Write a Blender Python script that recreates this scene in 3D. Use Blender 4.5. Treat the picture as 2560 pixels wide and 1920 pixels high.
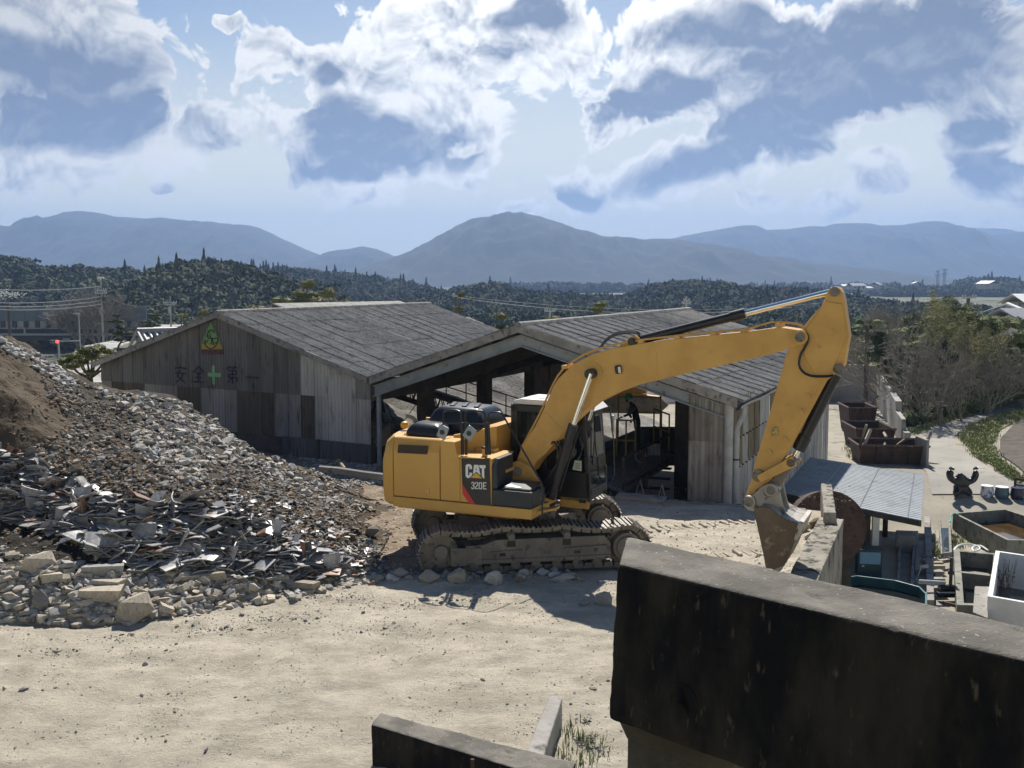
import bpy, bmesh, math, random
import numpy as np
from mathutils import Vector, Matrix, noise as mn
random.seed(7); np.random.seed(7)
for o in list(bpy.data.objects): bpy.data.objects.remove(o)
SC = bpy.context.scene
COL = SC.collection
R = math.radians

# ------------------------------------------------------------------ camera, sun, sky
CAM_H, PITCH, FPX = 5.45, R(5.71), 2600.0          # eye height, downward tilt, focal length in photo pixels
HAZE_D = 0.00025
SUN_EL, SUN_AZ = R(49.0), R(5.0)
cd = bpy.data.cameras.new('camera'); cam = bpy.data.objects.new('camera', cd); COL.objects.link(cam)
cd.sensor_width = 36.0; cd.lens = 36.0*FPX/2560.0; cd.clip_end = 20000; cd.clip_start = 0.05
cam.location = (0, 0, CAM_H); cam.rotation_euler = (math.pi/2-PITCH, 0, 0)
SC.camera = cam
SC.view_settings.view_transform = 'Standard'; SC.view_settings.look = 'None'
SC.view_settings.exposure = EXPOSURE = 0.60; SC.view_settings.gamma = 1.0
SC.cycles.volume_bounces = 1; SC.cycles.max_bounces = 6; SC.cycles.transparent_max_bounces = 8
SC.cycles.volume_max_steps = 64
SC.cycles.use_denoising = True

sl = bpy.data.lights.new('sun', 'SUN'); sl.energy = 5.0; sl.angle = R(0.6); sl.color = (1.0, 0.94, 0.84)
so = bpy.data.objects.new('sun', sl); COL.objects.link(so)
sun_dir = Vector((math.sin(SUN_AZ)*math.cos(SUN_EL), math.cos(SUN_AZ)*math.cos(SUN_EL), math.sin(SUN_EL)))
so.rotation_euler = sun_dir.to_track_quat('Z', 'Y').to_euler(); so.location = (0, 0, 60)

_c, _s = math.cos(PITCH), math.sin(PITCH)
def ray(px, py):
    x = px-1280.0; v = 960.0-py
    return Vector((x, FPX*_c+v*_s, -FPX*_s+v*_c))
def U(px, py, Y):
    r = ray(px, py); t = Y/r.y; return Vector((r.x*t, Y, CAM_H+r.z*t))
def G(px, py, z=0.0):
    r = ray(px, py); t = (z-CAM_H)/r.z; return Vector((r.x*t, r.y*t, z))
def pix(p):
    x, y, z = p[0], p[1], p[2]-CAM_H
    d = y*_c-z*_s; v = y*_s+z*_c
    return 1280+FPX*x/d, 960-FPX*v/d

# sky: physical sky with a layer of broken cumulus laid out by azimuth and elevation
w = bpy.data.worlds.new('World'); SC.world = w; w.use_nodes = True
nt = w.node_tree; N = nt.nodes; LK = nt.links
for n in list(N): N.remove(n)
def nd(tree, typ, **kw):
    n = tree.nodes.new(typ)
    for k, v in kw.items(): setattr(n, k, v)
    return n
def wmath(op, a, b=None, c=None, clamp=False):
    n = nd(nt, 'ShaderNodeMath', operation=op, use_clamp=clamp)
    for i, q in enumerate((a, b, c)):
        if q is None: continue
        if isinstance(q, (int, float)): n.inputs[i].default_value = q
        else: LK.new(q, n.inputs[i])
    return n.outputs[0]
def wmap(v, a, b, c, d, mode='SMOOTHSTEP'):
    n = nd(nt, 'ShaderNodeMapRange', interpolation_type=mode)
    LK.new(v, n.inputs[0])
    for i, q in enumerate((a, b, c, d)): n.inputs[i+1].default_value = q
    return n.outputs[0]
def wmix(f, a, b):
    n = nd(nt, 'ShaderNodeMix', data_type='RGBA')
    if isinstance(f, (int, float)): n.inputs[0].default_value = f
    else: LK.new(f, n.inputs[0])
    for i, q in ((6, a), (7, b)):
        if isinstance(q, tuple): n.inputs[i].default_value = (*q, 1)
        else: LK.new(q, n.inputs[i])
    return n.outputs[2]
sky = nd(nt, 'ShaderNodeTexSky', sky_type='NISHITA', sun_disc=False, sun_elevation=SUN_EL, sun_rotation=SUN_AZ,
         altitude=50, air_density=1.0, dust_density=0.6, ozone_density=1.5)
tc = nd(nt, 'ShaderNodeTexCoord')
sep = nd(nt, 'ShaderNodeSeparateXYZ'); LK.new(tc.outputs['Generated'], sep.inputs[0])
az = wmath('ARCTAN2', sep.outputs[0], sep.outputs[1]); el = wmath('ARCSINE', sep.outputs[2])
comb = nd(nt, 'ShaderNodeCombineXYZ'); LK.new(az, comb.inputs[0]); LK.new(el, comb.inputs[1])
uv = comb.outputs[0]
# warp for ragged outlines
wn = nd(nt, 'ShaderNodeTexNoise', noise_dimensions='2D'); wn.inputs['Scale'].default_value = 9; wn.inputs['Detail'].default_value = 3
LK.new(uv, wn.inputs[0])
ws = nd(nt, 'ShaderNodeVectorMath', operation='MULTIPLY_ADD'); LK.new(wn.outputs['Color'], ws.inputs[0])
ws.inputs[1].default_value = (0.07, 0.055, 0); LK.new(uv, ws.inputs[2])
off = nd(nt, 'ShaderNodeVectorMath', operation='SUBTRACT'); LK.new(ws.outputs[0], off.inputs[0]); off.inputs[1].default_value = (0.035, 0.0275, 0)
wuv = off.outputs[0]
def blob(px, py, rx, ry, rot=0.0):
    r = ray(px, py); a0 = math.atan2(r.x, r.y); e0 = math.asin(r.z/r.length)
    m = nd(nt, 'ShaderNodeMapping', vector_type='TEXTURE')
    m.inputs['Location'].default_value = (a0, e0, 0); m.inputs['Rotation'].default_value = (0, 0, R(rot))
    m.inputs['Scale'].default_value = (rx/FPX, ry/FPX, 1); LK.new(wuv, m.inputs[0])
    l = nd(nt, 'ShaderNodeVectorMath', operation='LENGTH'); LK.new(m.outputs[0], l.inputs[0])
    return l.outputs['Value']
def field(blobs, soft=1.0):
    """1 inside, falling to 0 at the edge; several blobs join smoothly"""
    acc = None
    for b in blobs:
        d = blob(*b)
        if acc is None: acc = d
        else: acc = nd_smin(acc, d, 0.35)
    return wmap(acc, 0.15, 1.75, 1.0, 0.0, 'LINEAR')
def nd_smin(a, b, k):
    n = nd(nt, 'ShaderNodeMath', operation='SMOOTH_MIN'); LK.new(a, n.inputs[0]); LK.new(b, n.inputs[1]); n.inputs[2].default_value = k
    return n.outputs[0]
def fbm(vec, scale, detail, rough, kind='FBM', offs=(0, 0, 0)):
    a = nd(nt, 'ShaderNodeVectorMath', operation='ADD'); LK.new(vec, a.inputs[0]); a.inputs[1].default_value = offs
    n = nd(nt, 'ShaderNodeTexNoise', noise_dimensions='2D'); LK.new(a.outputs[0], n.inputs[0])
    n.inputs['Scale'].default_value = scale; n.inputs['Detail'].default_value = detail; n.inputs['Roughness'].default_value = rough
    return n.outputs[0]
CLOUDS = [(90, 110, 400, 190, -8), (190, 300, 400, 140, 4), (500, 325, 130, 60, -20), (60, 420, 150, 40),
          (700, 130, 120, 60, -15), (850, 190, 170, 90, -15), (890, 380, 220, 130), (1080, 300, 190, 170, 10),
          (1120, 90, 260, 150), (1330, 110, 260, 150), (1180, 420, 70, 60),
          (880, 505, 100, 26), (738, 450, 30, 16), (405, 455, 26, 16), (735, 362, 20, 18),
          (1600, 250, 260, 110, 5), (1850, 110, 420, 170), (2250, 110, 420, 190, 10), (1950, 310, 330, 130, 15),
          (1720, 430, 260, 70, 6), (1440, 470, 120, 70), (1330, 525, 50, 30), (2045, 400, 85, 32, 12),
          (2190, 450, 80, 55), (2440, 330, 200, 100, 25), (2450, 440, 190, 80), (1900, 510, 75, 28), (2070, 515, 80, 36),
          (2420, 545, 240, 26), (585, 45, 60, 14, -5)]
B = field(CLOUDS)
def puffs(vec, scale, offs):
    a = nd(nt, 'ShaderNodeVectorMath', operation='ADD'); LK.new(vec, a.inputs[0]); a.inputs[1].default_value = offs
    n = nd(nt, 'ShaderNodeTexVoronoi', feature='SMOOTH_F1', voronoi_dimensions='2D'); LK.new(a.outputs[0], n.inputs[0]); n.inputs['Scale'].default_value = scale
    n.inputs['Detail'].default_value = 3.0; n.inputs['Roughness'].default_value = .55; n.inputs['Lacunarity'].default_value = 2.3; n.inputs['Smoothness'].default_value = .35
    return n.outputs['Distance']
def body(offs):
    n1 = fbm(wuv, 9, 12, 0.60, offs=offs); v1 = puffs(wuv, 22, offs)
    d = wmath('MULTIPLY_ADD', n1, 1.9, -0.95)
    return wmath('ADD', d, wmath('MULTIPLY_ADD', v1, -0.55, 0.25))
b1 = body((0, 0, 0)); b2 = body((0.0, 0.011, 0))       # b2: the same cloud sampled a step towards the sun
base = wmath('MULTIPLY_ADD', B, 1.9, -0.74)
dens = wmath('ADD', base, b1)
alpha = wmap(dens, -0.02, 0.15, 0.0, 1.0)
DARKS = [(100, 165, 260, 55), (200, 290, 300, 85, 3), (830, 185, 50, 38), (850, 300, 100, 70), (960, 385, 190, 75), (900, 448, 150, 24), (1140, 380, 80, 60), (1330, 40, 90, 40),
         (1540, 275, 210, 75), (1720, 225, 130, 60), (1640, 345, 280, 45), (1900, 60, 260, 60), (2230, 110, 420, 170, 10), (2050, 290, 320, 90, 12), (1820, 415, 290, 48, 8), (1430, 485, 90, 34),
         (2460, 405, 160, 42), (2430, 310, 90, 40)]
DK = wmap(field(DARKS), 0.30, 0.85, 0.0, 1.0)
core = wmath('MULTIPLY', wmap(dens, 0.05, 0.45, 0.0, 1.0), wmath('MULTIPLY_ADD', DK, 0.90, 0.26), clamp=True)
relief = wmath('MULTIPLY', wmath('SUBTRACT', b1, b2), wmath('MULTIPLY_ADD', DK, -1.1, 1.5))
# brighter towards the hidden sun
sd = nd(nt, 'ShaderNodeVectorMath', operation='DOT_PRODUCT'); LK.new(tc.outputs['Generated'], sd.inputs[0]); sd.inputs[1].default_value = (0.02, 0.93, 0.36)
near = wmap(sd.outputs['Value'], 0.90, 1.0, 0.0, 1.0, 'LINEAR')
rim = wmix(near, (0.50, 0.485, 0.45), (0.98, 0.95, 0.87))
cor = wmix(near, (0.088, 0.106, 0.150), (0.13, 0.155, 0.205))
shade = wmath('SUBTRACT', core, relief, clamp=True)
rim = wmix(wmap(el, 0.06, 0.20, 0.7, 0.0), rim, (0.98, 0.93, 0.78))
ccol = wmix(shade, rim, cor)
SKY_K = 0.050
skc = nd(nt, 'ShaderNodeVectorMath', operation='MULTIPLY'); LK.new(sky.outputs[0], skc.inputs[0]); skc.inputs[1].default_value = (SKY_K*.60, SKY_K*.78, SKY_K*.95)
veil = wmix(wmap(el, 0.05, 0.27, 1.0, 0.0), skc.outputs[0], (0.82, 0.78, 0.56))       # bright thin vapour low over the hills
veil = wmix(wmath('MULTIPLY', near, 0.35), veil, (0.62, 0.62, 0.60))
mixf = wmath('MULTIPLY', alpha, wmap(el, 0.0, 0.09, 0.7, 1.0))
final = wmix(mixf, veil, ccol)
bg = nd(nt, 'ShaderNodeBackground'); LK.new(final, bg.inputs[0]); bg.inputs[1].default_value = 1.0
wo = nd(nt, 'ShaderNodeOutputWorld'); LK.new(bg.outputs[0], wo.inputs[0])
w.cycles.sampling_method = 'MANUAL'; w.cycles.sample_map_resolution = 512
# ------------------------------------------------------------------ helpers
def tag(o, label=None, cat=None, group=None, kind=None):
    if label: o['label'] = label
    if cat: o['category'] = cat
    if group: o['group'] = group
    if kind: o['kind'] = kind
    return o
def empty(name, loc=(0, 0, 0), rz=0.0, label=None, cat=None, group=None):
    o = bpy.data.objects.new(name, None); COL.objects.link(o); o.location = loc; o.rotation_euler = (0, 0, rz)
    o.empty_display_size = 0.2
    return tag(o, label, cat, group)
def link_mesh(name, me, parent=None):
    o = bpy.data.objects.new(name, me); COL.objects.link(o)
    if parent is not None: o.parent = parent
    return o
class MB:
    """collects shapes; build() links them as ONE mesh object"""
    def __init__(s, M=None): s.v = []; s.f = []; s.mi = []; s.M = M
    def add(s, vs, fs, mi=0):
        b = len(s.v); M = s.M
        for p in vs:
            p = Vector(p); s.v.append(M @ p if M else p)
        for f in fs: s.f.append(tuple(i+b for i in f)); s.mi.append(mi)
        return s
    def box(s, c, d, rz=0.0, rx=0.0, ry=0.0, mi=0, taper=1.0):
        m = Matrix.Translation(c) @ Matrix.Rotation(rz, 4, 'Z') @ Matrix.Rotation(ry, 4, 'Y') @ Matrix.Rotation(rx, 4, 'X')
        hx, hy, hz = d[0]/2, d[1]/2, d[2]/2
        vs = [m @ Vector((x*hx*(taper if z > 0 else 1), y*hy*(taper if z > 0 else 1), z*hz)) for z in (-1, 1) for y in (-1, 1) for x in (-1, 1)]
        return s.add(vs, [(0, 2, 3, 1), (4, 5, 7, 6), (0, 1, 5, 4), (1, 3, 7, 5), (3, 2, 6, 7), (2, 0, 4, 6)], mi)
    def bb(s, a, b, mi=0):
        return s.box(((a[0]+b[0])/2, (a[1]+b[1])/2, (a[2]+b[2])/2), (abs(b[0]-a[0]), abs(b[1]-a[1]), abs(b[2]-a[2])), mi=mi)
    def prism(s, pts, vec, mi=0):
        n = len(pts); vec = Vector(vec); a = [Vector(p) for p in pts]; b = [p+vec for p in a]
        nrm = Vector((0, 0, 0))
        for i in range(n):
            nrm += a[i].cross(a[(i+1) % n])
        if nrm.dot(vec) > 0: fs = [tuple(range(n-1, -1, -1)), tuple(range(n, 2*n))]; side = [(i, (i+1) % n, (i+1) % n+n, i+n) for i in range(n)]
        else: fs = [tuple(range(n)), tuple(range(2*n-1, n-1, -1))]; side = [((i+1) % n, i, i+n, (i+1) % n+n) for i in range(n)]
        return s.add(a+b, fs+side, mi)
    def poly2(s, pts2, y0, y1, mi=0):
        """polygon of (x, z) points extruded from y0 to y1"""
        return s.prism([(x, y0, z) for x, z in pts2], (0, y1-y0, 0), mi)
    def loft(s, rings, mi=0, caps=True, closed=True):
        n = len(rings[0]); vs = [p for r in rings for p in r]; fs = []
        for k in range(len(rings)-1):
            for i in range(n if closed else n-1):
                j = (i+1) % n; fs.append((k*n+i, k*n+j, (k+1)*n+j, (k+1)*n+i))
        if caps: fs += [tuple(range(n-1, -1, -1)), tuple((len(rings)-1)*n+i for i in range(n))]
        return s.add(vs, fs, mi)
    def cyl(s, p0, p1, r0, r1=None, n=12, mi=0, caps=True):
        p0, p1 = Vector(p0), Vector(p1); r1 = r0 if r1 is None else r1
        q = (p1-p0).to_track_quat('Z', 'Y').to_matrix()
        X, Y = q.col[0], q.col[1]
        ring = lambda p, r: [p+X*(r*math.cos(2*math.pi*i/n))+Y*(r*math.sin(2*math.pi*i/n)) for i in range(n)]
        return s.loft([ring(p0, r0), ring(p1, r1)], mi, caps)
    def tube(s, pts, r, n=8, mi=0, r1=None):
        pts = [Vector(p) for p in pts]; rings = []; up = None; L = len(pts)
        for k, p in enumerate(pts):
            t = (pts[min(k+1, L-1)]-pts[max(k-1, 0)])
            if t.length < 1e-9: t = Vector((0, 0, 1))
            t.normalize()
            if up is None: up = Vector((0, 0, 1)) if abs(t.z) < .9 else Vector((1, 0, 0))
            X = up.cross(t)
            if X.length < 1e-4: X = Vector((1, 0, 0)).cross(t)
            X.normalize(); Y = t.cross(X); up = Y
            rr = r if r1 is None else r+(r1-r)*k/max(L-1, 1)
            rings.append([p+X*(rr*math.cos(2*math.pi*i/n))+Y*(rr*math.sin(2*math.pi*i/n)) for i in range(n)])
        return s.loft(rings, mi)
    def lathe(s, prof, c=(0, 0, 0), n=20, mi=0):
        return s.loft([[Vector((c[0]+r*math.cos(2*math.pi*i/n), c[1]+r*math.sin(2*math.pi*i/n), c[2]+z)) for i in range(n)] for r, z in prof], mi)
    def build(s, name, mats, parent=None, smooth=None, bevel=0.0, local=None):
        me = bpy.data.meshes.new(name); me.from_pydata([tuple(v) for v in s.v], [], s.f)
        if not isinstance(mats, (list, tuple)): mats = [mats]
        for m in mats: me.materials.append(m)
        if len(mats) > 1: me.polygons.foreach_set('material_index', s.mi)
        me.validate(clean_customdata=False); me.update()
        o = link_mesh(name, me, parent)
        if bevel:
            b = o.modifiers.new('bevel', 'BEVEL'); b.width = bevel; b.segments = 2; b.limit_method = 'ANGLE'; b.angle_limit = R(35); b.use_clamp_overlap = True
        if smooth:
            for p in me.polygons: p.use_smooth = True
            e = [tuple(q) for q in ()]
            me.set_sharp_from_angle(angle=R(smooth if smooth is not True else 40))
        return o
def bez(pts, n=6):
    """smooth polyline (Catmull-Rom) through points"""
    P = [Vector(p) for p in pts]; P = [P[0]*2-P[1]]+P+[P[-1]*2-P[-2]]; out = []
    for i in range(1, len(P)-2):
        for k in range(n):
            t = k/n; a, b, c, d = P[i-1:i+3]
            out.append(.5*((2*b)+(c-a)*t+(2*a-5*b+4*c-d)*t*t+(3*b-a-3*c+d)*t**3))
    out.append(P[-2]); return out
def sag(a, b, s, n=10):
    a, b = Vector(a), Vector(b)
    return [a.lerp(b, i/n)-Vector((0, 0, s*4*(i/n)*(1-i/n))) for i in range(n+1)]
def copy_tree(o, parent=None):
    c = o.copy(); COL.objects.link(c); c.parent = parent
    for ch in list(o.children): copy_tree(ch, c)
    return c
def mesh_np(name, V, F, mats, parent=None, mi=None, col=None, smooth=False):
    """fast mesh from numpy arrays: V (n,3), F (m,3|4)"""
    me = bpy.data.meshes.new(name); k = F.shape[1]
    me.vertices.add(len(V)); me.vertices.foreach_set('co', np.ascontiguousarray(V, dtype=np.float32).ravel())
    me.loops.add(F.size); me.loops.foreach_set('vertex_index', np.ascontiguousarray(F, dtype=np.int32).ravel())
    me.polygons.add(len(F)); me.polygons.foreach_set('loop_start', np.arange(0, F.size, k, dtype=np.int32))
    try: me.polygons.foreach_set('loop_total', np.full(len(F), k, dtype=np.int32))
    except Exception: pass
    for m in (mats if isinstance(mats, (list, tuple)) else [mats]): me.materials.append(m)
    if mi is not None: me.polygons.foreach_set('material_index', np.ascontiguousarray(mi, dtype=np.int32))
    me.polygons.foreach_set('use_smooth', np.full(len(F), bool(smooth)))
    me.update(calc_edges=True)
    if col is not None:
        a = me.color_attributes.new('tone', 'FLOAT_COLOR', 'POINT')
        c = np.ones((len(V), 4), dtype=np.float32); c[:, :3] = col; a.data.foreach_set('color', c.ravel())
    return link_mesh(name, me, parent)
def grid_faces(nx, ny):
    i = np.arange(nx-1)[None, :]+np.arange(ny-1)[:, None]*nx
    return np.stack([i, i+1, i+nx+1, i+nx], -1).reshape(-1, 4)

# ------------------------------------------------------------------ materials
def lin(c):
    return tuple(((x/255+.055)/1.055)**2.4 if x/255 > .04045 else x/255/12.92 for x in c)
MATS = {}
def mat(name, c1, c2=None, scale=3.0, rough=.8, metal=0.0, bump=0.0, bscale=None, stops=(.35, .65), detail=6, spot=None, coords='Object',
        stretch=(1, 1, 1), c3=None, c3scale=None, c3stops=(.55, .62), tone=False, spec=.5, coat=0.0, trans=0.0, alpha=1.0, bdist=.02, nrough=.6, ior=1.45):
    """principled surface with up to two layers of noise variation in its own colour, plus bump"""
    m = bpy.data.materials.new(name); m.use_nodes = True; t = m.node_tree; L = t.links
    bs = t.nodes['Principled BSDF']; bs.inputs['Roughness'].default_value = rough; bs.inputs['Metallic'].default_value = metal
    bs.inputs['Specular IOR Level'].default_value = spec; bs.inputs['Coat Weight'].default_value = coat
    bs.inputs['Transmission Weight'].default_value = trans; bs.inputs['Alpha'].default_value = alpha; bs.inputs['IOR'].default_value = ior
    if not isinstance(c1, tuple): c1 = (c1, c1, c1)
    co = t.nodes.new('ShaderNodeTexCoord'); mp = t.nodes.new('ShaderNodeMapping'); L.new(co.outputs[coords], mp.inputs[0]); mp.inputs['Scale'].default_value = stretch
    vec = mp.outputs[0]
    def noise(sc, det=detail):
        n = t.nodes.new('ShaderNodeTexNoise'); n.inputs['Scale'].default_value = sc; n.inputs['Detail'].default_value = det
        n.inputs['Roughness'].default_value = nrough; L.new(vec, n.inputs[0]); return n.outputs[0]
    def ramp(v, a, b):
        n = t.nodes.new('ShaderNodeMapRange'); n.interpolation_type = 'SMOOTHSTEP'; L.new(v, n.inputs[0]); n.inputs[1].default_value = a; n.inputs[2].default_value = b; return n.outputs[0]
    def mix(f, a, b, bt='MIX'):
        n = t.nodes.new('ShaderNodeMix'); n.data_type = 'RGBA'; n.blend_type = bt
        if isinstance(f, float): n.inputs[0].default_value = f
        else: L.new(f, n.inputs[0])
        for i, q in ((6, a), (7, b)):
            if isinstance(q, tuple): n.inputs[i].default_value = (*q, 1)
            else: L.new(q, n.inputs[i])
        return n.outputs[2]
    col = c1
    if c2 is not None:
        if not isinstance(c2, tuple): c2 = (c2, c2, c2)
        col = mix(ramp(noise(scale), *stops), c1, c2)
    if c3 is not None:
        if not isinstance(c3, tuple): c3 = (c3, c3, c3)
        col = mix(ramp(noise(c3scale or scale*3.3), *c3stops), col, c3)
    if tone:
        at = t.nodes.new('ShaderNodeAttribute'); at.attribute_name = 'tone'
        col = mix(1.0, col, at.outputs['Color'], 'MULTIPLY')
    if isinstance(col, tuple): bs.inputs['Base Color'].default_value = (*col, 1)
    else: L.new(col, bs.inputs['Base Color'])
    if bump:
        b = t.nodes.new('ShaderNodeBump'); b.inputs['Strength'].default_value = bump; b.inputs['Distance'].default_value = bdist
        L.new(noise(bscale or scale*4, 8), b.inputs['Height']); L.new(b.outputs[0], bs.inputs['Normal'])
    MATS[name] = m
    return m
# ------------------------------------------------------------------ land
m_chalk = mat('packed_limestone_dust', (.43, .385, .31), (.68, .615, .50), scale=1.3, stretch=(.75, 1.15, 1), rough=.95, bump=1.0, bscale=24, bdist=.06, c3=(.24, .215, .175), c3scale=15, c3stops=(.55, .70), spec=.12, detail=14, nrough=.78)
m_yard = mat('yard_ground', (.36, .33, .27), (.27, .25, .21), scale=.35, rough=.95, bump=.6, bscale=6, bdist=.04, c3=(.20, .19, .15), c3scale=1.3, c3stops=(.56, .7), spec=.2)
m_plain = mat('valley_plain', (.09, .10, .055), (.16, .15, .09), scale=.01, rough=1, c3=(.05, .07, .035), c3scale=.03)
m_hill = mat('wooded_soil', (.035, .045, .02), (.06, .06, .03), scale=.02, rough=1)
m_mount = mat('mountain_woods', (.010, .015, .012), (.018, .023, .016), scale=.006, rough=1, c3=(.032, .034, .024), c3scale=.02, detail=9)
m_rubblesoil = mat('rubble_soil', (.17, .155, .135), (.235, .215, .185), scale=1.3, rough=1, bump=1.0, bscale=7, bdist=.08, tone=True, c3=(.12, .11, .095), c3scale=4, spec=.2)
m_grassy = mat('grass_soil', (.18, .19, .08), (.25, .23, .12), scale=1.2, rough=1, c3=(.08, .11, .03), c3scale=4)
m_field = mat('ploughed_soil', (.075, .062, .050), (.115, .10, .08), scale=2, rough=1, bump=.8, bscale=5, bdist=.08)

# right edge of the terrace, near to far, then along the drop in front of the sheds to the left
TE = [(-.4, 9.2), (2.0, 10.6), (4.3, 15.2), (5.3, 17.6), (7.0, 21.7), (7.45, 24.2), (6.0, 24.75), (0, 26.6), (-3.7, 29.9), (-4.2, 30.4)]
def gnoise(x, y, s, o=0.0): return mn.fractal(Vector((x*s+o, y*s-o, o)), 1.0, 2.0, 4)
def rough_z(x, y):
    k = min(max((y-24.5)/6, 0), 1)
    return -.06*k*k*(3-2*k)+.05*gnoise(x, y, .25, 2)+.03*gnoise(x, y, .9, 5)+.022*gnoise(x, y, 2.8, 9)+.02*abs(gnoise(x*.45, y, 6, 3))+.035*abs(gnoise(x, y, 1.1, 31))+.05*abs(gnoise(x*.3+y*.12, y*1.5-x*.2, .8, 17))
nx, ny = 300, 260
xs = np.concatenate([np.linspace(-42, -8, 30, endpoint=False), np.linspace(-8, 9, nx-30)])
ys = 9.0+31.0*(np.linspace(0, 1, ny)**1.25)
def edge_x(y):
    P = TE[:6]
    if y <= P[0][1]: return P[0][0]
    for (x0, y0), (x1, y1) in zip(P, P[1:]):
        if y <= y1: return x0+(x1-x0)*(y-y0)/(y1-y0)
    return 99
def back_x(y):
    P = TE[5:]
    for (x0, y0), (x1, y1) in zip(P, P[1:]):
        if y0 <= y <= y1: return x0+(x1-x0)*(y-y0)/(y1-y0)
    return -4.7
V = np.zeros((ny, nx, 3))
for j, y in enumerate(ys):
    lim = edge_x(y) if y < 24.2 else back_x(y)
    f = (xs+42)/(51.0)
    for i in range(nx):
        x = xs[i] if xs[i] < -8 else -8+(lim+8)*(xs[i]+8)/17.0
        V[j, i] = (x, y, rough_z(x, y))
skirt = V[:, -1, :].copy(); skirt[:, 2] = -5
VV = V.reshape(-1, 3); F = grid_faces(nx, ny)
b0 = len(VV); VV = np.vstack([VV, skirt]); q = []
for j in range(ny-1): q.append((j*nx+nx-1, b0+j, b0+j+1, (j+1)*nx+nx-1))
front = V[0].copy(); front[:, 2] = -5; b1 = len(VV); VV = np.vstack([VV, front])
for i in range(nx-1): q.append((i, b1+i, b1+i+1, i+1))
ter = mesh_np('terrace_ground', VV, np.vstack([F, np.array(q)]), m_chalk, smooth=True)
tag(ter, kind='structure', label='pale dusty ground of the upper terrace')

def yz(y, x=8.0):
    """height of the lower yard"""
    k = min(max((y-33)/8, 0), 1); k = k*k*(3-2*k)
    return -3.0+1.0*k
nx, ny = 150, 150
V = np.zeros((ny, nx, 3)); xs = np.linspace(-60, 90, nx); ys = np.linspace(2, 152, ny)
for j, y in enumerate(ys):
    for i, x in enumerate(xs):
        z = yz(y)+.05*gnoise(x, y, .3)
        d = max(0, (y-85)/60)+max(0, (x-30)/40)+max(0, (-x-30)/25)
        V[j, i] = (x, y, z-6.2*min(1, d))
o = mesh_np('yard_ground', V.reshape(-1, 3), grid_faces(nx, ny), m_yard, smooth=True); tag(o, kind='structure')
pl = MB(); pl.add([(-7000, -60, -8.3), (7000, -60, -8.3), (9000, 9500, -8.3), (-9000, 9500, -8.3)], [(0, 1, 2, 3)])
tag(pl.build('valley_plain', m_plain), kind='structure')

def sky_pts(pts):
    """skyline pixels -> (tan azimuth, tan elevation)"""
    out = []
    for px, py in pts:
        r = ray(px, py); out.append((r.x/r.y, r.z/r.y))
    return out
def ridge(name, pts, D, depth, m, seed=0, ncol=700, nrow=61, base=-9.0, rel=.26, jag=0.0, kind='structure', label=None):
    """a range of hills: crest follows the skyline at distance D, flanks fall towards and away from the viewer"""
    P = np.array(sky_pts(pts)); a = np.linspace(P[0, 0], P[-1, 0], ncol); h = np.interp(a, P[:, 0], P[:, 1])
    k = np.ones(5)/5; h = np.convolve(np.pad(h, 2, 'edge'), k, 'valid')
    h = h+np.array([.0007*mn.fractal(Vector((q*70, seed, 0)), 1, 2, 5) for q in a])
    V = np.zeros((nrow, ncol, 3))
    t = np.linspace(-1, 1, nrow)
    for j in range(nrow):
        prof = math.cos(t[j]*math.pi/2)**1.3 if abs(t[j]) < 1 else 0
        for i in range(ncol):
            Y = D+t[j]*depth; x = a[i]*D*(1+.0*t[j]); hc = CAM_H+h[i]*D-base
            g = mn.ridged_multi_fractal(Vector((x*9/D+seed, t[j]*1.1, seed)), .9, 2.1, 6, 1.0, 2.0)*.5-.6+.5*mn.fractal(Vector((x*40/D, t[j]*6, seed)), 1, 2, 4)
            z = base+hc*(prof+rel*g*math.sin(t[j]*math.pi)**2) + (jag*mn.noise(Vector((x*60/D, t[j]*6, seed))) if jag else 0)
            V[j, i] = (x, Y, z)
    o = mesh_np(name, V.reshape(-1, 3), grid_faces(ncol, nrow), m, smooth=True)
    return tag(o, label=label, kind=kind), V
MT_L = [(-700, 640), (-300, 610), (-60, 600), (0, 583), (40, 586), (120, 578), (175, 552), (205, 536), (232, 530), (262, 536), (300, 544), (350, 546), (385, 550), (420, 547), (480, 553),
        (540, 556), (600, 564), (635, 565), (680, 588), (740, 616), (800, 640), (850, 662), (900, 690), (960, 712)]
MT_S = [(760, 690), (800, 645), (830, 632), (880, 621), (910, 616), (940, 622), (975, 637), (1010, 652), (1060, 680), (1100, 700)]
MT_C = [(820, 705), (900, 690), (990, 648), (1050, 624), (1110, 590), (1150, 566), (1190, 551), (1240, 541), (1290, 538), (1340, 541), (1390, 556), (1430, 573), (1500, 592),
        (1560, 597), (1600, 600), (1640, 597), (1680, 600), (1740, 612), (1800, 618), (1860, 640), (1900, 642), (1960, 656), (2040, 664), (2150, 674), (2260, 690), (2340, 705), (2420, 720)]
MT_R = [(1560, 640), (1640, 604), (1690, 594), (1750, 582), (1800, 573), (1850, 566), (1900, 576), (1960, 574), (2020, 566), (2060, 568), (2090, 559), (2130, 559), (2180, 567), (2260, 562), (2310, 554),
        (2350, 565), (2400, 582), (2450, 590), (2520, 586), (2560, 580), (2700, 575), (3000, 600), (3300, 640)]
MT_F = [(2250, 600), (2340, 570), (2400, 570), (2450, 571), (2500, 573), (2530, 580), (2600, 577), (2900, 590)]
ridge('mountain_range', MT_L, 3600, 1100, m_mount, 3)
ridge('mountain', MT_S, 3300, 700, m_mount, 11)
ridge('mountain_range', MT_C, 2700, 800, m_mount, 23)
ridge('mountain_range', MT_R, 4300, 1100, m_mount, 37)
ridge('mountain_range', MT_F, 5600, 800, m_mount, 51)

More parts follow.
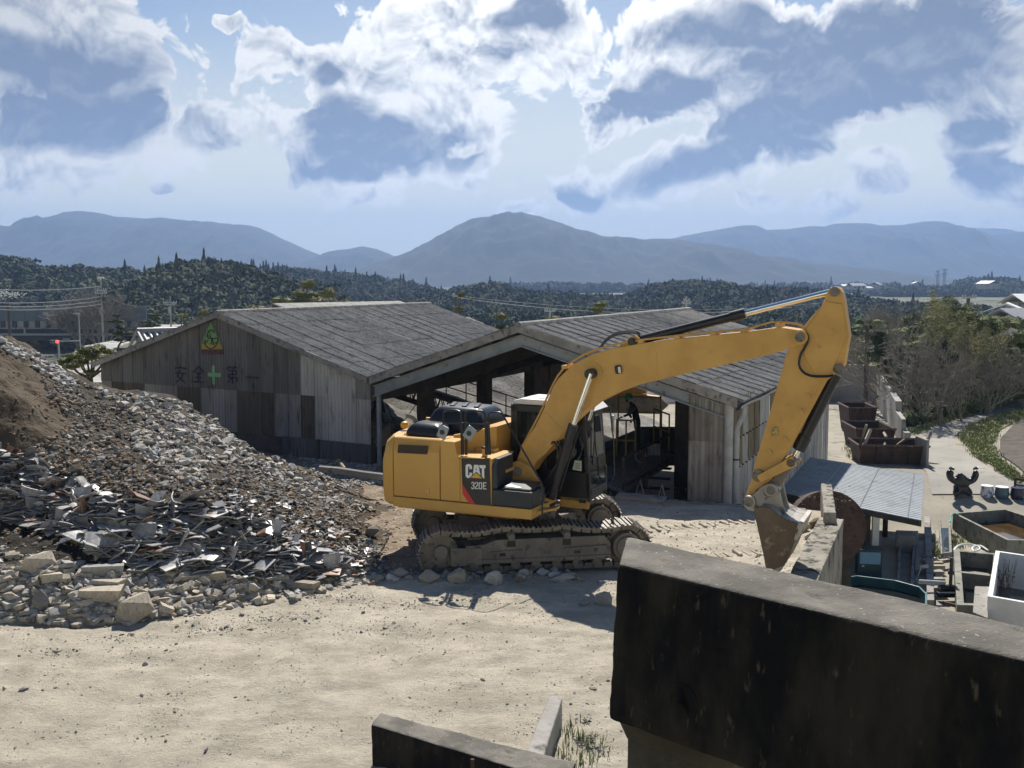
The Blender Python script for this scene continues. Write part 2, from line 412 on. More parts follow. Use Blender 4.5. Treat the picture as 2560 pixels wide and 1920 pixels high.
# wooded hills; the trees on them read as one mass
def crown_templates(n, sub, jit, seed):
    out = []; rs = np.random.RandomState(seed)
    for k in range(n):
        bm = bmesh.new(); bmesh.ops.create_icosphere(bm, subdivisions=sub, radius=1)
        V = np.array([v.co[:] for v in bm.verts]); F = np.array([[v.index for v in f.verts] for f in bm.faces]); bm.free()
        s = rs.rand(3)*50
        V = V*(np.array([1+jit*1.6*mn.fractal(Vector(tuple(v*1.6+s)), 1, 2, 4) for v in V])+rs.uniform(-jit, jit, len(V))*.55)[:, None]
        out.append((V, F))
    return out
def leaf_templates(n, nl, sz, seed, flat=1.0):
    """a crown: leaf clumps spread over lobes, with a rough inner mass"""
    out = []; rs = np.random.RandomState(seed)
    for k in range(n):
        lob = rs.normal(size=(9, 3)); lob /= np.linalg.norm(lob, axis=1)[:, None]; lob[:, 2] = np.abs(lob[:, 2])*.9-.15; lob *= .55
        V, F = [], []
        core, cf = crown_templates(1, 1, .3, seed*10+k)[0]; V.append(core*.66); F.append(cf); b = len(core)
        for i in range(nl):
            c = lob[rs.randint(9)]; d = rs.normal(size=3); d /= np.linalg.norm(d); p = c+d*rs.uniform(.38, .52)
            t = np.cross(d+rs.normal(size=3)*.5, rs.normal(size=3)); t /= np.linalg.norm(t); u = np.cross(d, t)+d*rs.uniform(-.5, .5); s_ = sz*rs.uniform(.6, 1.4)
            V.append(np.array([p-t*s_, p+u*s_*.8, p+t*s_, p-u*s_*.8])*np.array([1, 1, flat])); F.append(np.array([(0, 1, 2), (0, 2, 3)])+b); b += 4
        out.append((np.vstack(V), np.vstack(F)))
    return out
CT = leaf_templates(7, 130, .17, 5)
def cone_templates(n, seed):
    out = []; rs = np.random.RandomState(seed)
    for k in range(n):
        rows = 9; seg = 9; V = []; F = []
        for j in range(rows):
            t = j/(rows-1); r0 = (1-t)**.8*.42*(1.0 if j % 2 else .62)
            for i in range(seg): a = 2*math.pi*(i+.5*(j % 2))/seg; r = r0*rs.uniform(.7, 1.25)+.01; V.append((r*math.cos(a), r*math.sin(a), -1+2.0*t+rs.uniform(-.05, .05)))
        for j in range(rows-1):
            for i in range(seg): a = j*seg+i; b = j*seg+(i+1) % seg; F += [(a, b, b+seg), (a, b+seg, a+seg)]
        out.append((np.array(V), np.array(F)))
    return out
CO = cone_templates(5, 3)
def scatter(name, pts, temps, mats, mi=None, label=None, kind='stuff', tones=None, smooth=False, cat=None):
    """pts: (x,y,z,sx,sy,sz,rot[,tilt]); merged into one mesh"""
    Vs, Fs, Ms, Cs = [], [], [], []; b = 0; rs = np.random.RandomState(len(pts))
    for k, p in enumerate(pts):
        V, F = temps[rs.randint(len(temps))]
        c, s = math.cos(p[6]), math.sin(p[6]); Q = V*np.array(p[3:6])
        if len(p) > 7:
            ct, st = math.cos(p[7]), math.sin(p[7]); y = Q[:, 1]*ct-Q[:, 2]*st; z = Q[:, 1]*st+Q[:, 2]*ct; Q = np.stack([Q[:, 0], y, z], 1)
        Q = np.stack([Q[:, 0]*c-Q[:, 1]*s, Q[:, 0]*s+Q[:, 1]*c, Q[:, 2]], 1)+np.array(p[:3])
        Vs.append(Q); Fs.append(F+b); b += len(Q)
        if mi is not None: Ms.append(np.full(len(F), mi[k]))
        if tones is not None: Cs.append(np.tile(np.array(tones[k]), (len(Q), 1)))
    o = mesh_np(name, np.vstack(Vs), np.vstack(Fs), mats, mi=np.concatenate(Ms) if mi is not None else None, col=np.vstack(Cs) if tones is not None else None, smooth=smooth)
    return tag(o, label=label, kind=kind, cat=cat)
m_forest = mat('forest_foliage', (.034, .050, .026), (.062, .075, .040), scale=.25, rough=.9, tone=True, spec=.3, bump=1.0, bscale=1.6, bdist=.5)
def hill(pts, D, depth, seed, n, cr, lab, cone=.2, tint=None, base=-8.5, hpos=1.0):
    o, V = ridge('hill', [(x, y+cr*FPX/D*.75) for x, y in pts], D, depth, m_hill, seed, ncol=160, nrow=25, base=base, rel=.10)
    rs = np.random.RandomState(seed); P = []; MI = []; T = []; Pc = []; Tc = []
    nr, nc, _ = V.shape
    for k in range(n):
        j = rs.uniform(0, nr*.58-1); i = rs.uniform(0, nc-1); p = V[int(j), int(i)]*(1-(j % 1))+V[min(int(j)+1, nr-1), int(i)]*(j % 1)
        x = p[0]+rs.uniform(-1, 1)*2; r = cr*rs.uniform(.5, 1.0)*.72; g = rs.uniform(.75, 1.12)
        tone = np.array([g, g*rs.uniform(.97, 1.05), g*rs.uniform(.9, 1.05)])
        if rs.rand() < .05: tone = tone*np.array([1.5, 1.3, 1.1])
        pn_ = mn.noise(Vector((x*.018+seed*3, p[1]*.018, seed))); tone = tone*(1+.5*pn_)
        if pn_ > .28 and rs.rand() < .6: tone = tone*np.array([1.6, 1.4, 1.3])
        if tint is not None: tone = tone*np.array(tint)
        if rs.rand() < cone*.45: Pc.append((x, p[1], p[2]+r*.9, r*1.1, r*1.1, r*1.15, rs.uniform(0, 6))); Tc.append(tone*np.array([.75, .85, .85]))
        else: P.append((x, p[1], p[2]+r*.4, r, r, r*rs.uniform(.8, 1.15), rs.uniform(0, 6))); T.append(tone)
    scatter('forest', P, CT, m_forest, label=lab, tones=T)
    if Pc: scatter('conifer_wood', Pc, CO, m_forest, label='pointed dark conifers among '+lab, tones=Tc)
hill([(-500, 640), (-200, 625), (0, 635), (60, 660), (130, 668), (200, 664), (240, 672), (300, 668), (340, 672), (400, 690), (470, 700), (560, 720)], 420, 110, 1, 1500, 7.0, 'dark wooded slope behind the overpass', .05)
hill([(330, 790), (360, 725), (385, 695), (430, 668), (480, 652), (520, 649), (570, 655), (630, 668), (690, 690), (740, 700), (800, 708), (840, 730), (880, 770)], 300, 60, 2, 1700, 5.0, 'wooded knoll rising behind the long warehouse', .04)
hill([(430, 690), (560, 664), (700, 668), (850, 680), (960, 694), (1060, 712), (1130, 735), (1220, 760)], 650, 120, 3, 1300, 8, 'forested ridge running down to the right of the knoll', .22)
hill([(760, 780), (860, 735), (960, 742), (1060, 735), (1130, 722), (1180, 708), (1240, 704), (1290, 718), (1330, 726), (1400, 728), (1500, 735), (1560, 740), (1620, 715), (1680, 701), (1740, 699), (1800, 705), (1840, 716),
      (1900, 719), (1960, 714), (2020, 722), (2080, 735), (2150, 755)], 520, 130, 4, 2400, 6.0, 'low wood across the middle of the valley', .06)
hill([(2080, 745), (2170, 728), (2230, 718), (2290, 716), (2340, 722), (2400, 700), (2430, 692), (2480, 697), (2510, 716), (2560, 704), (2620, 698), (2700, 712)], 1000, 160, 5, 900, 11, 'distant round wood left of the twin towers', .1)
hill([(1200, 735), (1300, 712), (1400, 706), (1500, 712), (1600, 718), (1700, 722), (1900, 716), (2000, 708), (2100, 712), (2250, 726)], 1300, 200, 6, 700, 14, 'hazy low hills at the foot of the mountain', .1)
# closer belts on the plain
def belt(x0, x1, D0, D1, n, r, lab, tint, seed, zb=-8.2):
    rs = np.random.RandomState(seed); P = []; T = []
    for k in range(n):
        px = rs.uniform(x0, x1); D = rs.uniform(D0, D1); q = ray(px, 760); x = q.x/q.y*D; rr = r*rs.uniform(.45, 1.0)*.8; g = rs.uniform(.7, 1.3)
        P.append((x, D, zb+rr*.7, rr, rr, rr*rs.uniform(.8, 1.2), rs.uniform(0, 6))); T.append(np.array(tint)*g*np.array([rs.uniform(.85, 1.2), 1, rs.uniform(.8, 1.1)]))
    scatter('tree_belt', P, CT, m_forest, label=lab, tones=T)
belt(900, 2200, 240, 440, 800, 4.4, 'scattered trees and thickets on the valley floor behind the sheds', (1.1, 1.15, 1.1), 9)
belt(-300, 350, 260, 330, 380, 5.5, 'green thicket directly behind the overpass', (1.5, 1.5, 1.3), 10)
belt(2050, 2900, 200, 420, 420, 4.6, 'greyish trees beyond the bare thicket', (1.4, 1.3, 1.2), 12)
# ------------------------------------------------------------------ sheds
m_roof = mat('weathered_cement_sheet', (.24, .235, .225), (.34, .33, .315), scale=2.2, rough=.9, c3=(.11, .105, .095), c3scale=7, c3stops=(.50, .70), spec=.25, bump=.35, bscale=30, bdist=.01)
m_sheet = mat('corrugated_wall_sheet', (.30, .295, .285), (.38, .375, .365), scale=1.3, rough=.85, tone=True, stretch=(1, 1, .25), c3=(.16, .14, .115), c3scale=5, c3stops=(.5, .75), spec=.3)
m_conc = mat('weathered_concrete', (.27, .255, .235), (.36, .345, .32), scale=1.6, rough=.9, bump=.5, bscale=14, c3=(.11, .10, .09), c3scale=3.2, c3stops=(.52, .7), stretch=(1, 1, .4), spec=.3)
m_concd = mat('blackened_concrete', (.085, .08, .072), (.13, .12, .105), scale=2.4, rough=.95, bump=1.0, bscale=22, bdist=.02, c3=(.25, .23, .18), c3scale=9, c3stops=(.62, .74), spec=.2)
m_steelb = mat('pale_blue_steel', (.22, .26, .30), (.30, .34, .37), scale=2, rough=.6, c3=(.20, .13, .08), c3scale=5, c3stops=(.6, .7))
m_dsteel = mat('dark_sooty_steel', (.05, .048, .045), (.085, .075, .065), scale=2, rough=.8)
m_rust = mat('rusted_steel', (.055, .036, .030), (.095, .06, .045), scale=3, rough=.85, bump=.5, bscale=18, c3=(.05, .03, .025), c3scale=6)
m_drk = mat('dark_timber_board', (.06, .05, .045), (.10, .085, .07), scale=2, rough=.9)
m_white = mat('white_paint', (.74, .75, .75), (.66, .67, .66), scale=3, rough=.5)
m_pvc = mat('grey_plastic_pipe', (.42, .44, .46), (.34, .35, .36), scale=4, rough=.5)
m_gravel = mat('crushed_gravel', (.20, .19, .175), (.30, .285, .26), scale=1.1, rough=1, bump=1, bscale=12, bdist=.08, c3=(.13, .12, .11), c3scale=9, stretch=(1, 1, 1))
DV = Vector((.425, .905, 0)).normalized()
SH = .935
def zs(z): return 5.45-(5.45-z)*SH
def sc3(x, y, z): return Vector((x*SH, y*SH, zs(z)))
LE, VA, RE = sc3(-15.45, 39.0, 2.38), sc3(-4.33, 32.6, 2.38), sc3(5.76, 27.25, 2.38)
EZ = zs(2.38)
R1, R2 = sc3(-10.05, 36.0, 4.30), sc3(.29, 30.1, 4.12)
L1, L2 = 14.3*SH, 17.6*SH
def roof_plane(name, eave, ridge_, L, parent, pitch=.13, amp=.027, sheet=.78, over=.25, rows=5, seed=0):
    rs = np.random.RandomState(seed); e = eave-DV*over; r = ridge_-DV*over; Lt = L+2*over
    down = (e-r); ln = down.length; dn = down/ln; nrm = dn.cross(DV); nrm = nrm if nrm.z > 0 else -nrm
    nu = int(Lt/pitch*7); u = np.linspace(0, Lt, nu); wave = amp*np.cos(u/pitch*2*math.pi)
    lap = (u % sheet) < .075; wave = wave+lap*.020
    vs = []
    ln2 = ln+.12
    for k in range(rows):
        a, b = ln2*k/rows, ln2*(k+1)/rows+.04
        for v, o in ((a, .0), (b, .013)): vs.append((v, o))
    V = np.zeros((len(vs), nu, 3)); jit = rs.uniform(-.008, .008, (len(vs), nu//42+2)).repeat(42, axis=1)[:, :nu]
    for j, (v, o) in enumerate(vs):
        base = np.array(r)[None]+np.outer(u, np.array(DV))+np.array(dn)*v+np.outer(wave+o+.02+jit[j], np.array(nrm))
        V[j] = base
    Vt = V.reshape(-1, 3); F = grid_faces(nu, len(vs)); n = len(Vt)
    Vb = Vt-np.array(nrm)*.02
    o = mesh_np(name, np.vstack([Vt, Vb]), np.vstack([F, F[:, ::-1]+n]), m_roof, parent)
    return o
def wall_sheets(name, a, b, ztop, rows, parent, sheet=.53, tonef=None, pitch=.13, amp=.014, out=None, mats=None):
    """sheets hung between a and b; ztop(t) gives the top; rows = list of z levels below"""
    a, b = Vector(a), Vector(b); L = (b-a).length; d = (b-a)/L; nrm = Vector((d.y, -d.x, 0)); n = max(1, int(round(L/sheet))); sw = L/n
    Vs, Fs, Cs = [], [], []; off = 0; rs = random.Random(name+str(L))
    for i in range(n):
        for r in range(len(rows)):
            zt = None if r == 0 else rows[r-1]; zb = rows[r]
            s = np.linspace(0, sw, int(sw/pitch*6)+1); u = i*sw+s
            wave = amp*np.sin(u/pitch*2*math.pi)+(.012*(1-s/sw))+rs.uniform(-.004, .004)
            top = np.array([ztop(x/L) for x in u]) if zt is None else np.full(len(s), zt)
            top = top if zt is None else top+.03
            if (top <= zb+.02).all(): continue
            zz = np.stack([np.full(len(s), zb), np.maximum(top, zb)])
            base = np.array(a)[None, :2]+np.outer(u, np.array(d)[:2])
            V = np.zeros((2, len(s), 3))
            for j in range(2):
                w = wave+(.018 if j == 0 else 0)
                V[j, :, :2] = base+np.outer(w, np.array(nrm)[:2]); V[j, :, 2] = zz[j]
            F = grid_faces(len(s), 2); Vs.append(V.reshape(-1, 3)); Fs.append(F+off); off += len(s)*2
            t = tonef(i, r, n, a+d*(i*sw+sw/2)) if tonef else (1, 1, 1)
            g = rs.uniform(.86, 1.1); rib_shade = (1-.10*(np.sin(u/pitch*2*math.pi) < 0))*np.where(s < .03, .66, 1)  # corrugation shading painted into the hollows, dark joint line along each lap
            Cs.append(np.outer(np.tile(rib_shade, 2), np.array(t)*g))
    return mesh_np(name, np.vstack(Vs), np.vstack(Fs), mats or m_sheet, parent, col=np.vstack(Cs), smooth=True)
def dz3(p, z): return Vector((p.x, p.y, z))
def zroof(e, r, t, z0, z1): return z0+(z1-z0)*t

# long warehouse with the painted gable
wh = empty('warehouse', VA, 0, 'long grey warehouse whose gable carries a painted green triangle', 'warehouse')
wh.rotation_euler = (0, 0, 0)
def at0(o): o.matrix_parent_inverse = Matrix.Translation(-o.parent.location); return o
at0(roof_plane('roof', VA+Vector((-.15, .05, 0)), R1, L1, wh, seed=1)); at0(roof_plane('roof', LE+(LE-R1)*.03, R1, L1, wh, seed=2))
m = MB(); m.cyl(R1-DV*.25+Vector((0, 0, .03)), R1+DV*(L1+.25)+Vector((0, 0, .03)), .09, n=8); at0(m.build('ridge_cap', m_roof, wh))
BR, LG, MD, DB = (.56, .55, .535), (1.5, 1.5, 1.49), (.80, .80, .79), (.40, .355, .30)
def ton1(i, r, n, p):
    x = pix((p.x, p.y, 1.5))[0]
    if r == 0: return BR if x < 738 else (LG if x < 876 else MD)
    if r == 1:
        for lim, t in ((290, MD), (357, DB), (435, LG and (.95, .94, .92)), (513, DB), (595, (1.02, 1.0, .98)), (685, DB), (745, MD), (775, DB), (917, LG)):
            if x < lim: return t
        return MD
    return (.42, .42, .44)
gl = (VA-LE).length; tr = (R1-LE).length/gl
def ztop1(t): return (EZ+(R1.z-EZ)*t/tr if t < tr else R1.z-(R1.z-EZ)*(t-tr)/(1-tr))-.06
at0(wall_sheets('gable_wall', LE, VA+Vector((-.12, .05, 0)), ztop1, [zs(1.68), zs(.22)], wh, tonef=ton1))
m = MB(); w0 = LE.copy(); w0.z = -.6; a = LE.lerp(VA, .45)
m.prism([(LE.x, LE.y, -.8), (VA.x-.15, VA.y+.08, -.8), (VA.x-.15, VA.y+.08, zs(.24)), (LE.x, LE.y, zs(.24))], DV*.3); at0(m.build('footing', m_concd, wh))
p0, p1 = LE.lerp(VA, .70), VA+Vector((-.12, .05, 0)); nn = Vector((p1.y-p0.y, -(p1.x-p0.x), 0)).normalized()*.05*1
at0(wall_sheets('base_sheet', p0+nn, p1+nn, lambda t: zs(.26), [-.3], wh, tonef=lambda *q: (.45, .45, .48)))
# verge boards, left and back walls
m = MB()
for e in (LE+(LE-R1)*.03, VA+Vector((-.1, .03, 0))):
    for k in (0, 1):
        pa = R1-DV*.27; pb = e-DV*.27
        m.prism([pa+Vector((0, 0, .05)), pb+Vector((0, 0, .05)), pb-Vector((0, 0, .13)), pa-Vector((0, 0, .13))], DV*.05)
        break
at0(m.build('verge_trim', m_roof, wh))
m = MB(); bl, bv = LE+DV*L1, VA+DV*L1
m.prism([(LE.x, LE.y, -.8), (LE.x, LE.y, EZ-.04), (bl.x, bl.y, EZ-.04), (bl.x, bl.y, -.8)], Vector((.06, .04, 0))); at0(m.build('side_wall', m_conc, wh))
# painted signs on the gable
gd = (VA-LE).normalized(); gn = Vector((gd.y, -gd.x, 0))
def gp(px, py, o=.045):
    """point on the gable plane under a pixel"""
    r = ray(px, py); q = LE+gn*o; t = (q-Vector((0, 0, CAM_H))).dot(gn)/r.dot(gn); return Vector((0, 0, CAM_H))+r*t
def paint(name, quads, m_, o=.045, lab=None):
    b = MB()
    for q in quads: b.prism([gp(x, y, o) for x, y in q], gn*.006)
    ob = b.build(name, m_, wh); at0(ob)
    return ob
pg = mat('faded_green_paint', (.22, .40, .12), (.16, .30, .10), scale=3, rough=.8, c3=(.12, .14, .08), c3scale=9, c3stops=(.55, .7))
plg = mat('light_green_paint', (.28, .52, .26), (.22, .42, .20), scale=3, rough=.8)
py_ = mat('faded_yellow_paint', (.42, .34, .07), (.35, .27, .06), scale=3, rough=.8)
pm = mat('faded_maroon_paint', (.10, .035, .04), (.15, .09, .08), scale=6, rough=.9)
pn = mat('faded_navy_paint', (.020, .026, .060), (.06, .06, .075), scale=7, rough=.9)
paint('triangle_emblem', [[(527, 805), (551, 858), (504, 858)]], pg)
paint('emblem_band', [[(551.4, 859), (557.5, 873), (505, 873), (504, 859)]], py_, .0455)
paint('emblem_foot', [[(504, 874), (558, 874), (559, 886), (503, 886)]], pm, .0455)
sw = []
def stroke(P, w=2.6):
    for (x0, y0), (x1, y1) in zip(P, P[1:]):
        L = math.hypot(x1-x0, y1-y0) or 1; nx_, ny_ = -(y1-y0)/L*w/2, (x1-x0)/L*w/2
        sw.append([(x0+nx_, y0+ny_), (x1+nx_, y1+ny_), (x1-nx_, y1-ny_), (x0-nx_, y0-ny_)])
circ = lambda cx, cy, rx, ry, a0, a1, n=12: [(cx+rx*math.cos(R(a0+(a1-a0)*i/n)), cy+ry*math.sin(R(a0+(a1-a0)*i/n))) for i in range(n+1)]
stroke(circ(528, 838, 9, 13, -30, -200)); stroke(circ(527, 856, 15, 15, 10, 200)); stroke([(518, 842), (524, 846), (540, 846)]); stroke(circ(540, 851, 5, 6, -90, 120)); stroke([(524, 838), (530, 850), (527, 862)]); stroke([(531, 846), (534, 863)]); stroke([(515, 856), (521, 850)])
paint('emblem_script', sw, pn, .052); sw = []
# 安
def ch(cx, cy, S): return lambda P, w=3.3: stroke([(cx+x*S, cy+y*S+.05*x*S) for x, y in P], w)
c = ch(451.5, 936, 13.5)
c([(0, -1.6), (0, -1.25)]); c([(-.95, -.85), (-.95, -1.2), (.95, -1.2), (.95, -.85)]); c([(-.1, -.9), (-.6, .4), (.85, 1.5)]); c([(.5, -.3), (.1, .8), (-.9, 1.5)]); c([(-1, -.25), (1, -.25)])
paint('painted_character', sw, pn); sw = []
c = ch(496.5, 937, 13.5)
c([(0, -1.6), (-.95, -.4)]); c([(0, -1.6), (.95, -.4)]); c([(-.55, -.3), (.55, -.3)]); c([(-.6, .5), (.6, .5)]); c([(0, -.3), (0, 1.3)]); c([(-.95, 1.35), (.95, 1.35)])
paint('painted_character', sw, pn); sw = []
c = ch(581, 937, 13.5)
c([(-.6, -1.6), (-.95, -1.0)]); c([(-.7, -1.35), (-.05, -1.35)]); c([(.4, -1.6), (.1, -1.0)]); c([(.3, -1.35), (1, -1.35)]); c([(-.8, -.75), (.75, -.75), (.75, -.1), (-.7, -.1), (-.75, .5), (.9, .5), (.8, 1.3)]); c([(0, -.75), (0, 1.6)]); c([(-.1, .6), (-.9, 1.45)])
paint('painted_character', sw, pn); sw = []
c = ch(631, 943.5, 13.5); c([(-1.15, 0), (1.15, 0)], 4.5)
paint('painted_character', sw, pn)
paint('green_cross', [[(530, 914), (537, 914), (538, 961), (531, 961)]], plg, .046); ob = paint('green_cross', [[(520, 931.5), (552, 932.5), (552, 943), (520, 941)]], plg, .049)

# open-sided shed in front of it to the right
sh = empty('open_shed', RE, 0, 'open fronted shed with grey corrugated roof behind the excavator boom', 'shed')
at0(roof_plane('roof', RE+(RE-R2)*.04, R2, L2, sh, seed=3)); at0(roof_plane('roof', VA, R2, L2, sh, seed=4))
m = MB(); m.cyl(R2-DV*.25+Vector((0, 0, .03)), R2+DV*(L2+.25)+Vector((0, 0, .03)), .10, n=8); at0(m.build('ridge_cap', m_roof, sh))
m = MB()
for e in (RE+(RE-R2)*.04, VA):
    pa = R2-DV*.28; pb = e-DV*.28; m.prism([pa+Vector((0, 0, .06)), pb+Vector((0, 0, .06)), pb-Vector((0, 0, .16)), pa-Vector((0, 0, .16))], DV*.05)
at0(m.build('verge_trim', m_roof, sh))
for e in (RE, VA):
    m = MB(); pa = R2+Vector((0, 0, -.22)); pb = e+Vector((0, 0, -.22)); h = Vector((0, 0, -.30))
    m.prism([pa, pb, pb+h, pa+h], DV*.03)
    for q in (Vector((0, 0, 0)), h): m.prism([pa+q-DV*.09, pb+q-DV*.09, pb+q+DV*.12, pa+q+DV*.12], Vector((0, 0, -.03)))
    at0(m.build('gable_beam', m_steelb, sh))
    for k in range(1, 5):            # frames further in
        m = MB(); of = DV*(L2/4.0*k); m.prism([pa+of, pb+of, pb+of+h*1.3, pa+of+h*1.3], DV*.18); at0(m.build('roof_beam', m_dsteel, sh))
for i in range(7):                    # purlins
    t = i/6
    for e in (RE, VA):
        q = R2.lerp(e, .05+.9*t)+Vector((0, 0, -.12)); m = MB(); d_ = (e-R2).normalized()*.07
        m.prism([q-d_, q+d_, q+d_-Vector((0, 0, .1)), q-d_-Vector((0, 0, .1))], DV*L2)
        at0(m.build('purlin', m_dsteel, sh))
# valley posts
for k, s in enumerate((0.0, 3.0, 7.2, 11.3, 12.9, 15.2, 17.3)):
    q = VA+DV*s; w_ = .10 if k == 0 else .42; m = MB(); m.box((q.x+(.12 if k == 0 else 0), q.y, -1.1), (w_, w_, 6.4), rz=R(-25)); at0(m.build('post', m_steelb if k == 0 else m_dsteel, sh))
m = MB(); q = VA+Vector((0, 0, -.12)); q2 = Vector((.12, .06, 0)); m.prism([q-q2, q+q2, q+q2-Vector((0, 0, .55)), q-q2-Vector((0, 0, .55))], DV*L2); at0(m.build('valley_beam', m_dsteel, sh))
# front return and long right wall
fd = (R2-RE); fd.z = 0; fd.normalize()
pc = RE+fd*1.05
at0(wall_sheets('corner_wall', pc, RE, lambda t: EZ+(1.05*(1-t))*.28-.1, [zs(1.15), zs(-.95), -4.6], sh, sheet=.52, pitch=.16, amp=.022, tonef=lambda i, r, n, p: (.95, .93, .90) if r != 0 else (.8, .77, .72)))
m = MB(); m.cyl(RE+Vector((-.02, 0, -7)), RE+Vector((-.02, 0, -.06)), .11, n=14); at0(m.build('corner_trim', m_pvc, sh))
wr = RE+DV*L2
def ton2(i, r, n, p):
    if r == 0: return (1.15, 1.15, 1.15)
    if r in (1, 2) and (i in (0, 1, 3, 4) or (i in (7, 8, 13, 14) and r == 1)): return (.72, .62, .46)
    return (1.25, 1.26, 1.3)
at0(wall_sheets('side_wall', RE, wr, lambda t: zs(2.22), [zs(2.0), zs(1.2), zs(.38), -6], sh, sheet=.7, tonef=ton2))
m = MB(); rn = Vector((DV.y, -DV.x, 0))
for r_, z in enumerate((zs(2.0), zs(1.2), zs(.38))):
    for k in range(41): q = RE+DV*(.2+.4*k)+rn*.035+Vector((0, 0, z-EZ-.03)); m.box(q, (.04, .04, .04))
at0(m.build('bolt_row', m_dsteel, sh))
m = MB(); ga = RE+rn*.25+Vector((0, 0, -.17)); P = [Vector((math.cos(R(a))*.09, 0, math.sin(R(a))*.09)) for a in range(180, 361, 30)]
gut = []
for s in np.linspace(-.3, L2+.2, 26): gut.append([ga+DV*s+rn*p.x+Vector((0, 0, p.z+.012*math.sin(s*2.1))) for p in P])
m.loft(gut, caps=False, closed=False); gut2 = [[p+Vector((0, 0, -.012)) for p in r_] for r_ in gut]; m.loft([r_[::-1] for r_ in gut2], caps=False, closed=False); at0(m.build('gutter', m_pvc, sh))
m = MB(); q = RE+rn*.25+DV*.35; m.tube([q+Vector((0, 0, -.25)), q+Vector((0, 0, -.45)), q+rn*(-.10)-DV*.25+Vector((0, 0, -.75)), q+rn*(-.10)-DV*.25+Vector((0, 0, -.9)), q+rn*(-.10)-DV*.25+Vector((0, 0, -7))], .075, 12); at0(m.build('downpipe', m_pvc, sh, smooth=True))
m = MB()
for z in (1.0, -.3, -1.6): q3 = q+rn*(-.10)-DV*.25; m.cyl(Vector((q3.x, q3.y, z)), Vector((q3.x, q3.y, z+.04)), .09, n=12)
at0(m.build('pipe_clip', m_dsteel, sh))
# a partial wall inside at the back left, with a pale board
m = MB(); bw = VA+DV*(L2-.2); bd = (RE-VA).normalized()
pp0 = VA+DV*11.6+bd*.1; pp1 = VA+DV*17.0+bd*.1
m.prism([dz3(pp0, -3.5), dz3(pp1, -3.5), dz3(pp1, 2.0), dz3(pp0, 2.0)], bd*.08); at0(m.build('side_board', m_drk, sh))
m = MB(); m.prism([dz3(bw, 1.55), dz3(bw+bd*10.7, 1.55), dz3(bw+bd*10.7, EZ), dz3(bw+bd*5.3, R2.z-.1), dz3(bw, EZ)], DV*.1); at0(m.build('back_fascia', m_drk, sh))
for s_ in (5.9, 8.9): m = MB(); m.box(dz3(bw+bd*s_, -.5), (.3, .3, 6), rz=R(-27)); at0(m.build('back_post', m_dsteel, sh))
m = MB(); m.prism([dz3(VA+DV*.2, -2.93), dz3(RE+DV*.2, -2.93), dz3(RE+DV*(L2-.4), -2.4), dz3(VA+DV*(L2-.4), -2.4)], (0, 0, .03)); at0(m.build('shed_floor', mat('shade_dark_floor', (.05, .047, .042), (.08, .075, .065), scale=1.2, rough=.9), sh))  # floor colour darkened to carry the shade under the roof
# dark sheet added beside the right wall for the unlit interior
m = MB(); ip = RE+DV*5.0-rn*.2; m.prism([ip+Vector((0, 0, -7)), ip-rn*2.65+Vector((0, 0, -7)), ip-rn*2.65+Vector((0, 0, 1.0)), ip+Vector((0, 0, .1))], DV*.1); at0(m.build('interior_shade_sheet', m_drk, sh))
# weeds in the gutter
gw = MB(); rg = random.Random(4)
for k in range(420):
    s = rg.choice([rg.uniform(.2, 1.6), rg.uniform(.2, 9)]); q = ga+DV*s+rn*rg.uniform(-.12, .03)+Vector((0, 0, .03)); a = rg.uniform(0, 6.3); h = rg.uniform(.05, .20)
    d_ = Vector((math.cos(a), math.sin(a), 0)); gw.add([q, q+d_*.03, q+d_*rg.uniform(.02, .1)+Vector((0, 0, h))], [(0, 1, 2)])
m_weed = mat('weed_leaves', (.10, .15, .035), (.20, .22, .07), scale=9, rough=.8)
tag(gw.build('gutter_weeds', m_weed), kind='stuff', label='weeds growing in the shed gutter')

# the roof of a third building beyond
b3 = empty('far_shed', U(760, 770, 62), 0, 'low shed roof showing over the ridge of the long warehouse', 'shed')
e0, e1_, e2_ = U(650, 785, 60), U(686, 758, 62), U(1000, 752, 78)
m = MB(); dn = Vector((3.5, -2.0, -1.2)); m.prism([e1_, e2_, e2_+dn, e1_+dn], Vector((0, 0, -.08))); m.prism([e1_, e2_, e2_+Vector((-3.4, 2.2, -1.2)), e1_+Vector((-3.4, 2.2, -1.2))], Vector((0, 0, -.08)))
o = m.build('roof', m_roof, b3); at0(o)
m = MB(); m.prism([e1_+dn+Vector((.2, .1, 0)), e1_-Vector((0, 0, .1)), e1_+Vector((-3.2, 2.2, -1.2)), e1_+Vector((-3.2, 2.2, -8)), e1_+dn+Vector((.2, .1, -8))], Vector((.3, .7, 0))); at0(m.build('gable_wall', m_conc, b3))
m = MB(); pa = e1_-Vector((0, 0, .02)); m.prism([pa, e1_+dn, e1_+dn-Vector((0, 0, .25)), pa-Vector((0, 0, .25))], Vector((-.1, -.15, 0))); at0(m.build('verge_trim', m_dsteel, b3))
m = MB(); m.prism([e1_+dn-Vector((.2, -.1, 0)), e2_+dn-Vector((.2, -.1, 0)), e2_+dn-Vector((.2, -.1, 7)), e1_+dn-Vector((.2, -.1, 7))], Vector((-.1, .06, 0))); at0(m.build('side_wall', m_conc, b3))

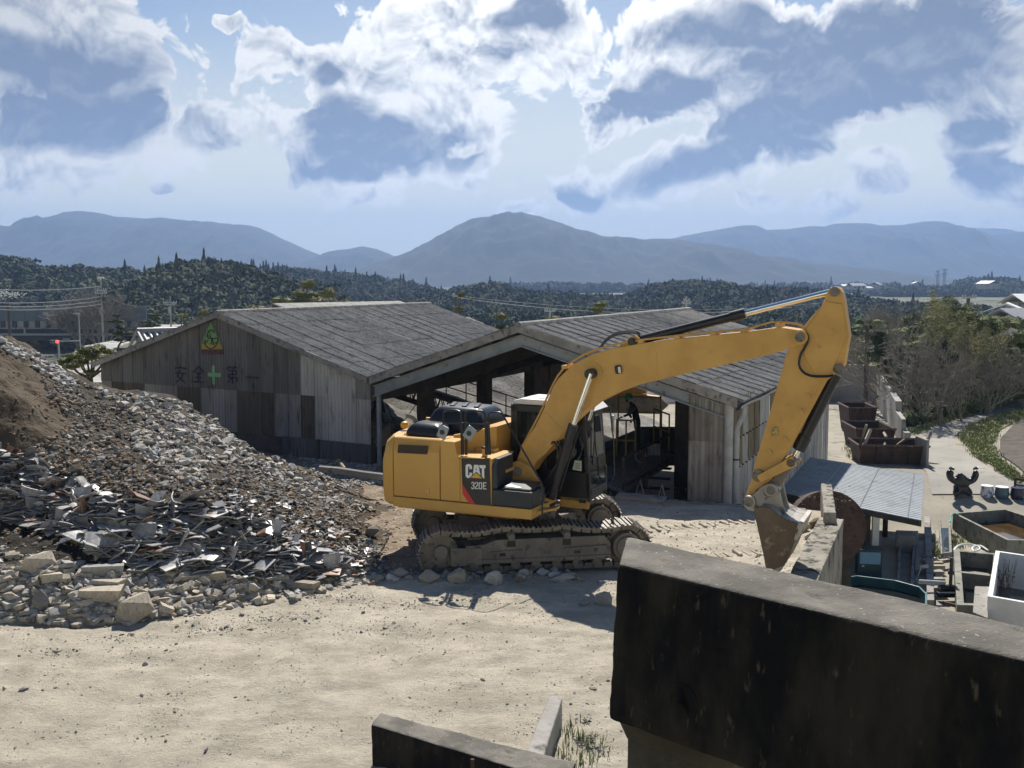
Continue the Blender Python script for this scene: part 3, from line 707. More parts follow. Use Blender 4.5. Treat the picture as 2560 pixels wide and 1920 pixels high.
# gravel heaps seen through the colonnade and behind the worker
def heap(name, cx, cy, rx, ry, h, z0, m_, lab, seed, n=70):
    V = np.zeros((n, n, 3)); t = np.linspace(-1, 1, n)
    for j in range(n):
        for i in range(n):
            x, y = t[i], t[j]; d = math.hypot(x, y); p = max(0, 1-d)
            g = mn.fractal(Vector((x*2.3+seed, y*2.3, seed)), 1, 2, 5)
            V[j, i] = (cx+x*rx, cy+y*ry, z0+h*(p+.16*g*min(1, p*3))-(0 if p > 0 else .3))
    return tag(mesh_np(name, V.reshape(-1, 3), grid_faces(n, n), m_, smooth=True), label=lab, cat='gravel heap')
heap('gravel_heap', -3.2, 52, 13, 11, 6.6, -3.0, m_gravel, 'grey gravel heap seen between the dark posts of the shed', 3)
heap('gravel_heap', -8.0, 44, 8, 6.5, 5.0, -3.0, m_gravel, 'gravel heap filling the opening right of the painted gable', 8)
heap('gravel_heap', 8.5, 70, 9, 8, 5.2, -2.2, m_gravel, 'gravel heap in the sunlit yard beyond the worker', 13)

# conveyor
cv = empty('conveyor', U(960, 950, 42), 0, 'dark inclined belt conveyor crossing behind the shed posts', 'conveyor')
c0, c1 = U(900, 925, 42), U(1345, 1068, 42); cdv = (c1-c0); cl = cdv.length; cdn = cdv/cl; upv = Vector((-cdn.z, 0, cdn.x)); 
m = MB()
for of in (0, .55):
    for yy in (-.35, .35): m.cyl(c0+Vector((0, yy, 0))-upv*of, c1+Vector((0, yy, 0))-upv*of, .07, n=6)
for k in range(22):
    a = c0+cdn*(cl*k/22); b = c0+cdn*(cl*(k+1)/22)
    for yy in (-.35, .35): m.cyl(a+Vector((0, yy, 0)), b+Vector((0, yy, 0))-upv*.55, .025, n=5); m.cyl(a+Vector((0, yy, 0)), a+Vector((0, yy, 0))-upv*.55, .025, n=5)
at0(m.build('truss', m_dsteel, cv))
m = MB(); m.prism([c0+Vector((0, -.3, 0))+upv*.08, c1+Vector((0, -.3, 0))+upv*.08, c1+Vector((0, .3, 0))+upv*.08, c0+Vector((0, .3, 0))+upv*.08], upv*.06); at0(m.build('belt', m_drk, cv))
m = MB()
for k in range(9):
    a = c0+cdn*(cl*(.05+.11*k))+Vector((0, -.75, 0)); m.cyl(a, a+Vector((0, 0, 1.0)), .025, n=5)
a = Vector((0, -.75, 0)); 
for z in (.55, 1.0): m.cyl(c0+a+Vector((0, 0, z)), c1+a+Vector((0, 0, z)), .025, n=5)
m.prism([c0+a, c1+a, c1+Vector((0, -.35, 0)), c0+Vector((0, -.35, 0))], (0, 0, -.06)); at0(m.build('walkway_rail', m_rust, cv))
m = MB()
for t in (.1, .5, .85):
    a = c0.lerp(c1, t)
    for yy in (-.4, .4): m.cyl(a+Vector((0, yy, -.5)), Vector((a.x-.6, a.y+yy, -3.3)), .06, n=6); m.cyl(a+Vector((0, yy, -.5)), Vector((a.x+.8, a.y+yy, -3.3)), .06, n=6)
at0(m.build('support_leg', m_dsteel, cv))
m = MB(); 
for a, b in (((965, 1010), (1010, 1110)), ((1060, 985), (985, 1085)), ((1090, 1000), (1060, 1120))): m.cyl(U(*a, 34.2), U(*b, 34.2), .014, n=5)
o = m.build('brace_cable', m_dsteel, sh); at0(o)
# ------------------------------------------------------------------ excavator
m_yel = mat('yellow_machine_paint', (.62, .355, .082), (.57, .32, .072), scale=1.1, rough=.42, c3=(.30, .15, .045), c3scale=5.5, c3stops=(.60, .80), coat=.15, bump=.08, bscale=30, bdist=.01)
m_yel2 = mat('worn_yellow_paint', (.65, .375, .10), (.55, .31, .08), scale=1.6, rough=.5, c3=(.36, .19, .07), c3scale=4.5, c3stops=(.58, .80), bump=.12, bscale=25, bdist=.01)
m_blk = mat('black_plastic', (.014, .015, .018), (.022, .022, .025), scale=4, rough=.32, c3=(.07, .065, .06), c3scale=6, c3stops=(.62, .8))
m_navy = mat('dark_grey_paint', (.020, .028, .036), (.032, .038, .045), scale=3, rough=.45, c3=(.09, .08, .07), c3scale=8, c3stops=(.60, .78))
m_chrome = mat('chrome_rod', (.80, .80, .78), None, rough=.10, metal=1.0)
m_dirt = mat('muddy_steel', (.17, .15, .13), (.25, .22, .185), scale=3, rough=.85, bump=.7, bscale=16, c3=(.055, .05, .045), c3scale=6, c3stops=(.52, .7))
m_shoe = mat('worn_track_steel', (.16, .15, .14), (.24, .22, .20), scale=4, rough=.55, metal=.55, c3=(.22, .19, .15), c3scale=9, c3stops=(.55, .7), bump=.3, bscale=30)
m_glass = mat('cab_glass', (.012, .018, .018), None, rough=.05, alpha=.68, spec=.7)
m_bucket = mat('bare_bucket_steel', (.12, .085, .055), (.16, .12, .085), scale=2.2, rough=.6, metal=.25, c3=(.30, .24, .17), c3scale=3.2, c3stops=(.57, .66), bump=.5, bscale=16)
m_bktop = mat('scoured_steel', (.30, .28, .25), (.40, .37, .33), scale=3, rough=.5, metal=.35, c3=(.10, .09, .08), c3scale=5, bump=.3, bscale=20)
m_greyp = mat('mirror_housing_grey', (.30, .33, .36), None, rough=.4)
m_red = mat('red_stripe', (.60, .03, .03), None, rough=.4)
m_logo = mat('white_lettering', (.80, .80, .80), None, rough=.4)
m_logoy = mat('yellow_emblem', (.75, .42, .04), None, rough=.4)
m_seat = mat('cab_interior', (.03, .03, .03), (.05, .05, .05), rough=.8)
m_lens = mat('lamp_lens', (.75, .74, .66), None, rough=.15)
m_paper = mat('paper_notice', (.62, .64, .56), None, rough=.8)

PSI = R(24.0)
f1 = Vector((math.cos(PSI), -math.sin(PSI), 0)); f2 = Vector((math.sin(PSI), math.cos(PSI), 0))
_C = G(1329, 1299, 1.05); EO = _C-f1*1.05+f2*1.27; EO.z = 0
def L(px, py, b):
    """pixel -> (a, z) in the excavator's own upright plane b"""
    r = ray(px, py); t = (b+EO.dot(f2))/r.dot(f2); P = r*t; P.z += CAM_H
    return ((P-EO).dot(f1), P.z)
def LL(px, py, b): a, z = L(px, py, b); return Vector((a, b, z))
ex = empty('excavator', EO, -PSI, 'yellow crawler excavator with dark panel lettering and its boom stretched right', 'excavator')
ex.location = EO
# house
m = MB(); prof = [(1.04, -.02), (1.04, .0)]
rings = []
for z, ofs, w in ((1.05, .10, 1.18), (1.12, .02, 1.25), (1.40, .0, 1.27), (1.95, .0, 1.27), (2.28, .06, 1.22), (2.40, .16, 1.12)):
    ring = [(-1.90, -w+.0, z)]
    for k in range(9):
        t = -1+2*k/8; ring.append((-2.13+ofs-.30*(1-t*t)**.8, t*(w-.02), z))
    ring.append((-1.90, w, z)); rings.append([Vector(p) for p in ring])
m.loft(rings); m.build('counterweight', m_yel, ex, smooth=35, bevel=.02)
m = MB(); m.bb((-1.90, -1.27, 1.04), (1.05, -.60, 1.235)); m.bb((-1.90, -.60, 1.06), (.9, 1.25, 1.22)); m.bb((-1.9, -1.1, .98), (.6, 1.1, 1.04))
m.prism([(1.05, -1.0, 1.10), (1.05, -.62, 1.10), (1.36, -.62, 1.16), (1.36, -.85, 1.16)], (0, 0, .05)); m.bb((.9, -.6, 1.06), (1.02, -.3, 1.2)); m.build('base_frame', m_yel, ex, bevel=.015)
def panel(name, a0, a1, pr, b0=-1.27, th=.5, par=ex, mt=m_yel, bev=.02):
    """side panel from profile of (z, inset)"""
    q = MB(); rings = [[Vector((a, b0+ins, z)) for z, ins in pr]+[Vector((a, b0+th, pr[-1][0])), Vector((a, b0+th, pr[0][0]))] for a in (a0, a1)]
    q.loft(rings); return q.build(name, mt, par, bevel=bev)
d1 = panel('side_door', -1.885, -.865, [(1.25, 0), (2.16, 0), (2.38, .07), (2.405, .11)])
v = MB(); P = [LL(x, y, -1.275) for x, y in ((996, 1111), (1070, 1114), (1068, 1136), (994, 1132))]; v.prism(P, (0, -.006, 0)); vo = v.build('vent_grille', mat('brown_mesh', (.11, .07, .035), (.075, .05, .03), scale=30, rough=.8), d1)
v = MB()
for k in range(24): a0 = P[0].lerp(P[1], (k+.5)/24); a1 = P[3].lerp(P[2], (k+.5)/24); v.cyl(a0+Vector((0, -.009, 0)), a1+Vector((0, -.009, 0)), .006, n=4)
v.build('grille_bars', MATS['dark_sooty_steel'], d1)
P = [LL(x, y, -1.272) for x, y in ((1064, 1221), (1074, 1221), (1074, 1233), (1064, 1232))]; v = MB(); v.prism(P, (0, -.012, 0)); v.build('latch', m_yel2, d1, bevel=.004)
# second door with the curved step down to the tank
m = MB(); pr = [(-.85, 1.25), (-.43, 1.25), (-.43, 2.05), (-.47, 2.14), (-.50, 2.20), (-.545, 2.40), (-.85, 2.40)]
m.poly2(pr, -1.27, -.80); m.build('side_door', m_yel, ex, bevel=.02)
m = MB(); m.poly2([(-.43, 1.25), (.235, 1.25), (.235, 2.10), (-.43, 2.10)], -1.265, -.50); m.bb((-.55, -1.262, 2.09), (.24, -.25, 2.125)); tank = m.build('fuel_tank', m_yel, ex, bevel=.015)
m = MB(); m.bb((-.41, -.62, 2.125), (.0, -.42, 2.20)); m.build('top_step', m_yel2, tank, bevel=.01)
S3 = lambda X, Y: (940+X/6.144, 1060+Y/6.144)
def decal(name, polys, mt, o, par):
    q = MB()
    for P in polys: q.prism([LL(*S3(x, y), -1.27-o) for x, y in P], (0, -.002, 0))
    return q.build(name, mt, par)
decal('dark_panel', [[(1312, 528), (1742, 535), (1768, 1252), (1525, 1237), (1325, 920)]], m_blk, .001, tank)
decal('red_stripe', [[(1322, 920), (1325, 925), (1525, 1237), (1440, 1232), (1330, 1075)]], m_red, .0016, tank)
def strk(P, w):
    out = []
    for (x0, y0), (x1, y1) in zip(P, P[1:]):
        l = math.hypot(x1-x0, y1-y0); ux, uy = (x1-x0)/l, (y1-y0)/l; e = w*.42; nx_, ny_ = -uy*w/2, ux*w/2
        x0b, y0b, x1b, y1b = x0-ux*e, y0-uy*e, x1+ux*e, y1+uy*e
        out.append([(x0b+nx_, y0b+ny_), (x1b+nx_, y1b+ny_), (x1b-nx_, y1b-ny_), (x0b-nx_, y0b-ny_)])
    return out
decal('letter', [[(1475, 695), (1475, 645), (1450, 617), (1400, 615), (1376, 640), (1376, 800), (1400, 828), (1430, 830), (1475, 790), (1475, 748), (1436, 747), (1436, 785), (1420, 788), (1414, 780), (1414, 660), (1420, 654), (1432, 655), (1436, 662), (1436, 694)]], m_logo, .004, tank)
decal('letter', [[(1507, 626), (1573, 629), (1606, 790), (1540, 733), (1488, 778)]], m_logo, .004, tank)
decal('letter_gap', [[(1538, 662), (1547, 712), (1539, 706), (1529, 714)]], m_blk, .0066, tank)
decal('letter', [[(1582, 631), (1683, 632), (1683, 678), (1662, 678), (1664, 842), (1628, 808), (1624, 678), (1596, 678)]], m_logo, .004, tank)
decal('triangle', [[(1450, 826), (1538, 752), (1636, 836)]], m_logoy, .004, tank)
decal('numeral', strk([(1470, 912), (1478, 897), (1498, 897), (1506, 908), (1506, 930), (1488, 942), (1506, 954), (1506, 982), (1496, 993), (1476, 992), (1468, 975)], 15), m_logo, .004, tank)
decal('numeral', strk([(1526, 915), (1534, 899), (1556, 899), (1563, 912), (1563, 932), (1528, 975), (1527, 992), (1566, 993)], 15), m_logo, .004, tank)
decal('numeral', strk([(1590, 900), (1618, 901), (1624, 912), (1624, 984), (1616, 995), (1592, 994), (1585, 984), (1585, 910), (1590, 900)], 15), m_logo, .004, tank)
decal('letter', strk([(1690, 903), (1651, 902), (1651, 996), (1692, 997)], 15)+strk([(1651, 949), (1684, 950)], 14), m_logo, .004, tank)
m = MB(); m.cyl((-.02, -1.02, 2.12), (-.02, -1.02, 2.27), .055, n=14); m.cyl((-.02, -1.02, 2.27), (-.02, -1.02, 2.31), .065, n=14, mi=1); m.build('filler_cap', [m_yel2, m_blk], tank, bevel=.006)
# front of the tank and the tool box
m = MB(); m.prism([(.236, -1.26, 1.56), (.236, -.50, 1.56), (.236, -.50, 2.12), (.236, -1.12, 2.12), (.236, -1.26, 1.98)], (.10, 0, 0)); m.build('front_cover', m_navy, tank, bevel=.02)
m = MB(); m.bb((.24, -1.265, 1.245), (1.045, -.60, 1.55)); tb = m.build('tool_box', m_navy, ex, bevel=.02)
m = MB(); m.prism([(.42, -1.22, 1.545), (1.00, -1.22, 1.545), (1.00, -.66, 1.60), (.42, -.66, 1.60)], (0, 0, .05)); m.build('lid', m_navy, tb, bevel=.02)
m = MB(); m.prism([(.44, -1.16, 1.605), (.80, -1.20, 1.60), (.80, -1.16, 1.61), (.58, -1.05, 1.62), (.50, -.98, 1.625)], (0, 0, .006)); m.build('label_plate', m_logo, tb)
m = MB(); m.bb((1.046, -.82, 1.32), (1.052, -.72, 1.48)); m.build('warning_plate', m_greyp, tb)
# engine bay
m = MB(); m.poly2([(-1.90, 1.22), (-.80, 1.22), (-.80, 2.40), (-1.90, 2.42)], -.82, 1.22); m.poly2([(-.80, 1.22), (-.10, 1.22), (-.10, 2.60), (-.80, 2.55)], -.32, 1.22); m.build('engine_bay', m_yel, ex, bevel=.015)
m = MB(); m.prism([(-.80, -.78, 2.12), (-.10, -.34, 2.12), (-.10, -.34, 2.60), (-.80, -.78, 2.44)], (-.05, .08, 0)); m.build('bay_wall', m_yel, ex)
def hood(name, a0, a1, b0, b1, z0, z1, ins=.18):
    q = MB(); rings = []
    for z, i in ((z0, 0), (z0+(z1-z0)*.45, .03), (z0+(z1-z0)*.8, ins*.5), (z1, ins)):
        rings.append([Vector((a, b, z-(.0 if a < a1-.3 else .02))) for a, b in ((a0+i, b0+i), (a1-i, b0+i), (a1-i, b1-i), (a0+i, b1-i))])
    q.loft(rings); return q.build(name, m_blk, ex, smooth=50, bevel=.05)
h1 = hood('engine_hood', -1.80, -.98, -.98, -.30, 2.41, 2.66)
h2 = hood('engine_hood', -1.62, -.35, -.42, .80, 2.44, 2.93, .22)
for k in range(3):
    q = MB(); q.box((-1.28+.27*k, .15, 2.935), (.10, .55, .03), rz=R(20)); q.build('hood_rib', m_blk, h2, bevel=.012)
m = MB(); P = [LL(x, y, -.62) for x, y in ((1040, 1064), (1039, 1054), (1035, 1046), (1027, 1041), (1017, 1039))]; m.tube(bez(P, 5), .045, 12); m.build('exhaust_pipe', m_dirt, ex, smooth=True)
m = MB(); m.cyl(LL(1071, 1053, -.2), LL(1071, 1046, -.2)+Vector((0, 0, .02)), .05, n=12); m.build('beacon', m_logoy, ex, smooth=True)
m = MB(); m.lathe([(.001, 0), (.07, .02), (.09, .08), (.06, .14), (.001, .16)], tuple(LL(1012, 1072, -.3)), 14); m.build('lamp', m_logoy, ex, smooth=True)
# hand rails
def rail(pts, b, r=.02, par=ex, rnd=3):
    q = MB(); q.tube([LL(x, y, b) for x, y in pts], r, 8); return q.build('hand_rail', m_blk, par, smooth=True)
r1 = rail([(1109, 1094), (1108, 1036), (1110, 1029), (1116, 1026), (1142, 1026), (1149, 1029), (1152, 1036), (1155, 1137)], -1.16)
r2 = rail([(1164, 1136), (1163, 1036), (1165, 1030), (1171, 1027), (1203, 1027), (1210, 1031), (1213, 1039), (1218, 1137)], -1.16)
r3 = rail([(1226, 1137), (1221, 1040), (1223, 1034), (1229, 1031), (1249, 1031), (1256, 1035), (1266, 1053), (1351, 1202), (1355, 1212), (1356, 1286)], -1.14, .018)
for r_, a, b in ((r1, (1109, 1059), (1154, 1059)), (r2, (1163, 1061), (1216, 1061))):
    q = MB(); q.cyl(LL(*a, -1.16), LL(*b, -1.16), .012, n=6); q.build('cross_bar', m_blk, r_)
for x in (1157, 1166, 1216, 1222):
    q = MB(); q.cyl(LL(x, 1137, -1.16), LL(x-1, 1056, -1.16), .028, n=8); q.build('rail_post', m_blk, r2)
for x, y, rz, ar in ((1174, 1083, 35, (1213, 1066)), (1107, 1080, 80, (1113, 1064))):
    q = MB(); c = LL(x, y, -1.30); q.box(tuple(c), (.20, .045, .26), ry=R(rz if rz < 50 else 22)); mo = q.build('mirror', m_greyp, ex, bevel=.03)
    if rz > 50: mo.scale = (1, 1, 1)
    q = MB(); q.cyl(c+Vector((0, -.02, 0)), c+Vector((0, -.035, 0)), .05, n=12); q.build('mirror_mount', m_blk, mo)
    q = MB(); q.tube([c+Vector((0, .03, 0)), (c+LL(*ar, -1.16))/2+Vector((0, 0, -.03)), LL(*ar, -1.16)], .012, 6); q.build('mirror_arm', m_blk, mo)
# boom foot bracket
m = MB()
for b in (-.36, .30): m.poly2([(.02, 1.22), (.95, 1.22), (.80, 1.62), (.62, 1.86), (.40, 1.96), (.22, 1.90), (.10, 1.70)], b, b+.06)
m.build('boom_bracket', m_yel2, ex, bevel=.01)
m = MB(); m.cyl((.37, -.42, 1.74), (.37, .42, 1.74), .09, n=16); m.build('pin', m_dirt, ex)
m = MB(); P = [LL(x, y, -.5) for x, y in ((1256, 1175), (1284, 1178), (1306, 1169), (1292, 1165), (1268, 1167))]; m.bb((-.02, -.85, 1.80), (.36, -.48, 1.86)); m.build('foot_step', m_yel2, ex, bevel=.015)
# cab
cb = MB(); prof_cab = [(-.05, 1.30), (-.05, 2.98), (1.44, 2.98), (1.53, 2.86), (1.60, 2.0), (1.66, 1.30)]
def pil(a0, z0, a1, z1, w=.08, bs=((.25, .31), (1.21, 1.27))):
    for b0, b1 in bs:
        d = Vector((a1-a0, 0, z1-z0)).normalized(); n_ = Vector((d.z, 0, -d.x))*w
        cb.prism([(a0, b0, z0), (a0-n_.x, b0, z0-n_.z), (a1-n_.x, b0, z1-n_.z), (a1, b0, z1)], (0, b1-b0, 0))
pil(-.05, 1.2, -.05, 2.98, -.14); pil(1.66, 1.22, 1.60, 2.0, .09); pil(1.60, 2.0, 1.53, 2.88, .08); pil(.72, 1.7, .72, 2.92, .07)
for b0, b1 in ((.25, .31), (1.21, 1.27)): cb.bb((-.05, b0, 1.12), (1.645, b1, 1.70)); cb.bb((-.05, b0, 2.84), (1.50, b1, 2.97))
cb.bb((1.47, .31, 2.84), (1.54, 1.21, 2.93)); cb.bb((1.60, .31, 1.22), (1.67, 1.21, 1.36)); cb.bb((1.575, .31, 1.93), (1.61, 1.21, 1.97)); cb.bb((-.05, .31, 1.12), (.03, 1.21, 2.95)); cb.bb((0, .3, 1.12), (1.6, 1.22, 1.2))
cab = cb.build('cab', m_blk, ex, bevel=.012)
m = MB(); m.poly2([(-.04, 2.975), (-.02, 3.05), (.15, 3.09), (1.30, 3.08), (1.55, 3.02), (1.68, 2.90), (1.60, 2.92), (1.50, 2.975)], .30, 1.24); rf = m.build('cab_roof', m_white, cab, bevel=.025)
for k in range(3):
    q = MB(); q.bb((.2, .48+.25*k, 3.085), (1.2, .56+.25*k, 3.10)); q.build('roof_rib', m_white, rf, bevel=.006)
m = MB(); m.prism([(1.628, .33, 1.36), (1.628, 1.2, 1.36), (1.598, 1.2, 1.93), (1.598, .33, 1.93)], (.008, 0, 0)); m.build('lower_windscreen', m_glass, cab)
m = MB(); m.prism([(1.588, .33, 1.97), (1.588, 1.2, 1.97), (1.525, 1.2, 2.84), (1.525, .33, 2.84)], (.008, 0, 0)); m.build('windscreen', m_glass, cab)
for a0, a1 in ((.09, .65), (.72, 1.50)):
    m = MB(); m.bb((a0, .275, 1.70), (a1, .283, 2.84)); m.build('side_window', m_glass, cab)
    m = MB(); m.bb((a0, 1.235, 1.70), (a1, 1.243, 2.84)); m.build('side_window', m_glass, cab)
m = MB(); m.bb((.35, .5, 1.3), (.85, 1.0, 1.68)); m.bb((.28, .52, 1.6), (.42, .98, 2.4)); m.bb((.28, .64, 2.4), (.38, .86, 2.6)); m.build('seat', m_seat, cab, bevel=.05)
m = MB(); m.cyl((1.15, .62, 1.2), (1.12, .62, 1.75), .02); m.cyl((1.15, .88, 1.2), (1.12, .88, 1.75), .02); m.bb((.8, .35, 1.4), (1.2, .48, 1.82)); m.bb((.5, .35, 1.3), (.9, .45, 1.9)); m.build('control_levers', m_seat, cab)
m = MB(); m.box((1.42, .75, 1.28), (.28, .12, .03), rz=R(15)); m.box((1.40, .95, 1.30), (.12, .2, .05), rz=R(-20)); m.build('paper_rag', m_paper, cab)
m = MB(); P = [LL(x, y, .27) for x, y in ((1431, 1174), (1437, 1151), (1454, 1152), (1454, 1178))]; m.prism(P, (0, -.004, 0)); pp = m.build('notice', m_paper, cab)
m = MB()
for k in range(4): a = LL(1439, 1159+4*k, .262); b = LL(1450, 1159.5+4*k, .262); m.cyl(a, b, .004, n=4)
m.build('notice_lines', m_seat, cab)
m = MB(); a = LL(1474, 1106, 1.0); m.tube([Vector((1.62, .5, 1.95)), Vector((1.60, .62, 2.45))], .012, 6); m.box((1.615, .5, 1.92), (.03, .06, .18)); m.build('wiper', m_blk, cab)
m = MB(); m.tube([Vector((1.70, 1.24, 2.9)), Vector((1.78, 1.27, 2.2)), Vector((1.80, 1.27, 1.5)), Vector((1.72, 1.27, 1.35))], .014, 6); m.build('grab_rail', m_blk, cab)
m = MB(); c = Vector((1.72, 1.38, 2.55)); m.box(tuple(c), (.05, .17, .34), rz=R(25)); mo = m.build('mirror', m_greyp, cab, bevel=.02)
m = MB(); m.bb((1.02, .25, .98), (1.62, .30, 1.20)); m.build('cab_skirt', m_yel, cab, bevel=.012)
m = MB(); m.bb((1.42, .235, 1.10), (1.56, .25, 1.17)); m.build('nameplate', m_blk, cab)
# boom
BP = [(1289, 1157), (1305, 1115), (1337, 1067), (1359, 1023), (1382, 968), (1396, 946), (1416, 926), (1438, 908), (1482, 885), (1530, 871), (1606, 858), (1700, 846), (1790, 837), (1864, 830), (1950, 818), (1990, 824), (2012, 829), (2022, 842), (2018, 856), (2006, 864),
      (1984, 868), (1945, 880), (1915, 889), (1847, 904), (1744, 927), (1640, 952), (1592, 963), (1537, 984), (1486, 1010), (1451, 1037), (1421, 1066), (1396, 1096), (1366, 1132), (1341, 1154), (1325, 1180), (1306, 1193), (1290, 1184)]
m = MB(); bm0, bm1 = -.235, .235
pts = [L(x, y, bm0) for x, y in BP]
m.poly2(pts, bm0, bm1); boom = m.build('boom', m_yel2, ex, bevel=.012)
m = MB(); m.cyl(LL(2001, 843, -.26)+Vector((0, -.05, 0)), LL(2001, 843, -.26)+Vector((0, .62, 0)), .13, n=22); m.cyl(LL(2001, 843, -.26)+Vector((0, -.09, 0)), LL(2001, 843, -.26)+Vector((0, -.05, 0)), .085, n=16, mi=1); m.build('pin_boss', [m_yel2, m_dirt], boom, bevel=.01)
m = MB(); a = LL(1479, 934, -.30); m.cyl(a+Vector((0, -.14, 0)), a+Vector((0, .74, 0)), .10, n=16); m.build('pin', m_blk, boom, bevel=.01)
m = MB(); a = LL(1479, 934, -.242); m.cyl(a, a+Vector((0, -.01, 0)), .22, n=26); m.build('pin_plate', m_yel2, boom)
m = MB(); a = LL(1546, 924, -.26); m.box(tuple(a), (.12, .10, .16), ry=R(-8)); wl = m.build('work_light', m_blk, boom, bevel=.03)
m = MB(); m.box(tuple(a+Vector((.035, -.045, 0))), (.05, .03, .12), ry=R(-8)); m.build('lens', m_lens, wl, bevel=.01)
m = MB()
for x, y in ((1310, 1108), ): pass
for xx in ((1398, 1418, 1369, 1072), ): a0 = LL(1360, 1025, -.237); a1 = LL(1408, 1078, -.237); m.tube([a0, a1], .008, 5)
m.tube([LL(1639, 872, -.237), LL(1646, 948, -.237)], .006, 5); m.build('weld_seam', m_yel2, boom)
# pipes along the top of the boom
for b in (-.18, -.10, .12):
    m = MB(); tp = [(1302, 1122), (1335, 1062), (1357, 1018), (1394, 940), (1436, 900), (1482, 877), (1530, 863), (1610, 849), (1790, 829), (1864, 823), (1925, 806), (1960, 806), (1998, 812), (2012, 822)]
    m.tube(bez([LL(x, y, b) for x, y in tp], 3), .02, 6); m.build('hydraulic_pipe', m_yel2, boom, smooth=True)
m = MB()
for x, y in ((1420, 916), (1610, 853), (1700, 843), (1790, 833), (1864, 826), (1950, 812)): c = LL(x, y, 0); m.box(tuple(c), (.10, .44, .07), ry=R(-6))
m.build('pipe_clamp', m_yel2, boom)
for k, b in enumerate((-.1, .0, .08)):
    m = MB(); m.tube(bez([LL(x, y-2*k, b) for x, y in ((1500, 872), (1512, 856), (1530, 842), (1556, 834), (1586, 832), (1600, 838))], 4), .018, 7); m.build('hose', m_blk, boom, smooth=True)
m = MB(); m.poly2([L(x, y, -.1) for x, y in ((1545, 868), (1575, 843), (1588, 838), (1600, 846), (1600, 860))], -.14, .14); m.build('cylinder_bracket', m_yel2, boom, bevel=.01)
def ram(name, p0, p1, p2, rb, rr, par, cap=True):
    """barrel p0-p1, rod p1-p2"""
    q = MB(); p0, p1, p2 = Vector(p0), Vector(p1), Vector(p2); d = (p1-p0).normalized()
    q.cyl(p0, p1, rb, n=20); q.cyl(p1-d*.22, p1+d*.05, rb*1.18, n=20); q.cyl(p0-d*.02, p0+d*.10, rb*1.12, n=20)
    ob = q.build(name, m_blk, par, smooth=35)
    q = MB(); q.cyl(p1, p2, rr, n=20); q.build('chrome_rod', m_chrome, ob, smooth=35); return ob
rm = ram('stick_cylinder', LL(1592, 852, 0), LL(1857, 785, 0), LL(2072, 731, 0), .085, .055, ex)
m = MB(); a = LL(1587, 853, 0); m.cyl(a-Vector((0, .2, 0)), a+Vector((0, .2, 0)), .075, n=14); m.cyl(a-Vector((0, .22, 0)), a-Vector((0, .2, 0)), .05, n=14); m.build('pin', m_blk, rm)
for b in (-.40, .40):
    p2 = LL(1479, 934, b) if b < 0 else Vector((LL(1479, 934, -.4).x, .4, LL(1479, 934, -.4).z)); p0 = Vector((LL(1378, 1243, -.4).x, b, LL(1378, 1243, -.4).z)); p1 = Vector((LL(1432, 1068, -.4).x, b, LL(1432, 1068, -.4).z))
    rm = ram('boom_cylinder', p0, p1, p2, .085, .05, ex)
    m = MB(); q = p0.lerp(p1, .1)+Vector((.13, 0, 0)); m.tube([q, p1+Vector((.10, 0, -.1))], .018, 6); m.build('pipe', m_blk, rm)
for k in range(4):
    m = MB(); m.tube(bez([Vector((.75+.05*k, -.30+.12*k, 1.3)), Vector((1.05, -.32+.14*k, 1.75)), Vector((1.22+.03*k, -.32+.14*k, 2.05)), Vector((1.12, -.3+.14*k, 2.35)), Vector((1.0, -.2+.1*k, 2.3))], 5), .022, 7); m.build('hose', m_blk, ex, smooth=True)
# stick
SP = [(2070, 726), (2076, 719), (2087, 716), (2099, 721), (2105, 730), (2110, 748), (2116, 790), (2123, 841), (2117, 872), (2112, 905), (2108, 921), (2098, 932), (2084, 938), (2067, 952), (2036, 1010), (2005, 1067), (1984, 1106), (1950, 1162), (1928, 1200), (1914, 1210), (1892, 1224), (1882, 1248), (1866, 1262), (1862, 1244), (1876, 1205), (1887, 1160), (1907, 1092), (1926, 1027), (1940, 975), (1952, 935), (1966, 885), (1975, 868), (1996, 850), (2008, 818), (2036, 783), (2052, 767), (2063, 745)]
m = MB(); m.poly2([L(x, y, -.19) for x, y in SP], -.19, .19); st = m.build('stick', m_yel2, ex, bevel=.015)
m = MB(); m.poly2([L(x, y, -.215) for x, y in ((2060, 752), (2105, 760), (2117, 838), (2080, 930), (2050, 960), (2010, 890), (2016, 822), (2040, 790))], -.215, -.19); m.build('side_plate', m_yel2, st, bevel=.01)
for x, y, r_, nm in ((2086, 729, .085, 'pin'), (2096, 922, .085, 'pin'), (1895, 1190, .11, 'pin')):
    q = MB(); a = LL(x, y, -.25); q.cyl(a, a+Vector((0, .5, 0)), r_, n=18); q.build(nm, m_dirt, st, bevel=.01)
q = MB(); q.tube(bez([LL(x, y, -.27) for x, y in ((2000, 826), (2016, 834), (2020, 850), (2012, 868), (2001, 888), (1998, 912), (2008, 930), (2030, 940), (2066, 941), (2084, 938))], 4), .022, 8); q.build('hose', m_blk, st, smooth=True)
q = MB(); q.prism([LL(x, y, -.216) for x, y in ((1931, 1070), (1945, 1068), (1944, 1088), (1929, 1090))], (0, -.003, 0)); q.build('warning_decal', mat('pale_yellow_decal', (.55, .42, .12), (.16, .13, .05), scale=22, rough=.6), st)
for x, y in ((1925, 1130), (1965, 1098), (2003, 1028), (2022, 990)): q = MB(); q.box(tuple(LL(x, y, -.2)), (.10, .03, .06), ry=R(55)); q.build('lug', m_yel2, st, bevel=.008)
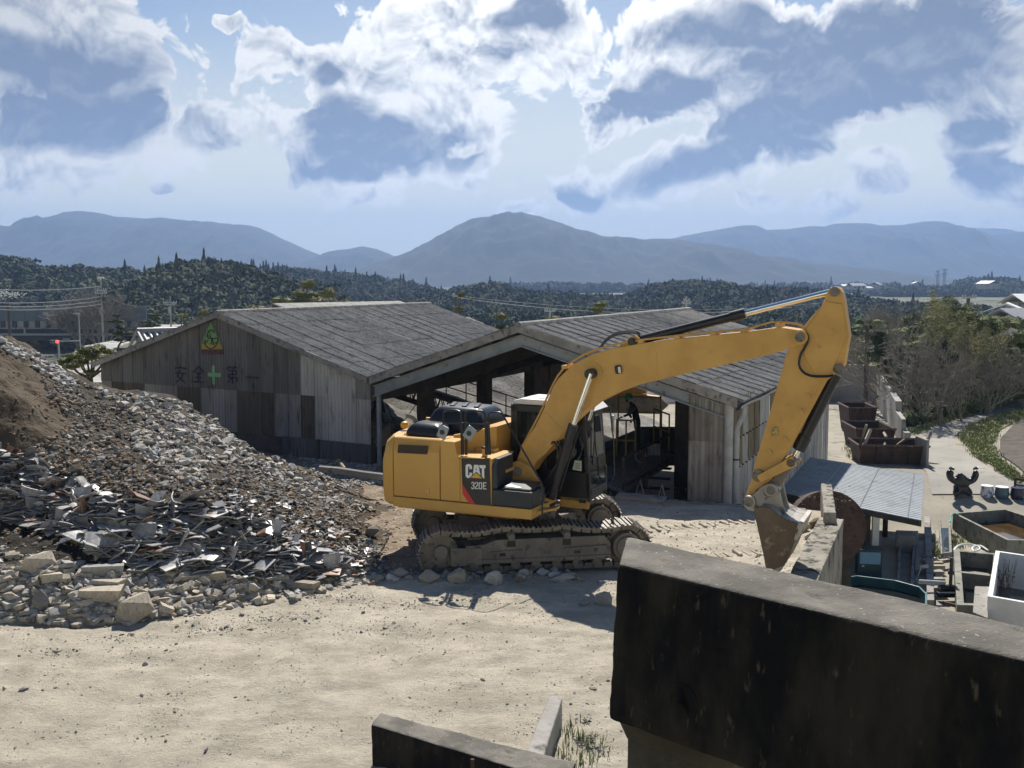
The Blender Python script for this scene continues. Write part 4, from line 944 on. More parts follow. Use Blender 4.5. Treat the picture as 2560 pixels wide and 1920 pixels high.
# bucket cylinder and linkage
rm = ram('bucket_cylinder', LL(2088, 938, 0), LL(2000, 1118, 0), LL(1981, 1152, 0), .10, .05, ex)
m = MB(); a = LL(1979, 1155, -.2); m.cyl(a-Vector((0, .1, 0)), a+Vector((0, .5, 0)), .075, n=16); m.build('pin', m_dirt, rm)
for b in (-.30, .22):
    m = MB(); p, q_ = L(1979, 1155, -.2), L(1905, 1193, -.2); d = Vector((q_[0]-p[0], 0, q_[1]-p[1])).normalized(); n_ = Vector((-d.z, 0, d.x))*.07
    P = [Vector((p[0], b, p[1]))+n_*1.3-d*.07, Vector((p[0], b, p[1]))-n_*1.3-d*.07, Vector((q_[0], b, q_[1]))-n_+d*.05, Vector((q_[0], b, q_[1]))+n_+d*.05]; m.prism(P, (0, .07, 0)); m.build('link_arm', m_yel2, ex, bevel=.012)
m = MB(); p, q_ = LL(1979, 1155, -.15), LL(1927, 1225, -.15); d = (q_-p).normalized(); n_ = Vector((-d.z, 0, d.x))*.09; m.prism([p+n_*.7, p-n_*.7, q_-n_*1.2, q_+n_*1.2], (0, .32, 0)); m.cyl(q_-Vector((0, .22, 0)), q_+Vector((0, .55, 0)), .095, n=16); m.build('bucket_link', m_dirt, ex, bevel=.015)
# bucket
K = -.58; bw = 1.12
bo = [(1884, 1277), (1901, 1266), (1925, 1270), (1950, 1290), (1972, 1301), (2003, 1312), (1988, 1350), (1974, 1386), (1960, 1414), (1936, 1424), (1914, 1420), (1909, 1390), (1897, 1335)]
bpts = [L(x, y, K) for x, y in bo]
m = MB()
for y0 in (K, K+bw-.04): m.poly2(bpts, y0, y0+.04)
shell = bpts[1:10]; inn = []
for i, p in enumerate(shell):
    c = (sum(q[0] for q in bpts)/len(bpts), sum(q[1] for q in bpts)/len(bpts)); v_ = Vector((c[0]-p[0], c[1]-p[1])).normalized()*.035; inn.append((p[0]+v_.x, p[1]+v_.y))
for i in range(len(shell)-1): m.poly2([shell[i], shell[i+1], inn[i+1], inn[i]], K+.04, K+bw-.04, mi=1 if i < 4 else 0)
bk = m.build('bucket', [m_bucket, m_bktop], ex, bevel=.006)
m = MB(); m.poly2([(shell[4][0]+.03, shell[4][1]+.01), (shell[5][0]+.03, shell[5][1]), (shell[4][0]-.02, shell[4][1]-.05)] if False else [(bpts[5][0]+.03, bpts[5][1]+.02), (bpts[5][0]-.05, bpts[5][1]+.03), (bpts[6][0]-.02, bpts[6][1]), (bpts[6][0]+.03, bpts[6][1])], K-.02, K+bw+.02); m.build('wear_edge', m_bktop, bk, bevel=.008)
for b in (-.30, .16):
    m = MB(); ear = [(1860, 1252), (1868, 1240), (1884, 1236), (1905, 1216), (1922, 1208), (1942, 1214), (1950, 1232), (1956, 1262), (1968, 1300), (1925, 1290), (1895, 1282), (1868, 1274)]
    m.poly2([L(x, y, -.3) for x, y in ear], b, b+.06); m.build('ear', m_bktop, bk, bevel=.012)
for x, y in ((1872, 1256), (1927, 1226)):
    m = MB(); a = LL(x, y, -.38); m.cyl(a, a+Vector((0, .72, 0)), .115, n=22); m.cyl(a-Vector((0, .012, 0)), a, .08, n=18, mi=1); m.build('pin_boss', [m_bktop, m_dirt], bk, bevel=.012)
for k in range(5):
    m = MB(); b = K+.06+k*(bw-.12)/4; p = bpts[9]; m.prism([(p[0]-.05, b-.05, p[1]+.06), (p[0]+.10, b-.05, p[1]+.06), (p[0]+.04, b-.03, p[1]-.14), (p[0], b-.03, p[1]-.14)], (0, .09, 0)); m.build('tooth', m_bktop, bk)
# undercarriage
rel = R(7.6)+PSI
cen = Vector((.25, 20.42, 0)); lc = Vector(((cen-EO).dot(f1), (cen-EO).dot(f2), 0))
TM = Matrix.Translation(lc) @ Matrix.Rotation(rel, 4, 'Z')
m = MB(TM); m.bb((-.75, -.95, .42), (.75, .95, .72)); m.cyl((0, 0, .7), (0, 0, 1.0), .62, n=30)
for sx in (-1, 1):
    for sy in (-1, 1): m.prism([(sx*.3, sy*.4, .40), (sx*.9, sy*.98, .34), (sx*1.25, sy*.98, .34), (sx*.8, sy*.4, .40)], (0, 0, .26))
m.build('carbody', m_dirt, ex, bevel=.02)
HL = 1.76; RW = .36; ZC = .43
for side in (-1, 1):
    yc = side*1.19
    path = []
    for k in range(13): a = R(90+180*k/12); path.append((-HL+RW*math.cos(a), ZC+RW*math.sin(a)))
    for k in range(1, 24): t = k/24; path.append((-HL+2*HL*t, ZC-RW))
    for k in range(13): a = R(-90+180*k/12); path.append((HL+(RW+.02)*math.cos(a), ZC+(RW+.02)*math.sin(a)))
    for k in range(1, 24):
        t = k/24; x = HL-2*HL*t; zz = ZC+RW+.015-.055*abs(math.sin(t*3*math.pi))*(1.0 if .33 < t < .67 else 1.5)+.04*(math.sin(t*math.pi)); path.append((x, zz))
    path.append(path[0]); Pp = [Vector((x, 0, z)) for x, z in path]; seg = [(Pp[i+1]-Pp[i]).length for i in range(len(Pp)-1)]; tot = sum(seg); ns = 49; pitch = tot/ns
    def at(s):
        s %= tot; i = 0
        while s > seg[i]: s -= seg[i]; i = (i+1) % len(seg)
        return Pp[i].lerp(Pp[i+1], s/seg[i])
    m = MB(TM)
    for k in range(ns):
        a, b = at(k*pitch), at((k+1)*pitch); c = (a+b)/2; d = (b-a).normalized(); n_ = Vector((d.z, 0, -d.x)); n_ = -n_
        if n_.dot(c-Vector((max(-HL, min(HL, c.x)), 0, ZC))) < 0: n_ = -n_
        h = (b-a).length*.485; o_ = n_*.05
        for y0, y1 in ((yc-.30, yc+.30),):
            for q0, q1, t0, t1 in ((-h, h, .0, .022), (-h, -h+.022, .022, .055), (-.01, .012, .022, .05), (h-.022, h, .022, .045)):
                m.prism([c+o_+d*q0+n_*t0+Vector((0, y0, 0)), c+o_+d*q1+n_*t0+Vector((0, y0, 0)), c+o_+d*q1+n_*t1+Vector((0, y0, 0)), c+o_+d*q0+n_*t1+Vector((0, y0, 0))], (0, y1-y0, 0))
        for y0 in (yc-.12, yc+.07): m.prism([c+o_+d*(-h*1.05)-n_*.0+Vector((0, y0, 0)), c+o_+d*(h*1.05)+Vector((0, y0, 0)), c+d*(h*.8)-n_*.055+Vector((0, y0, 0)), c-d*(h*.8)-n_*.055+Vector((0, y0, 0))], (0, .05, 0), mi=0)
    tr_ = m.build('track', m_shoe, ex)
    m = MB(TM); ys = yc+side*0; 
    m.poly2([(-1.30, .20), (1.45, .22), (1.45, .50), (1.32, .66), (-.72, .64), (-.95, .56), (-1.30, .54)], yc-.20, yc+.20)
    for yy in (-.235, .215): m.poly2([(-1.58, .17), (-1.0, .17), (-1.0, .50), (-1.58, .52)], yc+yy-.0, yc+yy+.02)
    m.poly2([(-1.28, .20), (1.44, .22), (1.44, .30), (-1.28, .28)], yc-.245, yc+.245); m.poly2([(-.85, .40), (-.25, .42), (-.25, .45), (-.85, .43)], yc-.25, yc+.25); m.poly2([(.55, .43), (1.35, .45), (1.35, .49), (.55, .46)], yc-.26, yc+.26)
    fr = m.build('track_frame', m_dirt, tr_, bevel=.012)
    for x in (-.45, .60):
        m = MB(TM); m.cyl((x, yc-.17, .70), (x, yc+.17, .70), .075, n=16); m.cyl((x, yc-.24, .69), (x, yc-.17, .69), .065, n=14); m.build('carrier_roller', m_dirt, tr_, smooth=30)
        m = MB(TM); m.bb((x-.08, yc-.206, .50), (x+.08, yc-.20, .62)); m.build('frame_slot', m_blk, tr_, bevel=.003)
    for x in (-.62, .80): m = MB(TM); m.bb((x-.05, yc-.206, .33), (x+.06, yc-.20, .39)); m.build('frame_slot', m_blk, tr_)
    for k in range(7):
        m = MB(TM); x = -1.15+k*.39; m.cyl((x, yc-.21, .155), (x, yc+.21, .155), .085, n=14); m.build('track_roller', m_dirt, tr_, smooth=30)
    m = MB(TM); m.cyl((-HL, yc-.10, ZC), (-HL, yc+.10, ZC), RW-.04, n=28); m.cyl((-HL, yc-.19, ZC), (-HL, yc+.19, ZC), .13, n=16); m.build('idler_wheel', m_dirt, tr_, smooth=30)
    m = MB(TM); m.cyl((HL, yc-.06, ZC), (HL, yc+.06, ZC), RW-.02, n=28)
    for k in range(21): a = 2*math.pi*k/21; m.box((HL+(RW)*math.cos(a), yc, ZC+(RW)*math.sin(a)), (.06, .10, .07), ry=-a)
    for s_ in (-1, 1): m.cyl((HL, yc+s_*.06, ZC), (HL, yc+s_*.22, ZC), .29, .27, n=26); m.cyl((HL, yc+s_*.22, ZC), (HL, yc+s_*.27, ZC), .22, .20, n=26)
    m.build('sprocket', m_dirt, tr_, smooth=30)
# ------------------------------------------------------------------ rubble heap
HP = [ # (px, py, z) on the toe, body and crest of the heap
 (-700, 1620, 0), (-400, 1590, 0), (-150, 1575, 0), (0, 1562, 0), (200, 1570, 0), (400, 1552, 0), (600, 1512, 0), (760, 1476, 0), (880, 1452, 0), (960, 1436, .02), (985, 1395, 0), (1000, 1350, 0), (1000, 1290, 0), (980, 1240, 0), (985, 1200, 0),
 (0, 1480, .42), (200, 1500, .38), (400, 1490, .32), (600, 1455, .3), (800, 1430, .25), (900, 1400, .25),
 (0, 1380, .8), (200, 1400, .75), (400, 1410, .6), (600, 1400, .55), (800, 1370, .5), (900, 1335, .3),
 (0, 1230, 1.5), (200, 1290, 1.2), (400, 1300, 1.25), (600, 1310, 1.05), (750, 1290, .85), (850, 1270, .5),
 (-300, 1230, 1.8), (-300, 1050, 3.0), (-300, 850, 4.3), (0, 1050, 2.75), (100, 1080, 2.5), (200, 1120, 2.1), (300, 1150, 1.95), (400, 1150, 1.95), (500, 1170, 1.75), (600, 1190, 1.5), (700, 1230, 1.1), (800, 1250, .7), (900, 1265, .25),
 (0, 930, 3.5), (80, 960, 3.2), (170, 1010, 2.75), (280, 1040, 2.4), (400, 1060, 2.2), (480, 1080, 2.0),
 (-150, 815, 4.3), (0, 852, 4.05), (60, 880, 3.75), (100, 897, 3.5), (160, 935, 3.1), (200, 962, 2.8), (270, 986, 2.45), (350, 1003, 2.15), (400, 1000, 2.15), (460, 1012, 2.05), (540, 1060, 1.6), (640, 1128, 1.05), (700, 1150, .85), (750, 1182, .6), (850, 1236, .22)]
hp = [G(px, py, z) for px, py, z in HP]
crest = hp[-15:]
for p in crest: hp.append(Vector((p.x*1.05-.6, p.y+3.2, max(0, p.z-2.1))))
for x, y in ((-14, 34), (-9, 33.5), (-6, 32), (-4.2, 29), (-3.6, 26), (-3.4, 23), (-18, 33), (-22, 30)): hp.append(Vector((x, y, 0)))
HA = np.array([(p.x, p.y) for p in hp]); HZ = np.array([p.z for p in hp]); nH = len(HA)
def tps(r): return np.where(r > 1e-9, r*r*np.log(np.maximum(r, 1e-9)), 0)
Km = tps(np.linalg.norm(HA[:, None]-HA[None], axis=2))+np.eye(nH)*.25
Pm = np.hstack([np.ones((nH, 1)), HA]); A = np.zeros((nH+3, nH+3)); A[:nH, :nH] = Km; A[:nH, nH:] = Pm; A[nH:, :nH] = Pm.T
sol = np.linalg.solve(A, np.concatenate([HZ, np.zeros(3)]))
def heap_z(x, y):
    X = np.stack([np.atleast_1d(x), np.atleast_1d(y)], -1).reshape(-1, 2)
    r = np.linalg.norm(X[:, None]-HA[None], axis=2)
    return tps(r) @ sol[:nH]+sol[nH]+X @ sol[nH+1:]
n1_, n2_ = 440, 260
gx = np.linspace(-26, -2.6, n1_); gy = np.linspace(14.2, 33, n2_)
XX, YY = np.meshgrid(gx, gy); ZZ = np.minimum(heap_z(XX.ravel(), YY.ravel()).reshape(XX.shape), 4.7)*np.clip((XX+26)/6, 0, 1)
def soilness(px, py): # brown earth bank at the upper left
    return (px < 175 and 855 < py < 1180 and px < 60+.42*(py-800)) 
V = np.zeros((n2_, n1_, 3)); C_ = np.zeros((n2_, n1_, 3))
for j in range(n2_):
    for i in range(n1_):
        x, y, z = XX[j, i], YY[j, i], ZZ[j, i]
        f = min(1, max(0, z/.4)); g = mn.fractal(Vector((x*.9, y*.9, 1.3)), 1, 2.1, 5); g2 = mn.fractal(Vector((x*3.5, y*3.5, 4.3)), 1, 2, 4)
        px, py = pix((x, y, z)); so_ = soilness(px, py)
        zz = z+f*(.14*g+.055*g2+(.16*abs(g) if so_ else 0))
        if z < .03: zz = z-.12
        V[j, i] = (x, y, zz)
        w_ = mn.fractal(Vector((x*.6, y*.6, 9)), 1, 2, 3)
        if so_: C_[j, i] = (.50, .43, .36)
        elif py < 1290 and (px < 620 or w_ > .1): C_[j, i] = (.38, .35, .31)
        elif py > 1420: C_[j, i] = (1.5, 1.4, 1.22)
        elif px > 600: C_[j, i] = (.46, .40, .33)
        else: C_[j, i] = (.20, .19, .18)  # darkened under the tiles to paint the shadow in their gaps
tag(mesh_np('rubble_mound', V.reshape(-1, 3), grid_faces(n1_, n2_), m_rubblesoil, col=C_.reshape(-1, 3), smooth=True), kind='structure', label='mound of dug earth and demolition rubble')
HV = V
def surf(x, y):
    i = (x-gx[0])/(gx[1]-gx[0]); j = (y-gy[0])/(gy[1]-gy[0]); i0, j0 = int(i), int(j)
    if i0 < 0 or j0 < 0 or i0 >= n1_-1 or j0 >= n2_-1: return rough_z(x, y)
    a, b = i-i0, j-j0; z = HV[j0, i0, 2]*(1-a)*(1-b)+HV[j0, i0+1, 2]*a*(1-b)+HV[j0+1, i0, 2]*(1-a)*b+HV[j0+1, i0+1, 2]*a*b
    return max(z, rough_z(x, y))
def px_surf(px, py):
    """where the line of sight through a pixel meets the mound or the ground"""
    r = ray(px, py).normalized(); t = 9.0; o = Vector((0, 0, CAM_H))
    while t < 45:
        p = o+r*t
        if p.z < surf(p.x, p.y): return p
        t += .06
    return None

# stones: lumps cut flat on many sides
def stone_templates(n, seed, npts=14, flat=.75):
    out = []; rs = np.random.RandomState(seed)
    for k in range(n):
        bm = bmesh.new(); P = rs.normal(size=(npts, 3)); P /= np.linalg.norm(P, axis=1)[:, None]; P *= rs.uniform(.72, 1.1, (npts, 1)); P[:, 2] *= flat*rs.uniform(.7, 1.15); P[:, 1] *= rs.uniform(.65, 1)
        vs = [bm.verts.new(p) for p in P]; r_ = bmesh.ops.convex_hull(bm, input=vs)
        bmesh.ops.delete(bm, geom=[v for v in bm.verts if not v.link_faces], context='VERTS'); bmesh.ops.triangulate(bm, faces=bm.faces[:]); bm.verts.index_update()
        out.append((np.array([v.co[:] for v in bm.verts]), np.array([[v.index for v in f.verts] for f in bm.faces]))); bm.free()
    return out
ST = stone_templates(14, 4); STB = stone_templates(6, 9, 26, .9)
def slab_templates(n, seed):
    out = []; rs = np.random.RandomState(seed)
    for k in range(n):   # broken rectangular lumps of concrete
        V = np.array([(x*rs.uniform(.8, 1.1), y*rs.uniform(.4, .7), z*rs.uniform(.25, .45)) for z in (-1, 1) for y in (-1, 1) for x in (-1, 1)])
        F = np.array([(0, 2, 3), (0, 3, 1), (4, 5, 7), (4, 7, 6), (0, 1, 5), (0, 5, 4), (1, 3, 7), (1, 7, 5), (3, 2, 6), (3, 6, 7), (2, 0, 4), (2, 4, 6)]); out.append((V, F))
    return out
SL = slab_templates(8, 6)
def tile_template(rs):
    """a curved roof tile or a broken piece of one"""
    w, l = rs.uniform(.55, 1), rs.uniform(.6, 1); th = .07; n = 6; T, B_ = [], []; cut = rs.uniform(-.3, .3, 4); wav = rs.choice([1, -1]); amp = rs.uniform(.05, .2)
    V = []
    for dz in (0, -th):
        for i in range(n):
            u = i/(n-1)*2-1
            for v in (-1, 1): V.append((u*w, v*l+cut[0 if v < 0 else 1]*u+cut[2]*u*u*v*.5, wav*amp*(1-u*u)+(.12*max(0, u-.55)/.45 if cut[3] > 0 else 0)+dz))
    F = []
    for i in range(n-1):
        a = 2*i; F += [(a, a+2, a+3), (a, a+3, a+1)]; b = 2*n+a; F += [(b, b+3, b+2), (b, b+1, b+3)]; F += [(a, b, b+2), (a, b+2, a+2), (a+1, a+3, b+3), (a+1, b+3, b+1)]
    F += [(0, 1, 2*n+1), (0, 2*n+1, 2*n), (2*n-2, 4*n-2, 4*n-1), (2*n-2, 4*n-1, 2*n-1)]
    return np.array(V), np.array(F)
_rt = np.random.RandomState(12); TT = [tile_template(_rt) for k in range(16)]
m_rock = mat('pale_rubble_stone', (.37, .36, .335), (.47, .455, .425), scale=3, rough=.9, tone=True, bump=.6, bscale=20, c3=(.24, .22, .19), c3scale=7, c3stops=(.5, .72), spec=.25)
m_tile = mat('glazed_roof_tile', (.20, .20, .205), (.11, .112, .12), scale=2.5, rough=.42, tone=True, c3=(.26, .25, .24), c3scale=5, c3stops=(.52, .66), spec=.6)
def inside(px, py, P):
    c = False; n = len(P)
    for i in range(n):
        x0, y0 = P[i]; x1, y1 = P[(i+1) % n]
        if (y0 > py) != (y1 > py) and px < (x1-x0)*(py-y0)/(y1-y0)+x0: c = not c
    return c
Z_TILE = [(-200, 1120), (0, 1120), (70, 1135), (130, 1180), (300, 1245), (420, 1262), (520, 1255), (640, 1300), (760, 1360), (880, 1415), (860, 1450), (740, 1452), (600, 1445), (470, 1440), (350, 1435), (260, 1400), (120, 1330), (0, 1300), (-200, 1300)]
Z_TOE = [(-300, 1385), (0, 1375), (120, 1400), (260, 1425), (420, 1440), (700, 1450), (870, 1448), (990, 1430), (1000, 1455), (860, 1470), (740, 1498), (600, 1520), (400, 1556), (200, 1566), (0, 1555), (-300, 1590)]
Z_LIGHT = [(195, 955), (270, 980), (400, 995), (470, 1005), (560, 1055), (650, 1125), (760, 1175), (860, 1235), (930, 1275), (880, 1300), (800, 1265), (700, 1215), (600, 1160), (540, 1165), (500, 1215), (430, 1200), (360, 1150), (310, 1085), (370, 1050), (290, 1015)]
rs = np.random.RandomState(21)
def smooth_pick(zone, n):
    xs_ = [p[0] for p in zone]; ys_ = [p[1] for p in zone]; out = []
    while len(out) < n:
        px, py = rs.uniform(min(xs_), max(xs_)), rs.uniform(min(ys_), max(ys_))
        if inside(px, py, zone):
            p = px_surf(px, py)
            if p is not None: out.append(p)
    return out
def stone(p, r, emb=.25, sq=(1, 1, 1)): return (p.x, p.y, p.z+r*(.45-emb), r*sq[0]*rs.uniform(.8, 1.3), r*sq[1]*rs.uniform(.7, 1.1), r*sq[2]*rs.uniform(.7, 1.1), rs.uniform(0, 6.28), rs.uniform(-.6, .6))
def logr(a, b): return math.exp(rs.uniform(math.log(a), math.log(b)))
GREY, WARM, BROWN, DARK = np.array((1.0, 1.0, 1.02)), np.array((1.12, 1.03, .90)), np.array((.62, .46, .33)), np.array((.38, .37, .37))
def tones(base, n, v=.25): return [base[rs.randint(len(base))]*rs.uniform(1-v, 1+v) for _ in range(n)]
for zn, n_, lb in (([(540, 1160), (620, 1165), (720, 1212), (870, 1290), (840, 1312), (700, 1248), (560, 1208)], 750, 'dark clods on the bare shoulder of the mound'), ([(100, 920), (200, 975), (330, 1012), (340, 1062), (250, 1075), (120, 1005)], 600, 'dark clods below the brow of the mound')):
    P = smooth_pick(zn, n_); Q = [stone(p, logr(.02, .09)) for p in P]
    scatter('dark_clods', Q, ST, m_rock, label=lb, tones=tones([DARK, DARK*1.4, BROWN*.8, GREY*.6], len(Q)))
# tiles
def tile_xf(p, s): return (p.x, p.y, p.z+s*.25, s, s, s, rs.uniform(0, 6.28), rs.normal()*(.28 if rs.rand() < .65 else .8))
TC = [np.array((1, 1, 1.03)), np.array((.8, .82, .88)), np.array((1.5, 1.47, 1.42)), np.array((2.1, 2.03, 1.93)), np.array((1.5, .8, .5))]
def tcol(n): return [TC[rs.choice(5, p=[.20, .12, .33, .29, .06])]*rs.uniform(.7, 1.3) for _ in range(n)]
P = smooth_pick(Z_LIGHT, 1900); Q = [stone(p, logr(.025, .13)) for p in P]
scatter('loose_stones', Q, ST, m_rock, label='pale broken stones spilling along the crest of the mound', tones=tones([GREY*1.1, GREY*.85, WARM*.9, WARM*.7, DARK*1.3], len(Q)))
P = smooth_pick(Z_TOE, 2300); Q = [stone(p, logr(.03, .13)) for p in P]
scatter('concrete_rubble', Q, ST+SL, m_rock, label='pale concrete and stone rubble along the foot of the mound', tones=tones([WARM*.95, WARM*.85, GREY*.9, GREY*.7], len(Q)))
Z_MID = [(100, 950), (280, 1040), (420, 1180), (560, 1200), (700, 1240), (840, 1300), (960, 1370), (980, 1430), (880, 1440), (760, 1360), (620, 1290), (480, 1240), (300, 1240), (130, 1170), (60, 1130), (180, 1060)]
P = smooth_pick(Z_MID, 3900); Q = [stone(p, logr(.02, .085)) for p in P]
scatter('dark_clods', Q, ST, m_rock, label='dark clods and small stones on the face of the mound', tones=tones([DARK*.9, DARK*1.2, BROWN*.7, BROWN*.85, DARK*1.7], len(Q)))
Z_SOIL = [(-200, 860), (0, 870), (120, 950), (200, 1080), (130, 1170), (0, 1120), (-200, 1120)]
P = smooth_pick(Z_SOIL, 700); Q = [stone(p, logr(.015, .06)) for p in P]
scatter('earth_clods', Q, ST, m_rock, label='small clods on the brown earth bank', tones=tones([BROWN*.7, BROWN*.9, DARK], len(Q)))
P = smooth_pick(Z_MID+[(985, 1395)], 230); Q = [stone(p, logr(.03, .11)) for p in P]
scatter('loose_stones', Q, ST, m_rock, label='pale stones strewn over the dark face of the mound', tones=tones([GREY*.95, GREY*.7, WARM*.8], len(Q)))
P = smooth_pick(Z_LIGHT, 1000); Q = [stone(p, logr(.015, .06)) for p in P]
scatter('dark_clods', Q, ST, m_rock, label='dark earth crumbs between the pale crest stones', tones=tones([DARK, DARK*1.4, BROWN*.8], len(Q)))
Z_BL = [(60, 1130), (300, 1240), (640, 1290), (880, 1400), (880, 1470), (600, 1470), (300, 1440), (60, 1400), (-100, 1360), (-100, 1120)]
P = smooth_pick(Z_BL, 1500); Q = [stone(p, logr(.015, .08)) for p in P]
scatter('rubble_crumbs', Q, ST, m_rock, label='dusty crumbs and stones among the broken tiles', tones=tones([GREY*.7, WARM*.8, DARK*1.2, BROWN*1.1], len(Q)))
P = smooth_pick([(560, 1200), (720, 1250), (900, 1330), (980, 1420), (900, 1460), (820, 1420), (700, 1340), (560, 1290)], 350); Q = [tile_xf(p, logr(.05, .12)) for p in P]
scatter('tile_shards', Q, TT, m_tile, label='stray tile shards on the brown right flank of the mound', tones=tcol(len(Q)))
# plastic sheet and light stones on the brow at the left
P = smooth_pick([(0, 848), (110, 893), (200, 955), (190, 985), (90, 925), (0, 875)], 260); Q = [stone(p, logr(.04, .12)) for p in P]
scatter('brow_stones', Q, ST, m_rock, label='light grey stones along the brow at the far left', tones=tones([GREY*.9, GREY*1.1], len(Q)))
P = smooth_pick(Z_TILE, 2000); Q = [tile_xf(p, logr(.08, .21)) for p in P]
scatter('tile_shards', Q, TT, m_tile, label='mass of broken dark roof tiles across the mound', tones=tcol(len(Q)))
def single(name, tmpl, m_, x, tone, label, cat, group):
    V, F = tmpl; o = mesh_np(name, V, F, m_, col=np.tile(np.array(tone), (len(V), 1)))
    o.location = x[:3]; o.scale = x[3:6]; o.rotation_euler = (x[7], 0, x[6]); return tag(o, label, cat, group, 'thing')
for k, p in enumerate(smooth_pick(Z_TILE, 110)):
    x = tile_xf(p, rs.uniform(.19, .27)); single('roof_tile', TT[rs.randint(len(TT))], m_tile, (x[0], x[1], x[2]+.05)+x[3:], tcol(1)[0], 'large piece of dark roof tile lying on the tile spoil', 'roof tile', 'larger roof tile pieces on the mound')
for k, p in enumerate(smooth_pick(Z_TOE, 70)):
    x = stone(p, rs.uniform(.10, .17), .15); single('concrete_chunk', (ST+SL)[rs.randint(22)], m_rock, x, WARM*rs.uniform(.85, 1.15), 'pale broken chunk in the rubble along the foot of the mound', 'chunk', 'larger chunks along the foot of the mound')
for k, p in enumerate(smooth_pick(Z_LIGHT, 60)):
    x = stone(p, rs.uniform(.12, .18), .1); single('rubble_stone', ST[rs.randint(14)], m_rock, x, GREY*rs.uniform(.9, 1.25), 'pale stone on the upper slope of the mound', 'stone', 'larger stones on the upper slope')
def placed(px, py, r, sq, tone, label, cat='boulder', name='boulder', tmp=None, rz=.3, tilt=0.0, up=.45):
    if name != 'boulder' and name != 'stone': r *= .85
    tone = tone*.88
    p = px_surf(px, py); t = tmp or STB[rs.randint(6)]
    return single(name, t, m_rock, (p.x, p.y+r*.4, p.z+r*sq[2]*up, r*sq[0], r*sq[1], r*sq[2], rz, tilt), tone, label, cat, None)
placed(322, 1560, .36, (1, .9, 1.05), WARM*.95, 'largest pale boulder standing at the foot of the tile spoil')
placed(82, 1440, .33, (1.05, .8, .95), WARM*1.1, 'big pale boulder among the rubble at the left end')
placed(98, 1530, .22, (.8, .7, 1.7), GREY*.6, 'upright grey slab of stone left of the largest boulder', 'slab', 'stone_slab')
placed(245, 1512, .38, (1.0, .8, .9), WARM*1.1, 'squared buff block lying left of the largest boulder', 'block', 'concrete_block', SL[0], .1)
placed(270, 1480, .32, (.9, .7, .8), WARM*1.1, 'pale squared piece on top of the rubble behind the largest boulder', 'block', 'concrete_block', SL[2], -.2)
placed(250, 1450, .40, (1, .7, .8), GREY*.9, 'long grey concrete piece half buried under the tiles', 'block', 'concrete_block', SL[3], .2)
placed(505, 1460, .42, (1, .45, .6), WARM*.95, 'long tilted concrete bar leaning on the rubble', 'bar', 'concrete_bar', SL[1], .35, .2)
placed(755, 1480, .30, (1.1, .8, .8), WARM*.8, 'brownish concrete block at the right end of the rubble', 'block', 'concrete_block', SL[4], -.3)
placed(695, 1425+35, .22, (1, .8, 1), GREY*.9, 'grey squared stone beside the brownish block', 'block', 'concrete_block', SL[5], .2)
for px, py, r, tone, lb in ((1140, 1458, .26, WARM*.95, 'pale triangular stone in front of the track'), (1236, 1462, .22, GREY*1.25, 'white rounded block in front of the track'), (1070, 1458, .26, WARM*.9, 'pair of warm brown stones left of the triangular stone'),
                            (1355, 1440, .16, GREY*1.2, 'small white stone before the middle track rollers'), (1402, 1455, .26, GREY*1.25, 'flat white slab in the shade of the excavator'), (1000, 1445, .2, WARM, 'buff stone at the end of the stone row'),
                            (930, 1455, .22, WARM*.9, 'flat buff stone by the right end of the rubble'), (1310, 1445, .15, GREY, 'small grey stone behind the white block'), (1510, 1516, .22, GREY*.8, 'rounded grey boulder next to the big dark wall block'), (1460, 1515, .12, GREY*.8, 'small grey stone in the shadow edge'),
                            (925, 1340, .22, GREY*.7, 'dark angular stone on the brown ground left of the track')):
    r *= .85; fl = (1.3, .7, .45) if 'flat' in lb else (1, .9, .9); placed(px, py, r, fl, tone, lb, 'stone', 'stone')
for k, (px, py, r) in enumerate(((2005, 1330, .22), (2050, 1322, .26), (2035, 1352, .24))):
    placed(px, py, r, (1.1, .8, .8), (WARM*.9, BROWN*.9, WARM*1.1)[k], ('pale stone just behind the bucket edge', 'dark brown stone between bucket and low wall', 'wedge shaped buff stone by the low wall')[k], 'stone', 'stone')
# row of stones in front of the tracks, litter on the ground
P = [px_surf(rs.uniform(930, 1460), 1440+rs.normal()*9) for k in range(150)]; Q = [stone(p, logr(.03, .13)) for p in P]
scatter('stone_row', Q, ST, m_rock, label='stones pushed up in a row beside the track', tones=tones([WARM, GREY, WARM*.8, BROWN*1.3], len(Q)))
Q = []; T_ = []
while len(Q) < 5200:
    px, py = rs.uniform(-60, 1560), 1460+460*rs.rand()**1.7
    if mn.noise(Vector((px/160, py/60, 2))) < rs.uniform(-.45, .35)+(py-1500)/1500: continue
    p = G(px, py, 0); r_ = logr(.005, .016 if rs.rand() < .85 else (.03 if rs.rand() < .85 else .06)); Q.append(stone(Vector((p.x, p.y, rough_z(p.x, p.y))), r_)); T_.append((GREY*.6, WARM*.7, GREY*.8, WARM)[rs.randint(4)])
scatter('gravel_litter', Q, ST, m_rock, label='small stones littering the pale ground', tones=T_)
Q = []; T_ = []
while len(Q) < 2600:
    px, py = rs.uniform(780, 1100), rs.uniform(1150, 1440)
    p = px_surf(px, py)
    if p is None: continue
    Q.append(stone(p, logr(.015, .075))); T_.append((BROWN*1.2, WARM*.7, WARM*.9, GREY*.8, BROWN)[rs.randint(5)])
scatter('clod_ground', Q, ST, m_rock, label='brown stony ground between mound and excavator', tones=T_)
Q = []; T_ = []
